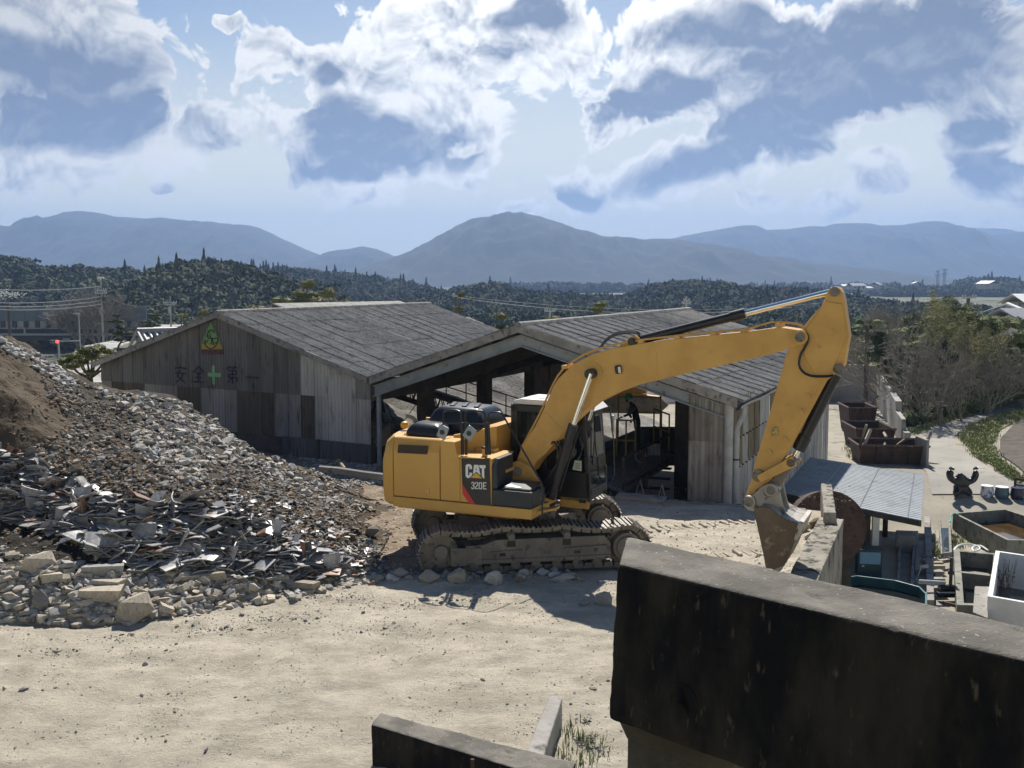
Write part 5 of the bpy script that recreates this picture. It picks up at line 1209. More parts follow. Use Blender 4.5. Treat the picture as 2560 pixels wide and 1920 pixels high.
while len(Q) < 1500:
    px, py = rs.uniform(1380, 2140), rs.uniform(1215, 1440); p = G(px, py, 0); e_ = edge_x(p.y)
    if p.x > e_-.1: continue
    Q.append(stone(Vector((p.x, p.y, rough_z(p.x, p.y))), logr(.008, .035))); T_.append((GREY*.5, WARM*.8, GREY*.9)[rs.randint(3)])
scatter('gravel_litter', Q, ST, m_rock, label='small stones on the terrace right of the excavator', tones=T_)
for k, (cx, cy, sx, sy, n_) in enumerate(((690, 1555, 60, 9, 170), (1010, 1515, 50, 7, 120), (560, 1575, 70, 8, 150), (300, 1600, 40, 6, 70), (960, 1580, 60, 9, 90), (1180, 1500, 60, 8, 110), (820, 1500, 50, 8, 130), (150, 1640, 40, 6, 60))):
    Q = []
    for _ in range(n_): p = G(cx+rs.normal()*sx, cy+rs.normal()*sy, 0); Q.append(stone(Vector((p.x, p.y, rough_z(p.x, p.y))), logr(.008, .05 if rs.rand() < .2 else .022)))
    scatter('grit_patch', Q, ST, m_rock, label='patch of grey grit on the pale ground, %s' % ('in front of the brown block', 'before the stone row', 'below the rubble foot', 'small one by the largest boulder', 'thin one in mid ground', 'under the shadow edge', 'at the right end of the rubble', 'at the far left')[k], tones=tones([GREY*.45, GREY*.65, WARM*.6], len(Q)))
# cleat prints pressed by the tracks
def prints(a, b, w_, lab):
    A, B = G(*a, 0), G(*b, 0); d = (B-A); L_ = d.length; d.normalize(); n = Vector((-d.y, d.x, 0)); q = MB(); k = 0; s = 0
    while s < L_:
        c = A+d*s; wv = w_*rs.uniform(.7, 1.05); sk = rs.uniform(-.04, .04); z = rough_z(c.x, c.y)-.02; q.prism([c-n*wv/2-d*.035+Vector((0, 0, z)), c-n*wv/2+d*.035+Vector((0, 0, z)), c+n*wv/2+d*(.03+sk)+Vector((0, 0, z)), c+n*wv/2+d*(sk-.03)+Vector((0, 0, z))], (0, 0, rs.uniform(.035, .06))); s += .19*rs.uniform(.9, 1.1)
    tag(q.build('track_prints', m_chalk, bevel=.012), kind='stuff', label=lab)
prints((1620, 1372), (1900, 1442), .55, 'ridged crawler prints in the dust right of the excavator')
prints((1600, 1330), (1990, 1300), .5, 'older crawler prints running towards the shed')
prints((1640, 1400), (1900, 1385), .4, 'faint crawler prints before the bucket')
# brown trodden earth between mound, warehouse and tracks
m_brown = mat('brown_trodden_earth', (.20, .155, .11), (.29, .235, .175), scale=1.6, rough=1, bump=1.0, bscale=14, bdist=.05, c3=(.36, .32, .26), c3scale=7, c3stops=(.52, .68), spec=.1)
BZ = [(600, 1090), (800, 1125), (960, 1150), (1040, 1200), (1100, 1290), (1110, 1400), (1060, 1437), (900, 1440), (880, 1380), (800, 1250), (650, 1160)]
gxx = np.linspace(-9, -.9, 170); gyy = np.linspace(17.5, 33, 170); Vb = []; Fb = []; idx = {}
for j, y in enumerate(gyy):
    for i, x in enumerate(gxx):
        e_ = 14*mn.noise(Vector((x*1.3, y*1.3, 5))); px, py = pix((x, y, 0))
        if inside(px+e_*1.5, py+e_, BZ): idx[(i, j)] = len(Vb); Vb.append((x, y, rough_z(x, y)+.012+.03*abs(gnoise(x, y, 2.2, 8))))
for (i, j) in list(idx):
    q_ = [(i, j), (i+1, j), (i+1, j+1), (i, j+1)]
    if all(k in idx for k in q_): Fb.append([idx[k] for k in q_])
tag(mesh_np('brown_earth', np.array(Vb), np.array(Fb), m_brown, smooth=True), kind='structure', label='brown trodden earth beside the excavator')
# fine grey rubble against the warehouse
P = smooth_pick([(650, 1105), (800, 1140), (950, 1165), (955, 1210), (860, 1225), (760, 1170)], 900); Q = [stone(p, logr(.03, .12)) for p in P]
scatter('wall_rubble', Q, ST, m_rock, label='grey rubble lying against the warehouse base', tones=tones([GREY*.7, GREY*.9], len(Q)))
m = MB(); a, b = U(800, 1172, 26.5), U(962, 1192, 25.5); m.tube([a, a.lerp(b, .3)+Vector((0, 0, .02)), a.lerp(b, .7), b], .09, 8); tag(m.build('buried_pipe', m_conc, smooth=True), 'grey pipe half buried in the rubble by the warehouse', 'pipe')
m = MB(); a, b = G(845, 1150, .4), G(862, 1172, .35); m.tube([a, b], .05, 6); tag(m.build('timber_offcut', mat('raw_timber', (.32, .24, .13), (.25, .18, .1), scale=5)), 'short pale stick leaning by the warehouse wall', 'stick')
# ------------------------------------------------------------------ foreground walls
def rough_block(name, P8, m_, nsub, amp, parent=None, seed=0, chip=.03):
    """eight-cornered block (bottom 4, top 4) subdivided and roughened"""
    bm = bmesh.new(); vs = [bm.verts.new(p) for p in P8]
    for f in ((0, 1, 2, 3), (7, 6, 5, 4), (0, 4, 5, 1), (1, 5, 6, 2), (2, 6, 7, 3), (3, 7, 4, 0)): bm.faces.new([vs[i] for i in f])
    bmesh.ops.recalc_face_normals(bm, faces=bm.faces[:])
    bmesh.ops.bevel(bm, geom=bm.edges[:], offset=chip, segments=2, affect='EDGES', profile=.6)
    bmesh.ops.triangulate(bm, faces=[f for f in bm.faces if len(f.verts) > 4])
    for _ in range(nsub):
        long_ = [e for e in bm.edges if e.calc_length() > .045]
        if not long_: break
        bmesh.ops.subdivide_edges(bm, edges=long_, cuts=1, use_grid_fill=True)
    bm.normal_update()
    for v in bm.verts:
        p = v.co; g = mn.fractal(Vector((p.x*9+seed, p.y*9, p.z*9)), 1, 2, 4); g2 = mn.noise(Vector((p.x*2.2, p.y*2.2+seed, p.z*2.2)))
        v.co += v.normal*(amp*g+amp*1.2*g2-(amp*3 if g > .62 else 0))
    me = bpy.data.meshes.new(name); bm.to_mesh(me); bm.free(); me.materials.append(m_)
    for p in me.polygons: p.use_smooth = True
    return link_mesh(name, me, parent)
m_bigc = mat('shade_dark_concrete', (.009, .009, .011), (.034, .030, .025), scale=3.6, stretch=(1, 1, .35), rough=.95, bump=1.0, bscale=60, bdist=.01, c3=(.085, .070, .050), c3scale=20, c3stops=(.59, .74), spec=.15, detail=10)  # darkness of the unlit side faces is put into this colour
m_bigt = mat('lit_weathered_top', (.21, .195, .17), (.12, .112, .10), scale=2.6, rough=.95, bump=1.0, bscale=45, bdist=.012, c3=(.42, .39, .33), c3scale=30, c3stops=(.62, .70), spec=.15, detail=10)  # brighter sunlit tone put into the top faces, with pale specks
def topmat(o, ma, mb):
    """upward faces take the painted lit tone, all others the shaded one"""
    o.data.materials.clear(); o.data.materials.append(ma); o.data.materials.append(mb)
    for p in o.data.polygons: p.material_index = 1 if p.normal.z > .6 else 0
Yb = 5.2; zt = CAM_H-.2985*Yb
A_ = G(1545, 1408, zt); B_ = G(2640, 1669, zt); C2 = G(2660, 1583, zt); D_ = G(1566, 1338, zt)
A0 = Vector((A_.x-.02, A_.y, zt)); fdn = Vector((.006, -.09, 0))
def dz(p, z): return Vector((p.x, p.y, z))
zb = G(1512, 1800, 0)
dir_ = (B_-A_).normalized(); back = (D_-A_)
z1 = CAM_H-.437*A_.y
blk = empty('wall_block', dz(A_, z1), 0, 'huge soot-black concrete wall block filling the lower right corner', 'concrete block')
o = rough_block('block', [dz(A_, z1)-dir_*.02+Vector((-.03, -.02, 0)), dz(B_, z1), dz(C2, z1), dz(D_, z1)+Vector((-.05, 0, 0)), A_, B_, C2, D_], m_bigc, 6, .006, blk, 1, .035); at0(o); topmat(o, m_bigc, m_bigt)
pf = A_.lerp(B_, .155); nb = Vector((dir_.y, -dir_.x, 0))
nbx = nb
rr_ = ray(1712, 1750); t_ = (A_-Vector((0, 0, CAM_H))).dot(nb)/rr_.dot(nb); m = MB(); c = Vector((0, 0, CAM_H))+rr_*t_
hole = [c+dir_*(.075*math.cos(t))+Vector((0, 0, .075*math.sin(t))) for t in np.linspace(0, 2*math.pi, 25)[:-1]]
m.loft([[p+nb*.022 for p in hole], [p+nb*.024+(c-p)*-.22 for p in hole], [p+nb*.004+(c-p)*-.4 for p in hole]], caps=False); m.loft([[p+nb*.022 for p in hole], [p-nb*.02+(c-p)*.1 for p in hole]], caps=False); m.prism([p+nb*.006 for p in hole], nb*.002)
m.tube([c+dir_*-.02+nb*.01+Vector((0, 0, .06)), c+nb*.045, c+dir_*.03+nb*.02-Vector((0, 0, .05))], .016, 8)
at0(m.build('lifting_eye', m_bigc, blk, smooth=True))
lowA = A_+dir_*.07+back*.12
o = rough_block('base_block', [dz(lowA, 0), dz(B_+back*.1, 0), dz(C2-back*.1, 0), dz(D_+dir_*.1, 0), dz(lowA, z1-.10), dz(B_+back*.1, z1-.10), dz(C2-back*.1, z1-.10), dz(D_+dir_*.1, z1-.10)], mat('stained_base_concrete', (.05, .045, .036), (.085, .075, .06), scale=2.5, rough=.95, bump=.8, bscale=30, c3=(.14, .12, .09), c3scale=8, c3stops=(.6, .75), spec=.15), 4, .008, blk, 2); at0(o)
m = MB(); q0 = [dz(A_, z1), dz(B_, z1), dz(C2, z1), dz(D_, z1)]; q1 = [dz(lowA, z1-.12), dz(B_+back*.1, z1-.12), dz(C2-back*.1, z1-.12), dz(D_+dir_*.1, z1-.12)]
m.loft([[p+Vector((0, 0, .03)) for p in q0], q1]); at0(m.build('chamfer', MATS['stained_base_concrete'], blk))
# low wall at the bottom of the frame
wt = .50
a, b, c_, d = G(928, 1812, wt), G(1420, 1960, wt), G(1440, 1905, wt), G(950, 1780, wt)
lw = empty('low_wall', dz(a, 0), 0, 'low black-stained concrete wall with a broken top at the bottom edge', 'wall')
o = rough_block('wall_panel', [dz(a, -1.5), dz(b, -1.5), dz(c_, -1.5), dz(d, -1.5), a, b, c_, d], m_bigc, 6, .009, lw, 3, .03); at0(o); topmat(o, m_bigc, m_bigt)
wt2 = .38
a, b, c_, d = G(1300, 1918, wt2), G(1345, 1930, wt2), G(1406, 1744, wt2), G(1374, 1733, wt2)
o = rough_block('wall_leg', [dz(a, -.6), dz(b, -.6), dz(c_, -.6), dz(d, -.6), a, b, c_, d], m_conc, 6, .006, lw, 4, .02); at0(o)
m = MB(); p = G(1182, 1912, .40); m.box((p.x, p.y-.08, .33), (.035, .035, .34)); at0(m.build('rebar', m_rust, lw))
# weeds between the walls
def tuft(P, n, h, w_, name, lab, m_, spread=.25, lean=.6):
    b = MB(); rg = random.Random(len(P)*n+int(P[0].x*97))
    for c in P:
        for k in range(n):
            a = rg.uniform(0, 6.283); r_ = rg.uniform(0, spread); s = Vector((c.x+r_*math.cos(a), c.y+r_*math.sin(a), c.z)); hh = h*rg.uniform(.35, 1.1); a2 = rg.uniform(0, 6.283)
            d_ = Vector((math.cos(a2), math.sin(a2), 0)); q = Vector((-d_.y, d_.x, 0))*w_*rg.uniform(.5, 1.2); l = lean*rg.uniform(.2, 1)
            b.add([s-q, s+q, s+d_*hh*l*.4+Vector((0, 0, hh*.65))-q*.7, s+d_*hh*l*.4+Vector((0, 0, hh*.65))+q*.7, s+d_*hh*l+Vector((0, 0, hh*(.95-.4*l)))], [(0, 1, 3, 2), (2, 3, 4)])
    return tag(b.build(name, m_), kind='stuff', label=lab)
m_grass = mat('grass_blades', (.13, .18, .04), (.24, .26, .09), scale=6, rough=.7, c3=(.32, .28, .14), c3scale=14, c3stops=(.6, .75))
tuft([G(x, y, 0) for x, y in ((1425, 1830), (1450, 1850), (1395, 1890), (1400, 1840), (1470, 1880), (1490, 1905), (1430, 1890), (1410, 1860), (1460, 1915), (1500, 1860), (1420, 1920), (1445, 1935))], 16, .22, .008, 'weeds', 'green weeds in the gap beside the big block', m_grass, .18)
tuft([G(x, y, 0) for x, y in ((1440, 1810), (1480, 1830), (1520, 1880), (1510, 1920), (1400, 1900))], 12, .10, .005, 'dry_grass', 'dry grass on the dark soil beside the big block', m_grass, .2)
Q = []
for k in range(900):
    p = G(rs.normal(1465, 42), rs.normal(1880, 45), 0); Q.append(stone(p, logr(.01, .04)))
scatter('dark_gravel', Q, ST, m_rock, label='dark damp gravel between low wall and big block', tones=tones([DARK*.6, DARK, GREY*.8], len(Q)))

# ------------------------------------------------------------------ terrace edge walls
def wall(name, a, b, th, z0, za, zb_, m_, lab, cat='wall', seed=0, nsub=4, amp=.012):
    a, b = Vector((a[0], a[1], 0)), Vector((b[0], b[1], 0)); d = (b-a).normalized(); n = Vector((-d.y, d.x, 0))*th
    o = rough_block(name, [dz(a, z0), dz(b, z0), dz(b+n, z0), dz(a+n, z0), dz(a, za), dz(b, zb_), dz(b+n, zb_), dz(a+n, za)], m_, nsub, amp, None, seed, .02)
    return tag(o, lab, cat, kind='thing')
m_edge = mat('lichened_concrete', (.23, .215, .18), (.32, .30, .26), scale=2, rough=.95, bump=.9, bscale=20, c3=(.07, .065, .055), c3scale=4.5, c3stops=(.5, .62), stretch=(1, 1, .35), spec=.2)
wall('edge_wall', (4.3, 15.15), (7.05, 21.7), .50, -5, .32, .40, m_edge, 'thick lichened retaining wall running away beside the bucket', seed=5)
wall('edge_wall', (6.75, 21.3), (7.55, 24.2), .24, -3, .62, .66, m_edge, 'short upright concrete slab in front of the rusty disc', seed=6)
wall('edge_curb', (7.0, 24.35), (-.2, 26.75), .3, -3, .05, .03, m_edge, 'concrete curb along the terrace edge before the open shed', 'curb', seed=7, nsub=3)
wall('edge_slab', (2.55, 25.4), (3.7, 25.0), .5, -.3, .12, .10, m_conc, 'thin concrete plate lying by the walkway entrance', 'slab', seed=8, nsub=3)
# rusty disc
dc = Vector((7.95, 25.6, -.72)); dk = empty('steel_drum', dz(dc, -3), 0, 'large round rusty drum end standing behind the edge wall', 'drum')
m = MB(); ax = Vector((-.15, -1, .22)).normalized(); m.cyl(dc, dc-ax*1.2, .92, n=64); m.cyl(dc+ax*.02, dc, .90, n=64); at0(m.build('drum', m_rust, dk, bevel=.012))
m = MB(); m.box(dc+Vector((.3, -.15, .62)), (.16, .04, .10), rx=R(-12)); at0(m.build('hatch', m_rust, dk, bevel=.01))
m = MB(); m.box((dc.x, dc.y+.6, -2.3), (1.3, .9, 1.8)); at0(m.build('stand', m_dsteel, dk))

# ------------------------------------------------------------------ lean-to beside the shed
m_galv = mat('grey_metal_roofing', (.24, .27, .30), (.28, .31, .34), scale=.8, rough=.55, metal=.0, c3=(.20, .225, .25), c3scale=2, spec=.4)
Lf, Ln, Rf, Rn = Vector((10.55, 36.6, -.86)), Vector((7.9, 31.6, -1.0)), U(2310, 1190, 35.3), U(2303, 1303, 28.6)
lt = empty('lean_to', dz(Rn, -3), 0, 'lean-to with flat grey ribbed metal roof beside the shed', 'lean-to')
m = MB(); nS = 30
for k in range(nS):
    a, b = k/nS, (k+1)/nS; p0, p1 = Lf.lerp(Ln, a), Lf.lerp(Ln, b); q0, q1 = Rf.lerp(Rn, a), Rf.lerp(Rn, b); up = Vector((0, 0, .03)); g = Vector((0, 0, .010))
    m.prism([p0, q0, q1, p1], up); d_ = (p1-p0)*.12; e_ = (q1-q0)*.12; m.prism([p0+up, q0+up, q0+e_+up, p0+d_+up], g)
at0(m.build('roof', m_galv, lt))
m = MB()
for s in (.32, .62, .92):
    for k in range(nS*3): p = Lf.lerp(Ln, (k+.5)/(nS*3)).lerp(Rf.lerp(Rn, (k+.5)/(nS*3)), s); m.box(p+Vector((0, 0, .055)), (.025, .025, .02))
at0(m.build('roof_screws', m_pvc, lt))
m = MB(); m.prism([Ln, Rn, Rn-Vector((0, 0, .16)), Ln-Vector((0, 0, .16))], Vector((.03, .05, 0))); m.prism([Rf, Rn, Rn-Vector((0, 0, .10)), Rf-Vector((0, 0, .10))], Vector((-.06, 0, 0))); at0(m.build('fascia', m_dsteel, lt))
for px, py, zt_ in ((2212, 1345, -1.45), (2166, 1400, -1.25)):
    p = G(px, py, -3); m = MB(); m.box((p.x, p.y, (zt_-3)/2), (.13, .13, 3+zt_)); at0(m.build('post', m_rust, lt))
p = G(2212, 1345, -3); m = MB(); m.cyl((p.x, p.y, -1.75), (p.x-1.0, p.y-.6, -1.95), .04); m.cyl((p.x, p.y, -1.75), (p.x+.9, p.y-.3, -1.5), .04); m.cyl((p.x-1.2, p.y-.8, -1.9), (p.x-.1, p.y-.2, -2.0), .08); at0(m.build('brace', m_dsteel, lt))
m = MB(); m.prism([Vector((7.9, 31.4, -3.4)), Vector((10.3, 31.6, -3.4)), Vector((10.3, 31.6, -1.2)), Vector((7.9, 31.4, -1.05))], (.1, .3, 0)); at0(m.build('back_board', m_drk, lt))
m = MB(); p = G(2186, 1395, -3); m.box((p.x, p.y, -2.25), (.26, .05, 1.6), rz=.4); at0(m.build('pale_board', m_white, lt))

def ysurf(px, py):
    z = -2.0
    for _ in range(20): p = G(px, py, z); z = yz(p.y)
    return p
def gbox(name, pts, z0, z1, m_, lab, cat, par=None, **kw):
    """upright block whose top outline is seen at the given pixels"""
    P = [G(x, y, z1) for x, y in pts]; m = MB(); m.prism([dz(p, z0) for p in P], (0, 0, z1-z0)); o = m.build(name, m_, None, **kw)
    return tag(o, lab, cat, kind='thing') if lab else o
gf = MB(); gf.prism([G(2190, 1300, -2.985), G(2250, 1300, -2.985), G(2242, 1470, -2.985), G(2180, 1470, -2.985)], (0, 0, .02)); tag(gf.build('concrete_floor', mat('pale_concrete_floor', (.42, .38, .30), (.36, .33, .27), scale=2, rough=.9)), kind='structure')
def basin(name, outer, th, z0, z1, zw, m_, mw, lab, cat, bars=()):
    """open tank: rim outline in pixels at height z1, wall thickness th, water at zw"""
    P = [G(x, y, z1) for x, y in outer]; c = sum(P, Vector())/len(P); n = len(P); inn = []
    for i in range(n):
        a, b, d = P[i-1], P[i], P[(i+1) % n]; e1 = (b-a).normalized(); e2 = (d-b).normalized(); n1 = Vector((-e1.y, e1.x, 0)); n2 = Vector((-e2.y, e2.x, 0))
        if n1.dot(c-b) < 0: n1 = -n1
        if n2.dot(c-b) < 0: n2 = -n2
        q = (n1+n2); q = q/max(q.length_squared/2, .4); inn.append(b+q*th)
    r = empty(name, dz(c, z0), 0, lab, cat); m = MB()
    m.loft([[dz(p, z0) for p in P], P, inn, [dz(p, z0+.05) for p in inn]], caps=False); o = m.build('wall', m_, r, bevel=.008); at0(o)
    m = MB(); m.prism([dz(p, zw-.03) for p in inn], (0, 0, .03)); at0(m.build('water', mw, r))
    for (a, b) in bars:
        A, B = G(*a, z1-.02), G(*b, z1-.02); m = MB(); d = (B-A).normalized(); q = Vector((-d.y, d.x, 0))*.08; m.prism([A-q, B-q, B+q, A+q], (0, 0, -.5)); at0(m.build('divider', m_, r))
    return r
m_wat = mat('dark_water', (.012, .016, .018), None, rough=.06, spec=.8); m_watb = mat('brown_water', (.05, .035, .015), (.10, .055, .02), scale=1.5, rough=.08, spec=.8)
m_watp = mat('pale_pond_water', (.05, .07, .09), None, rough=.04, spec=1.0)
m_pond = mat('pond_concrete', (.20, .20, .17), (.27, .265, .23), scale=2.5, rough=.9, bump=.4, c3=(.09, .10, .06), c3scale=4, c3stops=(.5, .7))
basin('pond_tank', [(2382, 1282), (2514, 1272), (2640, 1312), (2640, 1352), (2519, 1350)], .10, -3.05, -2.35, -2.75, m_pond, m_watb, 'raised angular concrete pond with brown water', 'pond')
basin('water_channel', [(2344, 1256), (2374, 1256), (2380, 1380), (2352, 1384)], .07, -3.05, -2.78, -2.88, m_pond, m_watp, 'narrow water channel left of the angular pond', 'channel')
basin('divided_tank', [(2384, 1374), (2500, 1384), (2492, 1515), (2392, 1512)], .17, -3.4, -2.55, -3.0, m_pond, m_wat, 'black water tank with a cross divider left of the white box', 'tank', [((2390, 1428), (2495, 1440))])
m_tub = mat('blue_green_tub', (.03, .11, .13), (.04, .14, .16), scale=2, rough=.4)
basin('fish_tub', [(2060, 1452), (2142, 1438), (2240, 1450), (2300, 1466), (2318, 1484), (2318, 1530), (2180, 1560), (2060, 1540)], .05, -3.1, -2.45, -2.7, m_tub, m_wat, 'low blue-green fish tub behind the big black block', 'tub')
basin('sunken_basin', [(2247, 1334), (2290, 1334), (2284, 1462), (2242, 1455)], .08, -3.6, -2.85, -3.1, m_conc, m_wat, 'dark narrow water basin beside the lean-to floor', 'basin')
wb = basin('white_tank', [(2489, 1376), (2640, 1398), (2640, 1520), (2469, 1490)], .11, -3.2, -1.95, -2.9, m_white, m_wat, 'big white box tank at the right edge', 'tank')
gbox('pier', [(2437, 1465), (2475, 1466), (2470, 1545), (2432, 1530)], -3.2, -2.3, m_conc, 'grey concrete pier between divided tank and white box', 'pier', bevel=.02)
gbox('partition', [(2308, 1232), (2322, 1232), (2336, 1500), (2318, 1500)], -3.05, -2.75, m_conc, 'long low partition wall left of the water channel', 'wall', bevel=.01)
gbox('kerb_beam', [(2372, 1243), (2640, 1262), (2640, 1270), (2372, 1250)], -3.05, -2.62, m_concd, 'dark kerb beam behind the ponds', 'kerb', bevel=.01)
gbox('stone_plinth', [(2240, 1325), (2296, 1327), (2294, 1340), (2240, 1338)], -3.05, -2.5, m_conc, 'grey plinth at the head of the dark basin', 'plinth', bevel=.02)
gbox('concrete_apron', [(2290, 1355), (2322, 1345), (2322, 1425), (2288, 1425)], -3.05, -2.86, mat('pale_apron', (.38, .36, .31), (.28, .26, .22), scale=2, rough=.9), 'pale concrete apron between basin and partition', 'slab')
# blue cabinet
p = G(2174, 1446, -3); cbn = empty('cabinet', p, R(-8), 'teal cabinet with pale blue front panel under the lean-to edge', 'cabinet')
m = MB(); m.bb((-.33, 0, 0), (.33, .45, .80)); m.bb((-.36, -.03, .80), (.36, .48, .84)); m.build('body', mat('teal_paint', (.01, .055, .065), (.02, .07, .08), scale=3, rough=.4), cbn, bevel=.012)
m = MB(); m.bb((-.28, -.02, .42), (.28, -.005, .76)); m.build('panel', mat('pale_blue_panel', (.16, .33, .48), None, rough=.3), cbn)
m = MB(); m.bb((-.22, -.015, .34), (-.16, -.003, .37)); m.build('label_plate', m_white, cbn)
# timber and block stacks, pump and pipes
for k, (px, py, w_, rz) in enumerate(((2336, 1402, 1.0, .05), (2338, 1410, 1.05, -.06), (2322, 1393, 1.1, .5), (2365, 1395, 1.1, .45))):
    p = G(px, py, -2.7); m = MB(); m.box((p.x, p.y, -2.78), (w_*.5, .14, .10), rz=rz)
    if k > 1: 
        for j in range(3): m.box((p.x-.12*w_+.12*j, p.y+.09, -2.72), (.05, .04, .1), rz=rz)
    tag(m.build('timber_plank' if k < 2 else 'hollow_block', mat('bleached_timber', (.42, .37, .29), (.33, .29, .22), scale=6, rough=.9) if k == 0 else (MATS['bleached_timber'] if k < 2 else m_conc), bevel=.006), ('upper pale plank across the block stack', 'lower pale plank across the block stack', 'hollow block leaning left of the planks', 'hollow block leaning right of the planks')[k], ('plank', 'plank', 'block', 'block')[k], kind='thing')
for k, (px, py) in enumerate(((2340, 1430), (2342, 1448), (2345, 1470))):
    p = G(px, py, -2.8); m = MB(); m.box((p.x, p.y, -2.86), (.40, .20, .20), rz=.1*k-.1)
    for j in (-.1, .1): m.box((p.x+j, p.y-.10, -2.86), (.10, .02, .10), rz=.1*k-.1, mi=1)
    tag(m.build('hollow_block', [m_conc, m_blk], bevel=.01), ('top hollow concrete block under the planks', 'middle hollow concrete block under the planks', 'lowest hollow concrete block by the pump')[k], 'block', kind='thing')
pm_ = empty('water_pump', G(2370, 1500, -3), 0, 'black water pump with upright pipe beside the divided tank', 'pump')
m = MB(); m.cyl((-.25, 0, .32), (.22, 0, .32), .10, n=18); m.cyl((.22, 0, .32), (.30, 0, .32), .14, n=18); m.bb((-.28, -.12, .1), (.3, .12, .2)); m.build('motor', m_blk, pm_, smooth=35)
m = MB(); m.cyl((.05, 0, .3), (.05, 0, 1.15), .045); m.cyl((.05, 0, .70), (.05, 0, .80), .08); m.build('riser', m_dsteel, pm_)
m = MB(); m.cyl((-.8, 0, .50), (-.1, 0, .46), .06); m.cyl((-1.1, .1, .2), (-.4, .1, .12), .05); m.build('suction_pipe', m_pvc, pm_)
m = MB(); q = [G(x, y, -2.5) for x, y in ((2300, 1418), (2318, 1415))]; m.cyl(q[0], q[1], .05); tag(m.build('spout', m_pvc), 'short grey spout pouring water into the fish tub', 'spout')
m = MB(); p = G(2302, 1419, -2.5); m.tube([p+Vector((-.02*k**1.3, 0, -.09*k)) for k in range(6)], .018, 6); tag(m.build('water_jet', mat('falling_water', (.55, .58, .6), None, rough=.1, alpha=.6)), 'thin stream of water falling from the spout', 'water stream')
m = MB(); P = [G(x, y, -2.33) for x, y in ((2376, 1305), (2378, 1290), (2386, 1284), (2394, 1286), (2398, 1287))]; m.tube(bez(P, 4), .022, 7); tag(m.build('garden_hose', mat('green_hose', (.03, .30, .20), None, rough=.4), smooth=True), 'green hose hooked over the pond corner', 'hose')
m = MB(); P = [G(x, y, -2.6) for x, y in ((2384, 1376), (2396, 1364), (2420, 1360), (2446, 1366), (2448, 1374), (2434, 1378), (2432, 1368), (2450, 1364), (2470, 1376))]; m.tube(bez(P, 5), .028, 7); tag(m.build('suction_hose', m_white, smooth=True), 'white hose coiled on the divided tank rim', 'hose')
m = MB(); a, b = G(2362, 1505, -2.8), G(2425, 1520, -2.8); d = (b-a); m.prism([a, b, b+Vector((0, .1, 0)), a+Vector((0, .1, 0))], (0, 0, -.08)); tag(m.build('rusty_angle', m_rust), 'rust red steel angle lying in front of the pump', 'steel angle')
# dead stems inside the white tank
m = MB(); rg = random.Random(3); c = G(2500, 1478, -2.6)
for k in range(26):
    a = rg.uniform(0, 6.3); q = c+Vector((rg.uniform(-.1, .35), rg.uniform(-.1, .4), 0)); m.tube([q, q+Vector((.05*math.cos(a), .05*math.sin(a), .3)), q+Vector((.14*math.cos(a), .14*math.sin(a), rg.uniform(.4, .85)))], .006, 4)
for k in range(120): q = c+Vector((rg.uniform(-.15, .4), rg.uniform(-.1, .4), rg.uniform(0, .5))); m.box(q, (.05, .03, .004), rz=rg.uniform(0, 6), rx=rg.uniform(-1, 1))
tag(m.build('dead_plant', m_drk), 'dark withered plant standing in the white tank', 'plant', kind='thing')

# ------------------------------------------------------------------ statue, pots, skips
p = ysurf(2402, 1245); go = empty('gorilla_statue', p, 0, 'black gorilla statue with both arms raised behind the ponds', 'statue')
bm = bmesh.new(); sk_v = []; E_ = []
def skin(name, nodes, edges, m_, par, sub=2):
    me = bpy.data.meshes.new(name); me.from_pydata([n[:3] for n in nodes], edges, []); o = link_mesh(name, me, par); me.materials.append(m_)
    sm = o.modifiers.new('skin', 'SKIN'); sm.use_smooth_shade = True
    for i, n in enumerate(nodes): v = me.skin_vertices[0].data[i]; v.radius = (n[3], n[4] if len(n) > 4 else n[3]); v.use_root = (i == 0)
    ss = o.modifiers.new('sub', 'SUBSURF'); ss.levels = sub; ss.render_levels = sub
    return o
bm.free()
skin('body', [(0, 0, .30, .26, .22), (-.02, 0, .52, .27, .22), (-.06, 0, .68, .20, .18), (-.22, -.02, .62, .13), (-.42, -.05, .70, .14), (-.50, -.08, .92, .15), (-.42, -.12, 1.06, .13), (.22, 0, .60, .13), (.42, -.02, .66, .14), (.50, -.05, .86, .14), (.46, -.08, 1.06, .09), (-.16, -.05, .30, .16), (.18, -.05, .28, .16), (-.30, -.25, .16, .12), (.30, -.25, .16, .12), (-.10, -.10, .86, .12), (-.12, -.20, .90, .08)],
     [(0, 1), (1, 2), (2, 3), (3, 4), (4, 5), (5, 6), (2, 7), (7, 8), (8, 9), (9, 10), (0, 11), (0, 12), (11, 13), (12, 14), (2, 15), (15, 16)], m_blk, go)
for s, c in ((-1, (-.46, -.12, 1.12)), (1, (.46, -.09, 1.12))):
    m = MB()
    for k in range(4): m.tube([Vector(c)+Vector((.035*(k-1.5)*s, 0, -.04)), Vector(c)+Vector((.04*(k-1.5)*s, -.05, .05)), Vector(c)+Vector((.03*(k-1.5)*s, -.10, .02))], .022, 6)
    m.tube([Vector(c)+Vector((-.08*s, 0, -.06)), Vector(c)+Vector((-.10*s, -.06, .0))], .022, 6); m.build('hand', m_blk, go, smooth=True)
m = MB(); V, F = STB[1]; m.add([Vector((v[0]*.42, v[1]*.34, v[2]*.24+.06)) for v in V], [tuple(f) for f in F]); m.build('rock_base', m_concd, go)
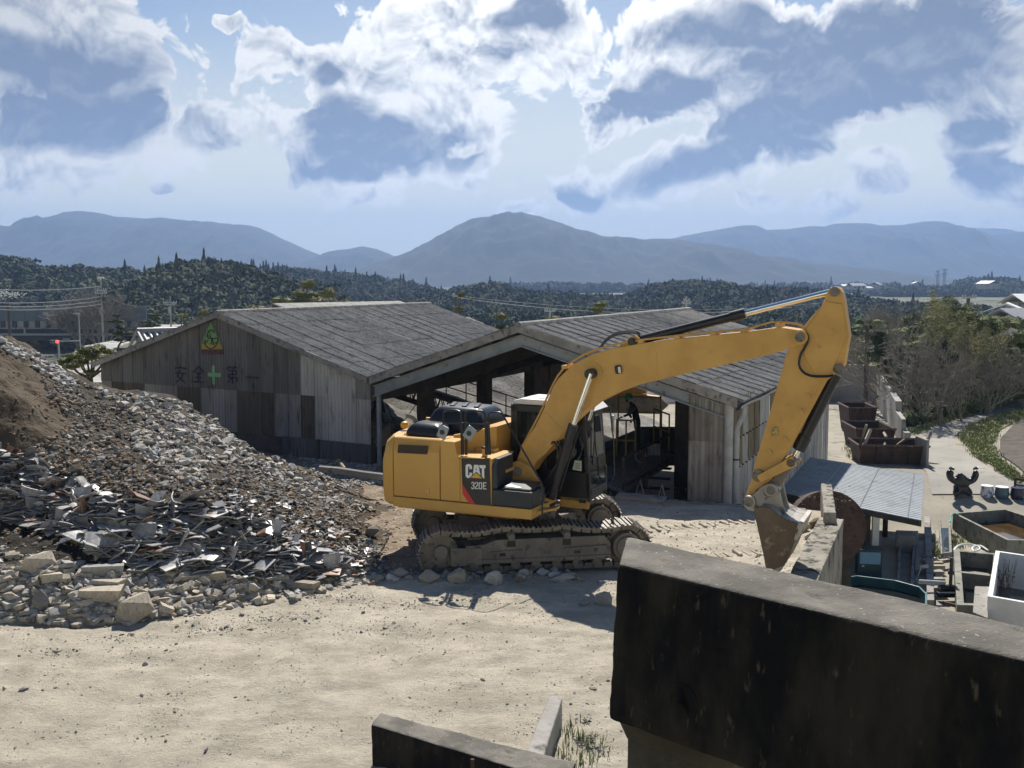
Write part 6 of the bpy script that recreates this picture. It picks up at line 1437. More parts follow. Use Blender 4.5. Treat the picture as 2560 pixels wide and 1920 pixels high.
for k, (px, py, r_, cl, lb) in enumerate(((2467, 1244, .235, (.62, .66, .74), 'white ceramic pot with blue brushwork'), (2504, 1247, .25, (.05, .11, .16), 'dark teal ceramic pot between the white and navy pots'), (2543, 1249, .25, (.012, .02, .06), 'navy blue ceramic pot at the right of the row'))):
    p = ysurf(px, py); t_ = empty('ceramic_pot', p, 0, lb, 'pot', 'ceramic pots behind the ponds'); m = MB()
    m.lathe([(.001, 0), (r_*.72, 0), (r_*.98, .12), (r_*1.0, .22), (r_*.90, .38), (r_*.95, .42), (r_*.88, .43), (r_*.8, .38), (.001, .34)], n=28)
    m.build('body', mat('glaze_%d' % k, cl, (.05, .09, .35) if k == 0 else None, scale=7, rough=.2, spec=.7, stops=(.50, .58)), t_, smooth=40)
    m = MB(); m.lathe([(.001, .425), (r_*.9, .425), (r_*.92, .45), (.001, .46)], n=28); m.build('lid', m_white if k < 2 else MATS['glaze_%d' % k], t_, smooth=40)
def skip(name, c, rz, w_, l, h, lab, low=False):
    """open steel container with sloped ends"""
    t = empty(name, c, rz, lab, 'skip'); m = MB(); th = .05; P0 = [(-w_/2+.12, -l/2+.25), (w_/2-.12, -l/2+.25), (w_/2-.12, l/2-.25), (-w_/2+.12, l/2-.25)]; P1 = [(-w_/2, -l/2), (w_/2, -l/2), (w_/2, l/2), (-w_/2, l/2)]
    r0 = [Vector((*p, .0)) for p in P0]; r1 = [Vector((*p, h)) for p in P1]; r2 = [Vector((p[0]*(1-.06/w_*2), p[1]*(1-.06/l*2), h)) for p in P1]; r3 = [Vector((p[0]*.95, p[1]*.95, .08)) for p in P0]
    m.loft([r0, r1, r2, r3]); m.build('body', m_rust, t)
    m = MB()
    for i in range(4): a, b = r1[i], r1[(i+1) % 4]; m.tube([a, b], .05, 4)
    for k in range(5): x = -w_/2+.1+(w_-.2)*k/4; m.prism([(x-.04, -l/2-.03+.25, .05), (x+.04, -l/2-.03+.25, .05), (x+.04, -l/2-.03, h), (x-.04, -l/2-.03, h)], (0, -.05, 0))
    m.build('rim', m_rust, t); return t
p = ysurf(2241, 1163); c1_ = p+Vector((0, 1.0, 0)); skip('skip_container', c1_, R(-6), 2.75, 2.0, .78, 'rusty open skip nearest the metal roof')
p = ysurf(2206, 1132); skip('skip_container', p+Vector((0, 1.9, 0)), R(-4), 1.7, 2.6, .95, 'rusty skip with timber inside behind the nearest skip')
p = ysurf(2203, 1100); skip('skip_container', p+Vector((-.1, 3.2, 0)), R(-4), 1.35, 2.2, 1.25, 'farthest rusty skip of the three in the yard')
for k, (a, b, w_) in enumerate((((2232, 1120), (2262, 1098), .10), ((2210, 1082), (2216, 1092), .12), ((2176, 1075), (2160, 1112), .16), ((2212, 1104), (2212, 1122), .10), ((2150, 1108), (2166, 1062), .12))):
    A, B = U(*a, 43.5), U(*b, 42.8); m = MB(); m.tube([A, B], w_*.5, 4); tag(m.build('scrap_timber', MATS['bleached_timber']), ('long pale batten across the middle skip', 'short white piece on the middle skip', 'pale board on the left rim of the skips', 'short upright batten in the middle skip', 'grey post leaning at the left of the skips')[k], 'timber', kind='thing')
a, b = U(2302, 1130, 42.2), U(2326, 1078, 42.6); m = MB(); d = (b-a).normalized()*.0+Vector((.22, .1, 0)); m.prism([a, a+d*1.1, b+d*.6, b], (0, .12, 0)); tag(m.build('leaning_panel', m_conc), 'grey panel leaning at the right end of the nearest skip', 'panel', kind='thing')
m = MB(); p = ysurf(2318, 1168); m.box((p.x, p.y+.6, p.z+.55), (.12, 1.2, 1.1)); tag(m.build('scrap_plate', m_conc, bevel=.03), 'rounded grey door plate at the right end of the nearest skip', 'door plate', kind='thing')
# bay walls
def pwall(name, pts, th, m_, lab, D=None):
    """upright wall: list of (px, py_top, py_bottom); the foot stands on the yard"""
    F_ = [ysurf(x, yb) for x, yt, yb in pts]; T_ = []
    for (x, yt, yb), f in zip(pts, F_): q = U(x, yt, f.y); T_.append(q)
    m = MB()
    for i in range(len(pts)-1): m.prism([F_[i]-Vector((0, 0, .5)), F_[i+1]-Vector((0, 0, .5)), T_[i+1], T_[i]], th)
    return tag(m.build(name, m_), lab, 'wall', kind='thing')
m_bay = mat('bay_concrete', (.30, .285, .26), (.36, .345, .315), scale=.6, rough=.9, bump=.3, c3=(.17, .155, .14), c3scale=1.2, c3stops=(.5, .75), stretch=(1, 1, .4))
pwall('bay_wall', [(2010, 910, 1002), (2105, 911, 1004), (2193, 914, 1012)], Vector((0, .3, 0)), m_bay, 'concrete wall closing the far end of the yard')
pwall('bay_wall', [(2192, 938, 1018), (2212, 962, 1046), (2239, 1003, 1090)], Vector((.3, 0, 0)), m_bay, 'tall concrete wall along the right of the yard')
pwall('bay_wall', [(2236, 1024, 1086), (2254, 1048, 1118)], Vector((.2, 0, 0)), m_conc, 'lower stepped wall panel behind the skips')
pwall('bay_wall', [(2246, 1068, 1100), (2262, 1082, 1130)], Vector((.25, 0, 0)), m_conc, 'lowest wall panel beside the middle skip')
# far fence and rusty rail
def fence(pts, n, lab, m_, h=.0):
    t = empty('rail_fence', pts[0][0], 0, lab, 'fence'); 
    a, b = pts
    m = MB()
    for s in (.0, .45, .95): A = a[0].lerp(a[1], s); B = b[0].lerp(b[1], s); m.cyl(A, B, .045, n=6)
    at0(m.build('rail', m_, t))
    for k in range(n):
        f = k/(n-1); A = a[0].lerp(b[0], f); B = a[1].lerp(b[1], f); m = MB(); m.cyl(A-Vector((0, 0, .3)), B, .05, n=6); at0(m.build('fence_post', m_, t))
a0 = ysurf(2515, 1010); b0 = ysurf(2620, 975)
fence(((a0, a0+Vector((0, 0, 1.0))), (b0, b0+Vector((0, 0, 1.0)))), 9, 'white rail fence beside the road at the right edge', m_white)
a0, b0 = ysurf(2537, 1225), ysurf(2640, 1238); fence(((a0, a0+Vector((0, 0, .45))), (b0, b0+Vector((0, 0, .4)))), 4, 'low rust red rail at the right edge behind the pots', m_rust)
# road, verges, field
def sheet(name, pts, dzv, m_, kind='structure', lab=None, step=.6):
    P = [ysurf(x, y) for x, y in pts]; bm = bmesh.new(); f = bm.faces.new([bm.verts.new(p) for p in P]); bmesh.ops.triangulate(bm, faces=[f])
    for _ in range(6):
        e = [e for e in bm.edges if e.calc_length() > 1.2]
        if not e: break
        bmesh.ops.subdivide_edges(bm, edges=e, cuts=1)
        bmesh.ops.triangulate(bm, faces=[f for f in bm.faces if len(f.verts) > 3])
    for v in bm.verts:
        x, y = v.co.x, v.co.y; d = max(0, (y-85)/60)+max(0, (x-30)/40)
        v.co.z = yz(y)+.05*gnoise(x, y, .3)+dzv
    me = bpy.data.meshes.new(name); bm.to_mesh(me); bm.free(); me.materials.append(m_)
    for p in me.polygons: p.use_smooth = True
    return tag(link_mesh(name, me), kind=kind, label=lab)
m_road = mat('worn_concrete_road', (.33, .31, .27), (.27, .255, .225), scale=.5, rough=.9, bump=.3, c3=(.22, .21, .18), c3scale=2.2, c3stops=(.55, .7))
sheet('road', [(2262, 1130), (2270, 1085), (2330, 1062), (2420, 1035), (2500, 1010), (2580, 985), (2640, 975), (2640, 1000), (2560, 1012), (2480, 1040), (2410, 1070), (2385, 1095), (2390, 1120), (2440, 1150), (2500, 1190), (2600, 1240), (2330, 1242), (2315, 1180)], .03, m_road)
sheet('grass_verge', [(2395, 1090), (2420, 1068), (2490, 1040), (2570, 1018), (2640, 1004), (2640, 1030), (2560, 1045), (2500, 1075), (2480, 1110), (2500, 1150), (2560, 1200), (2545, 1210), (2440, 1145)], .05, m_grassy)
sheet('ploughed_field', [(2535, 1062), (2640, 1045), (2640, 1230), (2575, 1200), (2500, 1140), (2500, 1100)], .06, m_field)
def gscat(zone, n):
    out = []; xs_ = [p[0] for p in zone]; ys_ = [p[1] for p in zone]
    while len(out) < n:
        px, py = rs.uniform(min(xs_), max(xs_)), rs.uniform(min(ys_), max(ys_))
        if inside(px, py, zone): out.append(ysurf(px, py)+Vector((0, 0, .03)))
    return out
tuft(gscat([(2395, 1090), (2420, 1068), (2490, 1040), (2570, 1018), (2640, 1004), (2640, 1030), (2560, 1045), (2500, 1075), (2480, 1110), (2500, 1150), (2560, 1200), (2545, 1210), (2440, 1145)], 900), 7, .22, .02, 'verge_grass', 'rough green grass on the verge beside the road', m_grass, .25)
tuft(gscat([(2145, 1060), (2165, 1060), (2170, 1150), (2120, 1150), (2110, 1120)], 160), 6, .16, .015, 'yard_grass', 'sparse grass left of the skips', m_grass, .25)
tuft(gscat([(2260, 1085), (2330, 1060), (2420, 1033), (2500, 1008), (2580, 983), (2580, 992), (2500, 1016), (2420, 1042), (2330, 1070), (2270, 1095)], 300), 7, .25, .02, 'verge_grass', 'grass strip below the thicket beside the road', m_grass, .3)
tuft([G(x, y, -3) for x, y in [(rs.uniform(2385, 2560), rs.uniform(1255, 1275)) for _ in range(90)]+[(rs.uniform(2376, 2392), rs.uniform(1285, 1370)) for _ in range(60)]+[(rs.uniform(2395, 2500), rs.uniform(1340, 1372)) for _ in range(70)]+[(rs.uniform(2325, 2375), rs.uniform(1380, 1396)) for _ in range(40)]+[(rs.uniform(2322, 2345), rs.uniform(1215, 1400)) for _ in range(60)]+[(rs.uniform(2440, 2560), rs.uniform(1246, 1252)) for _ in range(40)]], 9, .17, .012, 'pond_weeds', 'weeds growing round the ponds', m_grass, .2)
# ------------------------------------------------------------------ trees close enough to tell apart
m_leafd = mat('dark_needles', (.028, .045, .020), (.05, .07, .028), scale=1.2, rough=.8, tone=True, spec=.3)
m_leafy = mat('yellow_green_leaves', (.115, .125, .030), (.17, .165, .045), scale=.8, rough=.7, tone=True, spec=.3)
m_bamb = mat('bamboo_leaves', (.15, .155, .065), (.24, .23, .11), scale=.8, rough=.7, tone=True, spec=.3)
m_bark = mat('bark', (.075, .06, .048), (.12, .10, .08), scale=5, rough=.95)
m_twig = mat('bare_twigs', (.19, .17, .14), (.29, .265, .225), scale=3, rough=.95)
LT = leaf_templates(6, 420, .085, 31); LTB = leaf_templates(4, 300, .07, 33, .8)
def leafy(name, base, H, W, m_, lab, seed, cat='tree', lobes=7, tt=None, tone=(1, 1, 1), group=None, trunk=.12, cl=.45):
    """trunk with limbs carrying separate leafy masses"""
    rs = np.random.RandomState(seed); t = empty(name, base, 0, lab, cat, group); m = MB(); pts = []
    for k in range(lobes):
        a = k*2.4+rs.uniform(-.4, .4); r = W*.5*math.sqrt((k+.3)/lobes)*.8; z = H*(1-.34*(r/(W*.5))**2)-W*.20+rs.uniform(-.08, .08)*H
        pts.append((r*math.cos(a), r*math.sin(a), z))
    fork = Vector((0, 0, H*.35)); m.tube([(0, 0, -.5), (.02, 0, H*.15), fork], trunk, 7, r1=trunk*.75)
    for p in pts: q = Vector(p); m.tube([fork, fork.lerp(q, .5)+Vector((0, 0, -.1)), q], trunk*.55, 5, r1=trunk*.12)
    m.build('trunk', m_bark, t)
    P = [(p[0], p[1], p[2], W*cl*rs.uniform(.7, 1.1)*.75, W*cl*rs.uniform(.7, 1.1)*.75, W*cl*rs.uniform(.5, .75)*.75, rs.uniform(0, 6)) for p in pts]
    T = [np.array(tone)*rs.uniform(.7, 1.3) for _ in P]
    o = scatter('crown', P, tt or LT, m_, tones=T, kind=None); o.parent = t
    return t
def ubase(px, pyb, D): return U(px, pyb, D)
def tree_at(px, ytop, D, Wpx, m_, lab, seed, zg=-8, **k):
    top = U(px, ytop, D); b = Vector((top.x, D, zg)); return leafy('evergreen_tree' if m_ is m_leafy else 'tree', b, top.z-zg, Wpx/FPX*D, m_, lab, seed, **k)
for i, (px, yt, D, w_, lb) in enumerate(((640, 740, 100, 70, 'rounded yellowish tree left of the far shed roof'), (700, 722, 104, 80, 'tall yellow-green tree left of the group behind the far shed roof'), (760, 714, 106, 90, 'tallest yellow-green tree behind the far shed roof'),
        (820, 720, 104, 80, 'yellow-green tree right of the tallest behind the far shed roof'), (868, 732, 100, 60, 'rightmost yellow-green tree behind the far shed roof'), (500, 770, 85, 70, 'yellow-green tree above the left slope of the painted gable'), (455, 785, 80, 45, 'small yellow-green tree beside the concrete power pole'),
        (1148, 758, 70, 50, 'thin yellow tree beside the wooden pole between the sheds'), (1178, 764, 72, 30, 'small thin tree right of the wooden pole'), (1265, 790, 66, 80, 'bushy tree showing left of the open shed roof'), (1078, 778, 75, 40, 'tree top peeping over the warehouse roof end'), (1500, 758, 62, 64, 'rounded tree behind the open shed ridge'), (1378, 784, 66, 50, 'low tree top over the open shed ridge'))):
    leafy('evergreen_tree', Vector((U(px, yt, D).x, D, -8)), U(px, yt, D).z+8, w_/FPX*D, m_leafy, lb, 40+i, group='yellow-green trees behind the sheds', lobes=9, cl=.42)
# pines left of the warehouse
def pine(px, yt, yb, D, wpx, lab, seed, pads, tone=(1, 1, 1), m_=None):
    rs = np.random.RandomState(seed); x = U(px, yt, D).x; zt_, zb_ = U(px, yt, D).z, U(px, yb, D).z; t = empty('pine_tree', Vector((x, D, zb_)), 0, lab, 'pine tree'); H = zt_-zb_; m = MB(); W = wpx/FPX*D
    tr_ = [Vector((.12*W*math.sin(k*1.3+seed), 0, H*k/8*.92)) for k in range(9)]; m.tube(tr_, W*.045, 7, r1=W*.012); P = []
    for k in range(pads):
        f = .38+.60*k/(pads-1); q = tr_[min(8, int(f*8))]; a = k*2.3; r = W*.34*(1.15-f*.75); c = q+Vector((r*math.cos(a), r*math.sin(a)*.6, 0)); m.tube([q-Vector((0, 0, .1*W)), c], W*.018, 5)
        s_ = W*(.33-.14*f); P.append((c.x, c.y, c.z, s_, s_, s_*.42, rs.uniform(0, 6)))
    m.build('trunk', m_bark, t); o = scatter('crown', P, LT, m_ or m_leafd, tones=[np.array(tone)*rs.uniform(.75, 1.3) for _ in P], kind=None); o.parent = t
pine(298, 762, 895, 84, 72, 'tall layered dark pine in front of the overpass', 3, 11)
pine(380, 772, 850, 84, 62, 'shorter layered pine right of the tall one', 5, 9, (1.4, 1.3, .9))
x0 = U(222, 958, 40)
gp_ = empty('garden_pine', Vector((x0.x, 40, -.8)), 0, 'spreading garden pine with yellow-green pads left of the warehouse', 'pine tree'); m = MB(); rsg = np.random.RandomState(8); P = []
bs = U(225, 1010, 40)-gp_.location
for px, py, w_ in ((165, 905, 34), (190, 890, 34), (215, 878, 36), (245, 874, 36), (270, 880, 30), (285, 890, 22), (150, 915, 20), (180, 915, 30), (230, 893, 30), (205, 905, 26), (262, 895, 24), (225, 930, 20), (200, 945, 18), (240, 965, 22)):
    q = U(px, py, 40+rsg.uniform(-1, 1))-gp_.location; fk = U(226, 945, 40)-gp_.location; m.tube([fk, fk.lerp(q, .55)+Vector((0, 0, -.12)), q], .06, 5, r1=.02); s_ = w_/FPX*40; P.append((q.x, q.y, q.z, s_, s_, s_*.50, rsg.uniform(0, 6)))
m.tube([bs, U(229, 975, 40)-gp_.location, U(226, 945, 40)-gp_.location], .13, 7, r1=.09); m.build('trunk', m_bark, gp_)
o = scatter('crown', P, LT, m_leafy, tones=[np.array((.85, .9, .8))*rsg.uniform(.7, 1.25) for _ in P], kind=None); o.parent = gp_
leafy('garden_shrub', Vector((U(240, 1000, 38).x, 38, -.6)), 1.2, 1.6, m_leafd, 'dark rounded shrub under the garden pine', 77, 'shrub', lobes=5)
def feather_templates(n, nl, seed):
    out = []; rs_ = np.random.RandomState(seed)
    for k in range(n):
        V, F = [], []; b = 0; lean = rs_.uniform(-.5, .5, 2)
        for i in range(nl):
            t = rs_.rand(); sp = .22+.5*(1-t)*t*2; p = np.array([lean[0]*t*t+rs_.normal()*sp*.5, lean[1]*t*t+rs_.normal()*sp*.5, -1+2.1*t]); d = rs_.normal(size=3); d[2] = -abs(d[2])*.8; d /= np.linalg.norm(d); s_ = np.cross(d, rs_.normal(size=3)); s_ /= np.linalg.norm(s_)
            V.append(np.array([p-s_*.035, p+d*.10, p+s_*.035, p+d*.22])); F.append(np.array([(0, 1, 3), (1, 2, 3)])+b); b += 4
        out.append((np.vstack(V), np.vstack(F)))
    return out
FT = feather_templates(6, 260, 3)
# bare winter trees
def bare(name, base, H, lab, seed, lean=(0, 0), n0=4, group=None, depth=5, m_=None, tw=.011):
    rg = random.Random(seed); m = MB(); cnt = [0]
    def br(p, d, L, r, lv):
        q = p; dd = d.copy(); seg = [p.copy()]; ns = 3
        for k in range(ns): dd = (dd+Vector((rg.uniform(-1, 1), rg.uniform(-1, 1), rg.uniform(-.5, .8)))*.16).normalized(); q = q+dd*(L/ns); seg.append(q.copy())
        m.tube(seg, max(r, tw), 3 if lv > 1 else 5, r1=max(r*.6, tw*.7)); cnt[0] += 1
        if lv >= depth: return
        for k in range(3):
            f = rg.uniform(.35, 1); b = seg[min(ns, int(f*ns)+0)].lerp(seg[min(ns, int(f*ns)+1)], f*ns-int(f*ns)); a = rg.uniform(0, 6.283); up = dd.cross(Vector((math.cos(a), math.sin(a), .3))).normalized()
            nd_ = (dd+up*rg.uniform(.45, .95)+Vector((0, 0, .12))).normalized(); br(b, nd_, L*rg.uniform(.55, .78), r*.52, lv+1)
    for k in range(n0):
        a = rg.uniform(0, 6.283); d = Vector((math.cos(a)*.35+lean[0], math.sin(a)*.35+lean[1], 1)).normalized(); br(Vector((math.cos(a)*.15, math.sin(a)*.15, -.2)), d, H*.42, H*.014, 0)
    o = m.build(name, m_ or m_twig); o.location = base; return tag(o, lab, 'tree', group)
gi = 0
for px, yb, yt, D, ln, lb in ((2110, 900, 770, 74, (-.3, 0), 'bare tree rising behind the bay wall left of the stick'), (2150, 900, 748, 78, (0, 0), 'bare tree right behind the far bay wall'), (2190, 905, 752, 72, (-.1, 0), 'bare tree behind the wall corner'), (2245, 1010, 762, 60, (-.45, 0), 'bare tree leaning over the long bay wall'),
        (2250, 960, 742, 75, (0, 0), 'tall bare tree in the middle of the thicket'), (2310, 1055, 800, 54, (-.6, -.1), 'bare tree leaning left over the road bend'), (2350, 1040, 810, 54, (-.4, 0), 'bare tree above the road bend'), (2400, 1030, 850, 55, (-.2, 0), 'bare bushy tree beside the road'), (2450, 1015, 850, 57, (.2, 0), 'bare tree below the bamboo'),
        (2500, 1000, 840, 60, (.2, 0), 'bare tree near the white fence'), (2550, 990, 850, 62, (0, 0), 'bare tree at the right frame edge'), (2520, 930, 790, 80, (0, 0), 'bare tree in front of the white roofed house'), (2200, 940, 758, 84, (0, 0), 'farther bare tree behind the thicket'), (2390, 950, 770, 70, (0, 0), 'bare tree beside the bamboo'), (2340, 1000, 768, 66, (0, 0), 'bare tree left of the bamboo'), (2020, 900, 760, 80, (0, 0), 'bare tree behind the stick of the excavator'), (2060, 930, 775, 74, (0, 0), 'bare tree behind the excavator cylinder')):
    b = U(px, yb, D); b.z = -2.3; tp = U(px, yt, D).z; bare('bare_tree', b, (tp-b.z)*1.05, lb, 100+gi, ln, group='bare winter trees of the thicket'); gi += 1
for px, yb, yt, D, lb in ((255, 850, 740, 190, 'wide bare tree behind the overpass'), (200, 850, 745, 195, 'bare tree left of the wide one behind the overpass')):
    b = U(px, yb, D); b.z = -8; bare('bare_tree', b, U(px, yt, D).z+10, lb, 140+gi, n0=7, tw=.06); gi += 1
# undergrowth of the thicket
def mass(name, n, fx, r0, r1, m_, lab, tint, seed, tt=None):
    rs = np.random.RandomState(seed); P, T = [], []
    for k in range(n):
        px, py, D = fx(rs); p = U(px, py, D); r = rs.uniform(r0, r1); P.append((p.x, p.y, p.z, r, r, r*.8, rs.uniform(0, 6))); T.append(np.array(tint[rs.randint(len(tint))])*rs.uniform(.7, 1.3))
    return scatter(name, P, tt or LTB, m_, tones=T, label=lab)
def f_under(rs):
    px = rs.uniform(2215, 2640); lo = np.interp(px, [2215, 2272, 2420, 2560, 2640], [950, 1070, 1028, 985, 965]); hi = np.interp(px, [2200, 2300, 2450, 2640], [880, 850, 870, 880]); f = rs.rand()**1.3
    return px, lo-5+(hi-lo)*f, np.interp(px, [2215, 2265, 2640], [68, 53, 63])+f*8
mass('undergrowth', 520, f_under, .35, .9, m_leafd, 'dark ivy and brambles under the bare trees', [(1.8, 1.3, 1.0), (2.4, 1.8, 1.4), (1.0, 1.1, .8), (3.0, 2.2, 1.8), (1.4, 1.4, .9)], 3)
def f_vine(rs): return rs.uniform(2140, 2640), rs.uniform(800, 985), rs.uniform(62, 74)
mass('thicket_vines', 420, f_vine, .4, 1.0, m_leafd, 'dark olive creepers hanging through the thicket', [(2.4, 1.9, 1.5), (1.6, 1.6, 1.1), (3.4, 2.6, 2.2)], 14)
def f_bam(rs): t = rs.rand(); return 2320+170*t+rs.normal()*26, 800+85*t+rs.normal()*30, 60+rs.uniform(-3, 5)
mass('bamboo_thicket', 110, f_bam, .45, .95, m_bamb, 'yellow-green bamboo clump in the sunlit thicket', [(1, 1, 1), (.7, .75, .7), (1.3, 1.25, 1)], 4, FT)
def f_dg(rs): t = rs.rand(); return 2340+90*t+rs.normal()*22, 775+50*t+rs.normal()*18, 66+rs.uniform(-2, 4)
mass('evergreen_thicket', 26, f_dg, .7, 1.2, m_leafd, 'dark evergreen rising behind the bamboo', [(1, 1.1, 1), (1.4, 1.4, 1)], 5)
def f_iv(rs): return 2200+rs.normal()*10, 850+rs.uniform(-25, 45), 58
mass('ivy_column', 14, f_iv, .35, .6, m_leafd, 'ivy climbing a dead trunk in the thicket', [(1, 1, 1)], 6)
m = MB(); p = U(2168, 870, 60); m.cyl(dz(p, -2), U(2169, 810, 60), .12, n=8); tag(m.build('dead_tree', m_bark), 'dark dead trunk standing in the bare thicket', 'trunk', kind='thing')
belt(60, 260, 205, 225, 90, 4.0, 'brown bank and scrub under the overpass', (3.2, 2.2, 1.8), 31)
o = belt(-40, 60, 235, 245, 26, 3.4, 'green trees left behind the overpass', (1.3, 1.4, 1.1), 32, 2.5) if False else None
# white blossom
P = []; rsb = np.random.RandomState(5)
for k in range(110): p = U(22+rsb.normal()*18, 735+rsb.normal()*5, 150); P.append((p.x, p.y, p.z, .13, .13, .12, 1))
bt = empty('blossom_tree', Vector((U(20, 740, 150).x, 150, -8)), 0, 'tree with white blossom at the far left edge', 'tree'); o = scatter('blossom', P, ST, m_white, kind=None); o.parent = bt; at0(o)
m = MB(); m.tube([(0, 0, 0), (0, 0, U(20, 745, 150).z+8)], .2, 6); m.build('trunk', m_bark, bt)

# ------------------------------------------------------------------ overpass, poles and lamps
m_barr = mat('noise_barrier_panel', (.13, .16, .19), (.16, .19, .22), scale=.2, rough=.6)
m_lc = mat('stained_parapet', (.42, .41, .39), (.32, .31, .30), scale=.4, rough=.9, c3=(.16, .15, .14), c3scale=.9, c3stops=(.48, .65), stretch=(1, 1, .2))
Do = 200
ov = empty('overpass', U(100, 905, Do), 0, 'long road overpass with blue-grey noise barrier at the left', 'bridge')
def obox(name, x0, x1, y0, y1, d0, d1, m_, par=ov):
    a, b = U(x0, y1, Do), U(x1, y0, Do); m = MB(); m.bb((a.x, Do+d0, a.z), (b.x, Do+d1, b.z)); o = m.build(name, m_, par); at0(o); return o
br_ = obox('noise_barrier', -400, 365, 771, 803, 0, .3, m_barr)
m = MB()
for k in range(27): x = U(-400+28.8*k, 790, Do).x; m.bb((x-.12, Do-.12, U(0, 803, Do).z), (x+.12, Do, U(0, 771, Do).z))
for y in (780, 788, 795): a = U(-400, y, Do); b = U(365, y, Do); m.bb((a.x, Do-.06, a.z), (b.x, Do, a.z+.08))
m.bb((U(-400, 771, Do).x, Do-.1, U(0, 772, Do).z), (U(365, 771, Do).x, Do+.35, U(0, 770, Do).z)); at0(m.build('barrier_posts', m_barr, ov))
obox('parapet', -400, 365, 803, 819, .1, .5, m_lc)
m = MB()
for k in range(27): x = U(-392+28.8*k, 790, Do).x; m.bb((x-.75, Do-.25, U(0, 819, Do).z), (x+.05, Do+.09, U(0, 802.5, Do).z))
at0(m.build('brackets', m_dsteel, ov))
obox('deck', -400, 420, 819, 822, -.6, 14, m_lc); obox('girder', -400, 420, 822, 853, 1.5, 13, m_dsteel)
m = MB(); m.cyl(U(-400, 836, Do)-Vector((0, .6, 0)), U(420, 836, Do)-Vector((0, .6, 0)), .22, n=8)
for px in (66, 212): m.cyl(U(px, 836, Do)-Vector((0, .6, 0)), U(px-1, 820, Do)-Vector((0, .6, 0)), .2, n=8)
at0(m.build('drain_pipe', m_pvc, ov))
for x0, x1 in ((-220, -190), (355, 380)): obox('pier', x0, x1, 853, 905, 3, 11, m_lc)
# lower span pole and rails
def pole(px, yt, D, zg, r, lab, m_=None, arms=(), name='utility_pole'):
    t = U(px, yt, D); p = empty(name, Vector((t.x, D, zg)), 0, lab, 'pole'); m = MB(); m.cyl((0, 0, 0), (0, 0, t.z-zg), r*1.25, r*.8, n=9); m.build('shaft', m_ or m_conc, p)
    for y, w_ in arms:
        z = U(px, y, D).z-zg; m = MB(); m.box((0, -.15, z), (w_/FPX*D, .12, .14))
        for k in (-1, -.6, .6, 1): m.cyl((k*w_/FPX*D/2*.95, -.15, z), (k*w_/FPX*D/2*.95, -.15, z+.28), .07, n=6)
        m.build('crossarm', m_pvc, p)
    return p
p1 = pole(252, 700, 130, -8, .12, 'tall power pole with a lamp on top left of the pine', arms=((726, 26), (733, 30)))
m = MB(); q = U(252, 695, 130)-p1.location; m.cyl((0, 0, q.z-.4), (0, 0, q.z), .06); m.box((0, 0, q.z+.05), (.8, .3, .2)); m.build('lamp', m_white, p1)
m = MB()
for y in (745, 755, 765): m.box((-.35, 0, U(252, y, 130).z+8), (.7, .2, .16))
m.cyl((.35, 0, U(0, 752, 130).z+8), (.35, 0, U(0, 742, 130).z+8), .28, n=10); m.build('transformer', m_dsteel, p1)
p2 = pole(425, 740, 150, -8, .13, 'concrete power pole with crossarm behind the painted gable', arms=((757, 34), (762, 26)))
m = MB(); q = U(425, 775, 150)-p2.location; m.cyl((0, -.3, q.z-.5), (0, -.3, q.z+.5), .22, n=10); m.build('transformer', m_pvc, p2)
p3 = pole(1141, 738, 100, -8, .17, 'dark wooden power pole between the two shed roofs', m_bark, ((740, 18),))
p4 = pole(2421, 742, 95, -6, .2, 'dark power pole with crossarm beyond the bare thicket', m_bark, ((744, 34),))
p5 = pole(1375, 774, 110, -8, .12, 'slim pole with curved arm behind the open shed', m_pvc, ((778, 26),))
p6 = pole(1716, 741, 120, -8, .12, 'pale pole with small crossarm above the shed ridge', m_pvc, ((758, 22), (752, 14)))
def wires(lab, prs, r=.02, m_=None):
    m = MB()
    for (x0, y0, d0), (x1, y1, d1), s in prs: m.tube(sag(U(x0, y0, d0), U(x1, y1, d1), s, 14), r, 4)
    o = m.build('power_cable', m_ or m_pvc); return tag(o, lab, 'cable', kind='thing')
wires('power cable running left from the lamp-topped pole, uppermost', [((252, 716, 130), (-300, 688, 120), 1.0)], .05)
wires('power cable running left from the lamp-topped pole, second', [((252, 742, 130), (-300, 720, 120), 1.2)], .05)
wires('power cable running left from the lamp-topped pole, third', [((252, 752, 130), (-300, 728, 120), 1.2)], .05)
wires('power cable running left from the lamp-topped pole, lowest', [((252, 761, 130), (-300, 735, 120), 1.2)], .05)
wires('cable from the lamp-topped pole towards the concrete pole', [((254, 728, 130), (425, 757, 90), 1.0)], .04, m_dsteel)
wires('bright cable running right from the wooden pole', [((1141, 743, 100), (1980, 768, 100), 1.0)], .03)
wires('upper cable running right from the wooden pole', [((1141, 739, 100), (2100, 752, 120), 1.2)], .015)
wires('cable between the thicket pole and the right frame edge', [((2421, 745, 95), (1900, 748, 120), 1.0), ], .015, m_dsteel)
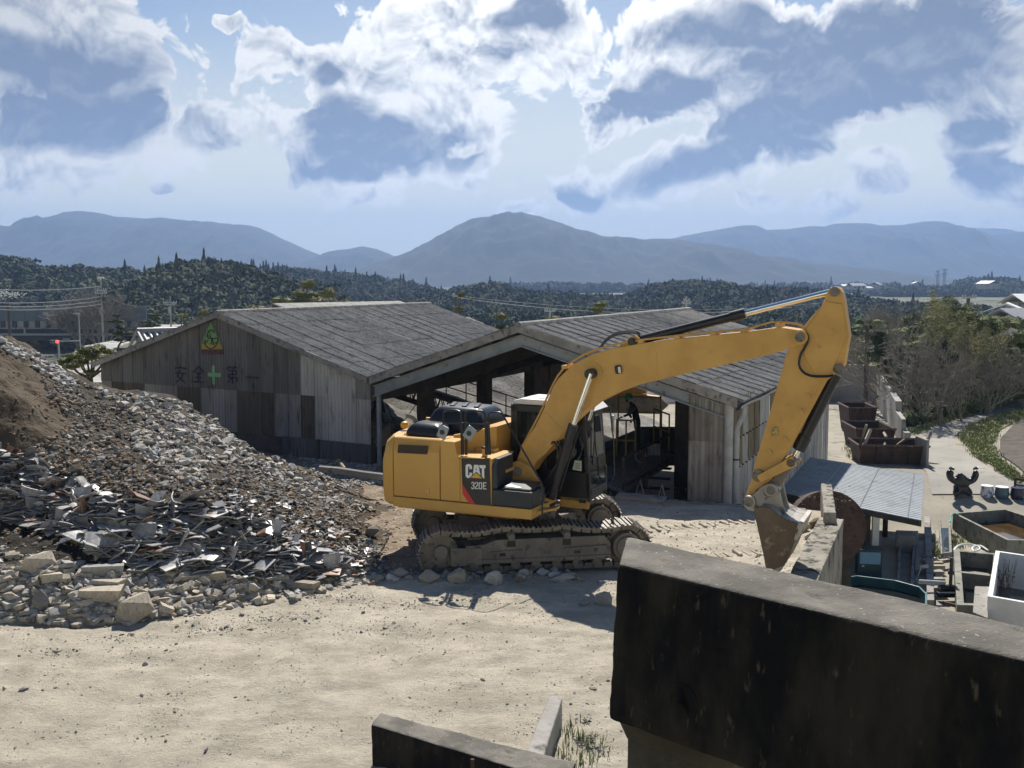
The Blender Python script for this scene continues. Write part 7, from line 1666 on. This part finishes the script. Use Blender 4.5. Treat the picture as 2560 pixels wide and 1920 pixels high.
# street lamp and signal
t = U(196, 786, 150); sl_ = empty('street_lamp', Vector((U(205, 900, 150).x, 150, -8)), 0, 'pale street lamp with a short arm before the overpass', 'street lamp')
m = MB(); tp = U(197, 786, 150)-sl_.location; m.tube([(0, 0, 0), tp-Vector((0, 0, 3)), tp], .13, 8, r1=.08); m.build('pole', m_pvc, sl_)
m = MB(); q = U(186, 784, 150)-sl_.location; m.cyl(tp, q, .06); m.box(q+Vector((.3, 0, 0)), (.9, .3, .14)); m.build('lamp_head', m_pvc, sl_)
sg = empty('traffic_signal', Vector((U(150, 900, 140).x, 140, -8)), 0, 'traffic signal showing red at the foot of the overpass', 'traffic light')
tp = U(146, 856, 140)-sg.location; m = MB(); m.tube([(0, 0, 0), tp], .14, 8); m.build('pole', m_pvc, sg)
m = MB(); a, b = U(130, 853.5, 140)-sg.location, U(200, 852, 140)-sg.location; m.cyl(a, b, .07); m.build('arm', m_pvc, sg)
m = MB(); c = U(137, 854, 139.7)-sg.location; m.box(c, (1.15, .2, .42)); hs = m.build('signal_head', m_pvc, sg)
mr = bpy.data.materials.new('red_signal_light'); mr.use_nodes = True; e = mr.node_tree.nodes['Principled BSDF']; e.inputs['Base Color'].default_value = (.8, .03, .03, 1); e.inputs['Emission Color'].default_value = (1, .04, .05, 1); e.inputs['Emission Strength'].default_value = 3
for k in range(3): m = MB(); q = c+Vector((-.38+.38*k, -.12, 0)); m.cyl(q, q-Vector((0, .06, 0)), .20 if k == 2 else .16, n=14); m.build('signal_lens', mr if k == 2 else m_dsteel, sg)
m = MB(); q = U(160, 849, 139.8)-sg.location; m.box(q+Vector((.3, 0, 0)), (.9, .05, .35)); m.build('sign_plate', m_barr, sg)
fence(((U(50, 905, 105), U(50, 890, 105)), (U(136, 903, 105), U(136, 888, 105))), 6, 'grey rail fence behind the brow of the mound', m_pvc)
m = MB(); a = U(206, 868, 100); m.prism([U(205, 868, 100), U(300, 850, 140), U(340, 852, 140), U(262, 880, 95)], (0, 0, .1)); 
m.prism([U(190, 878, 90), U(270, 868, 95), U(420, 960, 60), U(120, 960, 60)], (0, 0, .1)); tag(m.build('road', m_lc), kind='structure')
# tiled house behind the warehouse slope
hb = empty('tiled_house', U(350, 880, 58), 0, 'white walled house with striped tile roof left behind the warehouse', 'house')
A1 = U(352, 832, 58); dr = Vector((.80, .60, 0)); dn1 = Vector((.60, -.80, -.55)); dn2 = Vector((-.60, .80, -.62))
m_kawara = mat('grey_roof_tiles', (.22, .225, .24), (.30, .30, .32), scale=4, rough=.5)
m = MB(); m.prism([A1, A1+dr*9, A1+dr*9+dn1*3.0, A1+dn1*3.0], (0, 0, -.08)); m.prism([A1, A1+dr*9, A1+dr*9+dn2*3.0, A1+dn2*3.0], (0, 0, -.08)); rf_ = m.build('roof', m_kawara, hb); at0(rf_)
m = MB()
for k in range(26): p = A1+dr*(.1+.35*k)+Vector((0, 0, .04)); m.cyl(p, p+dn1*3.0, .07, n=6)
at0(m.build('tile_rows', m_white, hb))
m = MB(); m.cyl(A1-dr*.2+Vector((0, 0, .12)), A1+dr*9+Vector((0, 0, .12)), .16, n=8); m.cyl(A1-dr*.2+Vector((0, 0, .12)), A1+dn2*3.1-dr*.2, .09, n=6); m.cyl(A1-dr*.2+Vector((0, 0, .12)), A1+dn1*3.1-dr*.2, .09, n=6); at0(m.build('ridge_tiles', m_kawara, hb))
m = MB(); f = dr*.5; m.prism([A1+f-Vector((0, 0, .1)), A1+dn1*2.6+f, A1+dn1*2.6+f-Vector((0, 0, 6)), A1+dn2*2.6+f-Vector((0, 0, 6)), A1+dn2*2.6+f], dr*7); at0(m.build('wall', m_white, hb))
m = MB()
for s in (-.9, .9): p = A1+f+(dn1 if s > 0 else dn2)*abs(s)*1.0; p.z = A1.z-1.2; m.box(p-dr*.06, (.12, .12, 2.2))
at0(m.build('timber_strip', m_drk, hb))
# houses on the right
def house(px, py, D, w_, dpt, h, rz, mr_, lab):
    p = U(px, py, D); t = empty('house', p, rz, lab, 'house'); m = MB(); m.bb((-w_/2, -dpt/2, 0), (w_/2, dpt/2, h)); m.build('wall', m_lc, t)
    m = MB(); m.prism([(-w_/2-.5, -dpt/2-.6, h-.1), (-w_/2-.5, 0, h+dpt*.24), (-w_/2-.5, dpt/2+.6, h-.1), (-w_/2-.5, 0, h+dpt*.24-.2)], (w_+1, 0, 0)); m.build('roof', mr_, t)
    m = MB(); 
    for k in range(3): x = -w_*.32+w_*.32*k; m.bb((x-.6, -dpt/2-.03, h*.35), (x+.6, -dpt/2, h*.75))
    m.build('window', m_dsteel, t)
house(2515, 812, 125, 4.6, 7, 1.0, R(62), m_white, 'low house with white gabled roof beyond the thicket')
house(2560, 850, 110, 6, 5, 2.2, R(20), m_kawara, 'long grey-green shed below the white roofed house')
house(2600, 800, 160, 9, 6, 2.6, R(10), m_white, 'white building at the right frame edge')
for k, (px, py, D, w_) in enumerate(((2118, 722, 800, 9), (2140, 724, 780, 12), (2168, 726, 820, 8), (2190, 722, 900, 14), (2290, 715, 950, 10), (2470, 722, 700, 14))):
    house(px, py, D, w_, w_*.6, w_*.25, R(20*k), m_white if k % 2 == 0 else m_kawara, 'tiny pale building far out in the valley, %s' % ('left of the round wood', 'nearest to the round wood', 'among the valley fields', 'long one in the valley fields', 'below the twin towers', 'right of the twin towers', 'behind the gap between the sheds', 'on the mountain foot', 'leftmost on the mountain foot', 'rightmost on the mountain foot', 'under the central mountain')[k])
for px, yt, lb in ((2345, 676, 'left one of the twin lattice towers on the skyline'), (2362, 672, 'right one of the twin lattice towers on the skyline')):
    D = 1100; t = U(px, yt, D); zg = U(px, 742, D).z; tw_ = empty('lattice_tower', Vector((t.x, D, zg)), 0, lb, 'tower', 'twin lattice towers'); H = t.z-zg; m = MB(); s0, s1 = 2.4, 1.6; K = 8
    cs = lambda f: [(x*(s0+(s1-s0)*f)*.5*1.0, y*(s0+(s1-s0)*f)*.5, H*f) for x, y in ((-1, -1), (1, -1), (1, 1), (-1, 1))]
    for k in range(K):
        a, b = cs(k/K), cs((k+1)/K)
        for i in range(4): m.cyl(a[i], b[i], .22, n=4); m.cyl(a[i], b[(i+1) % 4], .13, n=4); m.cyl(b[i], b[(i+1) % 4], .13, n=4)
    m.build('mast', m_pvc, tw_); m = MB(); m.cyl((0, 0, H*.80), (0, 0, H*.84), 3.2, n=12); m.cyl((0, 0, H*.95), (0, 0, H), 2.2, n=12); m.build('platform', m_pvc, tw_)
for px, yt, yb, D, lb in ((537, 641, 656, 330, 'small steel pylon on top of the wooded knoll'), (2130, 700, 712, 1400, 'distant pylon left of the twin towers')):
    t, b = U(px, yt, D), U(px, yb, D); m = MB(); H = t.z-b.z; m.cyl(b-Vector((0, 0, H*.5)), t, H*.06, H*.02, n=4); m.box(b.lerp(t, .8), (H*.5, .1, H*.03)); m.box(b.lerp(t, .6), (H*.6, .1, H*.03)); tag(m.build('pylon', m_dsteel), lb, 'pylon', kind='thing')
# ------------------------------------------------------------------ walkway, worker and the plant inside the shed
ww = empty('walkway', G(1560, 1222, 0), 0, 'steel walkway with rusty handrail leading into the open shed', 'walkway')
def q0(px, py, z=0): return G(px, py, z)
m_deck = mat('dusty_steel_deck', (.17, .16, .15), (.22, .21, .195), scale=2, rough=.8, c3=(.08, .075, .07), c3scale=5)
m = MB(); m.prism([q0(1556, 1224), q0(1478, 1190), q0(1618, 1110), q0(1695, 1142)], (0, 0, -.12)); at0(m.build('deck', m_deck, ww))
m = MB(); P = [q0(x, y) for x, y in ((1557, 1223), (1608, 1193), (1653, 1165), (1692, 1143))]
for i, p in enumerate(P): m.box(p+Vector((0, 0, .40)), (.07, .07, .84), rz=.4)
for i in range(3):
    for z in (.82, .06): m.tube([P[i]+Vector((0, 0, z)), P[i+1]+Vector((0, 0, z))], .035, 6)
at0(m.build('hand_rail', m_rust, ww))
m = MB()
for x, y in ((1600, 1200), (1655, 1212)):
    p = q0(x, y, .0); m.tube([p+Vector((-.16, 0, -.55)), p+Vector((0, 0, .0)), p+Vector((.20, -.1, -.75))], .03, 5)
at0(m.build('trestle', m_white, ww))
# green-grey hopper wall along the far side of the deck
m_green = mat('faded_green_steel', (.055, .085, .07), (.09, .12, .10), scale=1.5, rough=.7, c3=(.16, .15, .13), c3scale=3)
hp_ = empty('hopper', q0(1490, 1165), 0, 'long faded green hopper side behind the cab', 'hopper'); a, b = q0(1470, 1168), q0(1622, 1098)
m = MB(); m.prism([a, b, b+Vector((0, 0, .35)), a+Vector((0, 0, .35))], (-.25, .35, 0)); m.prism([a+Vector((0, 0, -1.6)), b+Vector((0, 0, -1.6)), b, a], (-.1, .2, 0)); at0(m.build('side_plate', m_green, hp_))
# railings round the worker
yr = empty('yellow_railing', q0(1545, 1120), 0, 'yellow safety railing beside the worker', 'railing'); m_yr = mat('worn_yellow_railing', (.42, .30, .05), (.30, .22, .06), scale=3, rough=.6)
def rl(pts, nm='rail', par=yr, r=.028, m_=m_yr):
    m = MB(); m.tube(pts, r, 6); return at0(m.build(nm, m_, par))
A = q0(1541, 1140); B = q0(1588, 1142); C3 = q0(1634, 1110); D3 = q0(1672, 1128)
for p in (A, A.lerp(B, .5), B): rl([p, p+Vector((0, 0, 1.15))], 'rail_post')
for z in (.5, 1.13): rl([A+Vector((0, 0, z)), B+Vector((0, 0, z))])
for p in (C3, D3, C3.lerp(D3, .5)): rl([p, p+Vector((0, 0, 1.2))], 'rail_post')
for z in (.6, 1.18): rl([C3+Vector((0, 0, z)), D3+Vector((0, 0, z))])
E0 = q0(1545, 1095); F0 = q0(1650, 1098)
for p in (E0, F0): rl([p, p+Vector((0, 0, 1.5))], 'rail_post')
for z in (.9, 1.45): rl([E0+Vector((0, 0, z)), F0+Vector((0, 0, z))])
m = MB(); p = F0; m.bb((p.x-.7, p.y+.4, -1.0), (p.x+.9, p.y+1.0, .3)); tag(m.build('machine_housing', m_dsteel, bevel=.03), 'dark machine housing behind the railing', 'machine')
m = MB(); p = q0(1700, 1108); m.lathe([(.001, 0), (.15, 0), (.18, .36), (.16, .37), (.14, .05), (.001, .05)], tuple(p), 18); o = m.build('bucket', mat('white_plastic', (.55, .56, .54), (.42, .42, .40), scale=5, rough=.5)); tag(o, 'white plastic bucket standing on the walkway end', 'bucket')
m = MB(); p = q0(1640, 1140)+Vector((0, .2, 0)); 
for k in range(5): m.bb((p.x-.22, p.y-.15, .02+.07*k), (p.x+.22, p.y-.13, .05+.07*k)); m.bb((p.x-.22, p.y+.13, .02+.07*k), (p.x+.22, p.y+.15, .05+.07*k))
for x in (-.22, -.11, 0, .11, .2): m.bb((p.x+x, p.y-.15, 0), (p.x+x+.02, p.y+.15, .34))
tag(m.build('wire_crate', MATS['white_plastic']), 'pale slatted crate on the walkway', 'crate')
m = MB(); p = q0(1602, 1160); P = [p+Vector((.16*math.cos(a), .05*math.sin(a), .22+.16*math.sin(a))) for a in np.linspace(0, 5.6, 16)]; m.tube(P, .014, 6); tag(m.build('coiled_hose', MATS['white_plastic'], smooth=True), 'white hose coiled on the railing left of the worker', 'hose')
# steel frames and stair right of the walkway
fr_ = empty('stair_tower', q0(1740, 1225, -3), 0, 'dark open steel frame with stairs under the shed roof', 'frame')
base = q0(1712, 1150); X = Vector((.9, -.35, 0)); Yv = Vector((.4, .9, 0))
for i, j in ((0, 0), (1, 0), (0, 1), (1, 1)):
    m = MB(); p = base+X*1.1*i+Yv*1.2*j; m.box((p.x, p.y, -1.5), (.08, .08, 3.2)); at0(m.build('column', m_rust, fr_))
for z in (.08, -1.2):
    m = MB(); m.tube([base+Vector((0, 0, z)), base+X*1.1+Vector((0, 0, z)), base+X*1.1+Yv*1.2+Vector((0, 0, z)), base+Yv*1.2+Vector((0, 0, z)), base+Vector((0, 0, z))], .035, 5); at0(m.build('tie_beam', m_rust, fr_))
m = MB()
for k in range(9): p = base-X*(.9-.0*k)+Vector((.0, .0, -.3-.3*k))-Yv*(.1*k); m.box(p, (.9, .25, .04), rz=-.35)
at0(m.build('stair_tread', m_dsteel, fr_))
m = MB(); m.tube([base+Vector((.1, 0, .0)), base+X*.9+Vector((0, 0, -1.2))], .03, 5); m.tube([base+X*.3+Vector((0, 0, -.1)), base+X*.5+Vector((0, -.1, -1.6))], .03, 5); at0(m.build('brace', m_rust, fr_))
m = MB(); p = q0(1720, 1105)+Vector((0, 0, .7)); m.tube([p+Vector((0, 0, -.5)), p+Vector((.02, 0, .55))], .05, 6); tag(m.build('lever_rod', MATS['white_plastic']), 'pale upright lever beside the dark shed corner', 'lever')
# a second machine working behind the shed
Dm = 46; mo_ = U(1580, 1010, Dm); sm = empty('crawler_machine', Vector((mo_.x, Dm, -1.2)), 0, 'second yellow crawler machine half hidden behind the worker', 'excavator')
m = MB(); c = U(1530, 1000, Dm)-sm.location
m.loft([[Vector((c.x-1.3+x, y, c.z-.1+z)) for x, z in ((0, -.25), (.3, -.45), (3.4, -.45), (3.8, -.1), (3.4, .25), (.3, .25))] for y in (-.3, .3)]); m.build('track', m_dirt, sm, bevel=.04)
m = MB(); m.bb((c.x-.9, .3, c.z+.25), (c.x+1.6, 2.4, c.z+1.2)); m.build('body', m_yel2, sm, bevel=.06)
m = MB(); a, b = U(1500, 975, Dm)-sm.location, U(1652, 992, Dm)-sm.location; m.prism([a, b, b+Vector((0, 0, -.28)), a+Vector((0, 0, -.34))], (0, .5, 0)); m.build('arm', m_yel2, sm, bevel=.03)
# the worker: skinned figure facing left, bent slightly over the rail
m_navyc = mat('navy_work_clothes', (.012, .018, .032), (.022, .028, .045), scale=6, rough=.9); m_slv = mat('grey_sleeve', (.07, .085, .11), None, rough=.9); m_skin = mat('skin', (.42, .26, .18), None, rough=.6); m_helm = mat('green_helmet', (.02, .26, .12), None, rough=.35); m_glove = mat('red_glove', (.30, .04, .03), None, rough=.8)
wp = q0(1591, 1126); wk = empty('person', wp, R(15), 'person in navy work clothes and green helmet leaning to the left rail', 'person')
skin('body', [(0, 0, .92, .155, .12), (-.03, 0, 1.12, .15, .11), (-.09, 0, 1.32, .165, .115), (-.15, 0, 1.46, .12, .09), (-.20, 0, 1.52, .055), (-.24, 0, 1.58, .06),
              (.01, -.10, .88, .095), (-.02, -.12, .50, .068), (.03, -.12, .10, .048), (-.10, -.13, .045, .045, .04), (.01, .10, .88, .095), (.08, .12, .50, .068), (.14, .12, .10, .048), (.02, .13, .045, .045, .04)],
     [(0, 1), (1, 2), (2, 3), (3, 4), (4, 5), (0, 6), (6, 7), (7, 8), (8, 9), (0, 10), (10, 11), (11, 12), (12, 13)], m_navyc, wk)
skin('sleeve', [(-.13, -.17, 1.42, .068), (-.30, -.22, 1.24, .052), (-.54, -.20, 1.14, .038)], [(0, 1), (1, 2)], m_slv, wk)
skin('sleeve', [(-.13, .17, 1.42, .068), (-.18, .26, 1.20, .052), (-.10, .20, 1.02, .038)], [(0, 1), (1, 2)], m_slv, wk)
def hand(c, d, m_, par):
    c, d = Vector(c), Vector(d).normalized(); s = d.cross(Vector((0, 0, 1))).normalized(); u = s.cross(d)
    nodes = [tuple(c)+(.026,), tuple(c+d*.07)+(.032,)]; E = [(0, 1)]
    for k, (o, l) in enumerate(((-.028, .055), (-.009, .065), (.011, .06), (.029, .048))):
        i = len(nodes); nodes += [tuple(c+d*.085+s*o)+(.010,), tuple(c+d*(.085+l*.5)+s*o-u*.012)+(.009,), tuple(c+d*(.085+l*.7)+s*o-u*.045)+(.008,)]; E += [(1, i), (i, i+1), (i+1, i+2)]
    i = len(nodes); nodes += [tuple(c+d*.035-s*.038)+(.011,), tuple(c+d*.07-s*.055-u*.02)+(.009,)]; E += [(0, i), (i, i+1)]
    return skin('hand', nodes, E, m_, par)
hand((-.56, -.20, 1.13), (-1, 0, -.25), m_glove, wk); hand((-.09, .19, .99), (-.5, -.4, -.6), m_glove, wk)
skin('head', [(-.25, 0, 1.60, .072, .078), (-.275, 0, 1.68, .088, .082), (-.28, 0, 1.73, .080, .078), (-.355, 0, 1.655, .016), (-.33, 0, 1.62, .03)], [(0, 1), (1, 2), (1, 3), (0, 4)], m_skin, wk)
m = MB(); m.lathe([(.001, 1.86), (.05, 1.85), (.10, 1.81), (.128, 1.75), (.135, 1.70), (.12, 1.70), (.001, 1.78)], (-.28, 0, 0), 22); m.box((-.41, 0, 1.705), (.10, .18, .015), ry=R(-8)); m.box((-.28, 0, 1.855), (.2, .03, .02)); m.build('helmet', m_helm, wk, smooth=45)
m = MB(); m.box((-.345, 0, 1.63), (.045, .12, .10)); m.build('face_mask', m_navyc, wk, bevel=.02)
# ------------------------------------------------------------------ the air
hz = MB(); hz.bb((-6500, -60, -10.5), (6500, 7200, 440))
m = bpy.data.materials.new('haze'); m.use_nodes = True; t = m.node_tree
for n in list(t.nodes): t.nodes.remove(n)
pv = t.nodes.new('ShaderNodeVolumePrincipled'); ou = t.nodes.new('ShaderNodeOutputMaterial')
pv.inputs['Color'].default_value = (.30, .455, .77, 1); pv.inputs['Density'].default_value = HAZE_D; pv.inputs['Anisotropy'].default_value = .3
t.links.new(pv.outputs[0], ou.inputs['Volume'])
tag(hz.build('haze', m), kind='stuff', label='pale blue haze filling the valley')
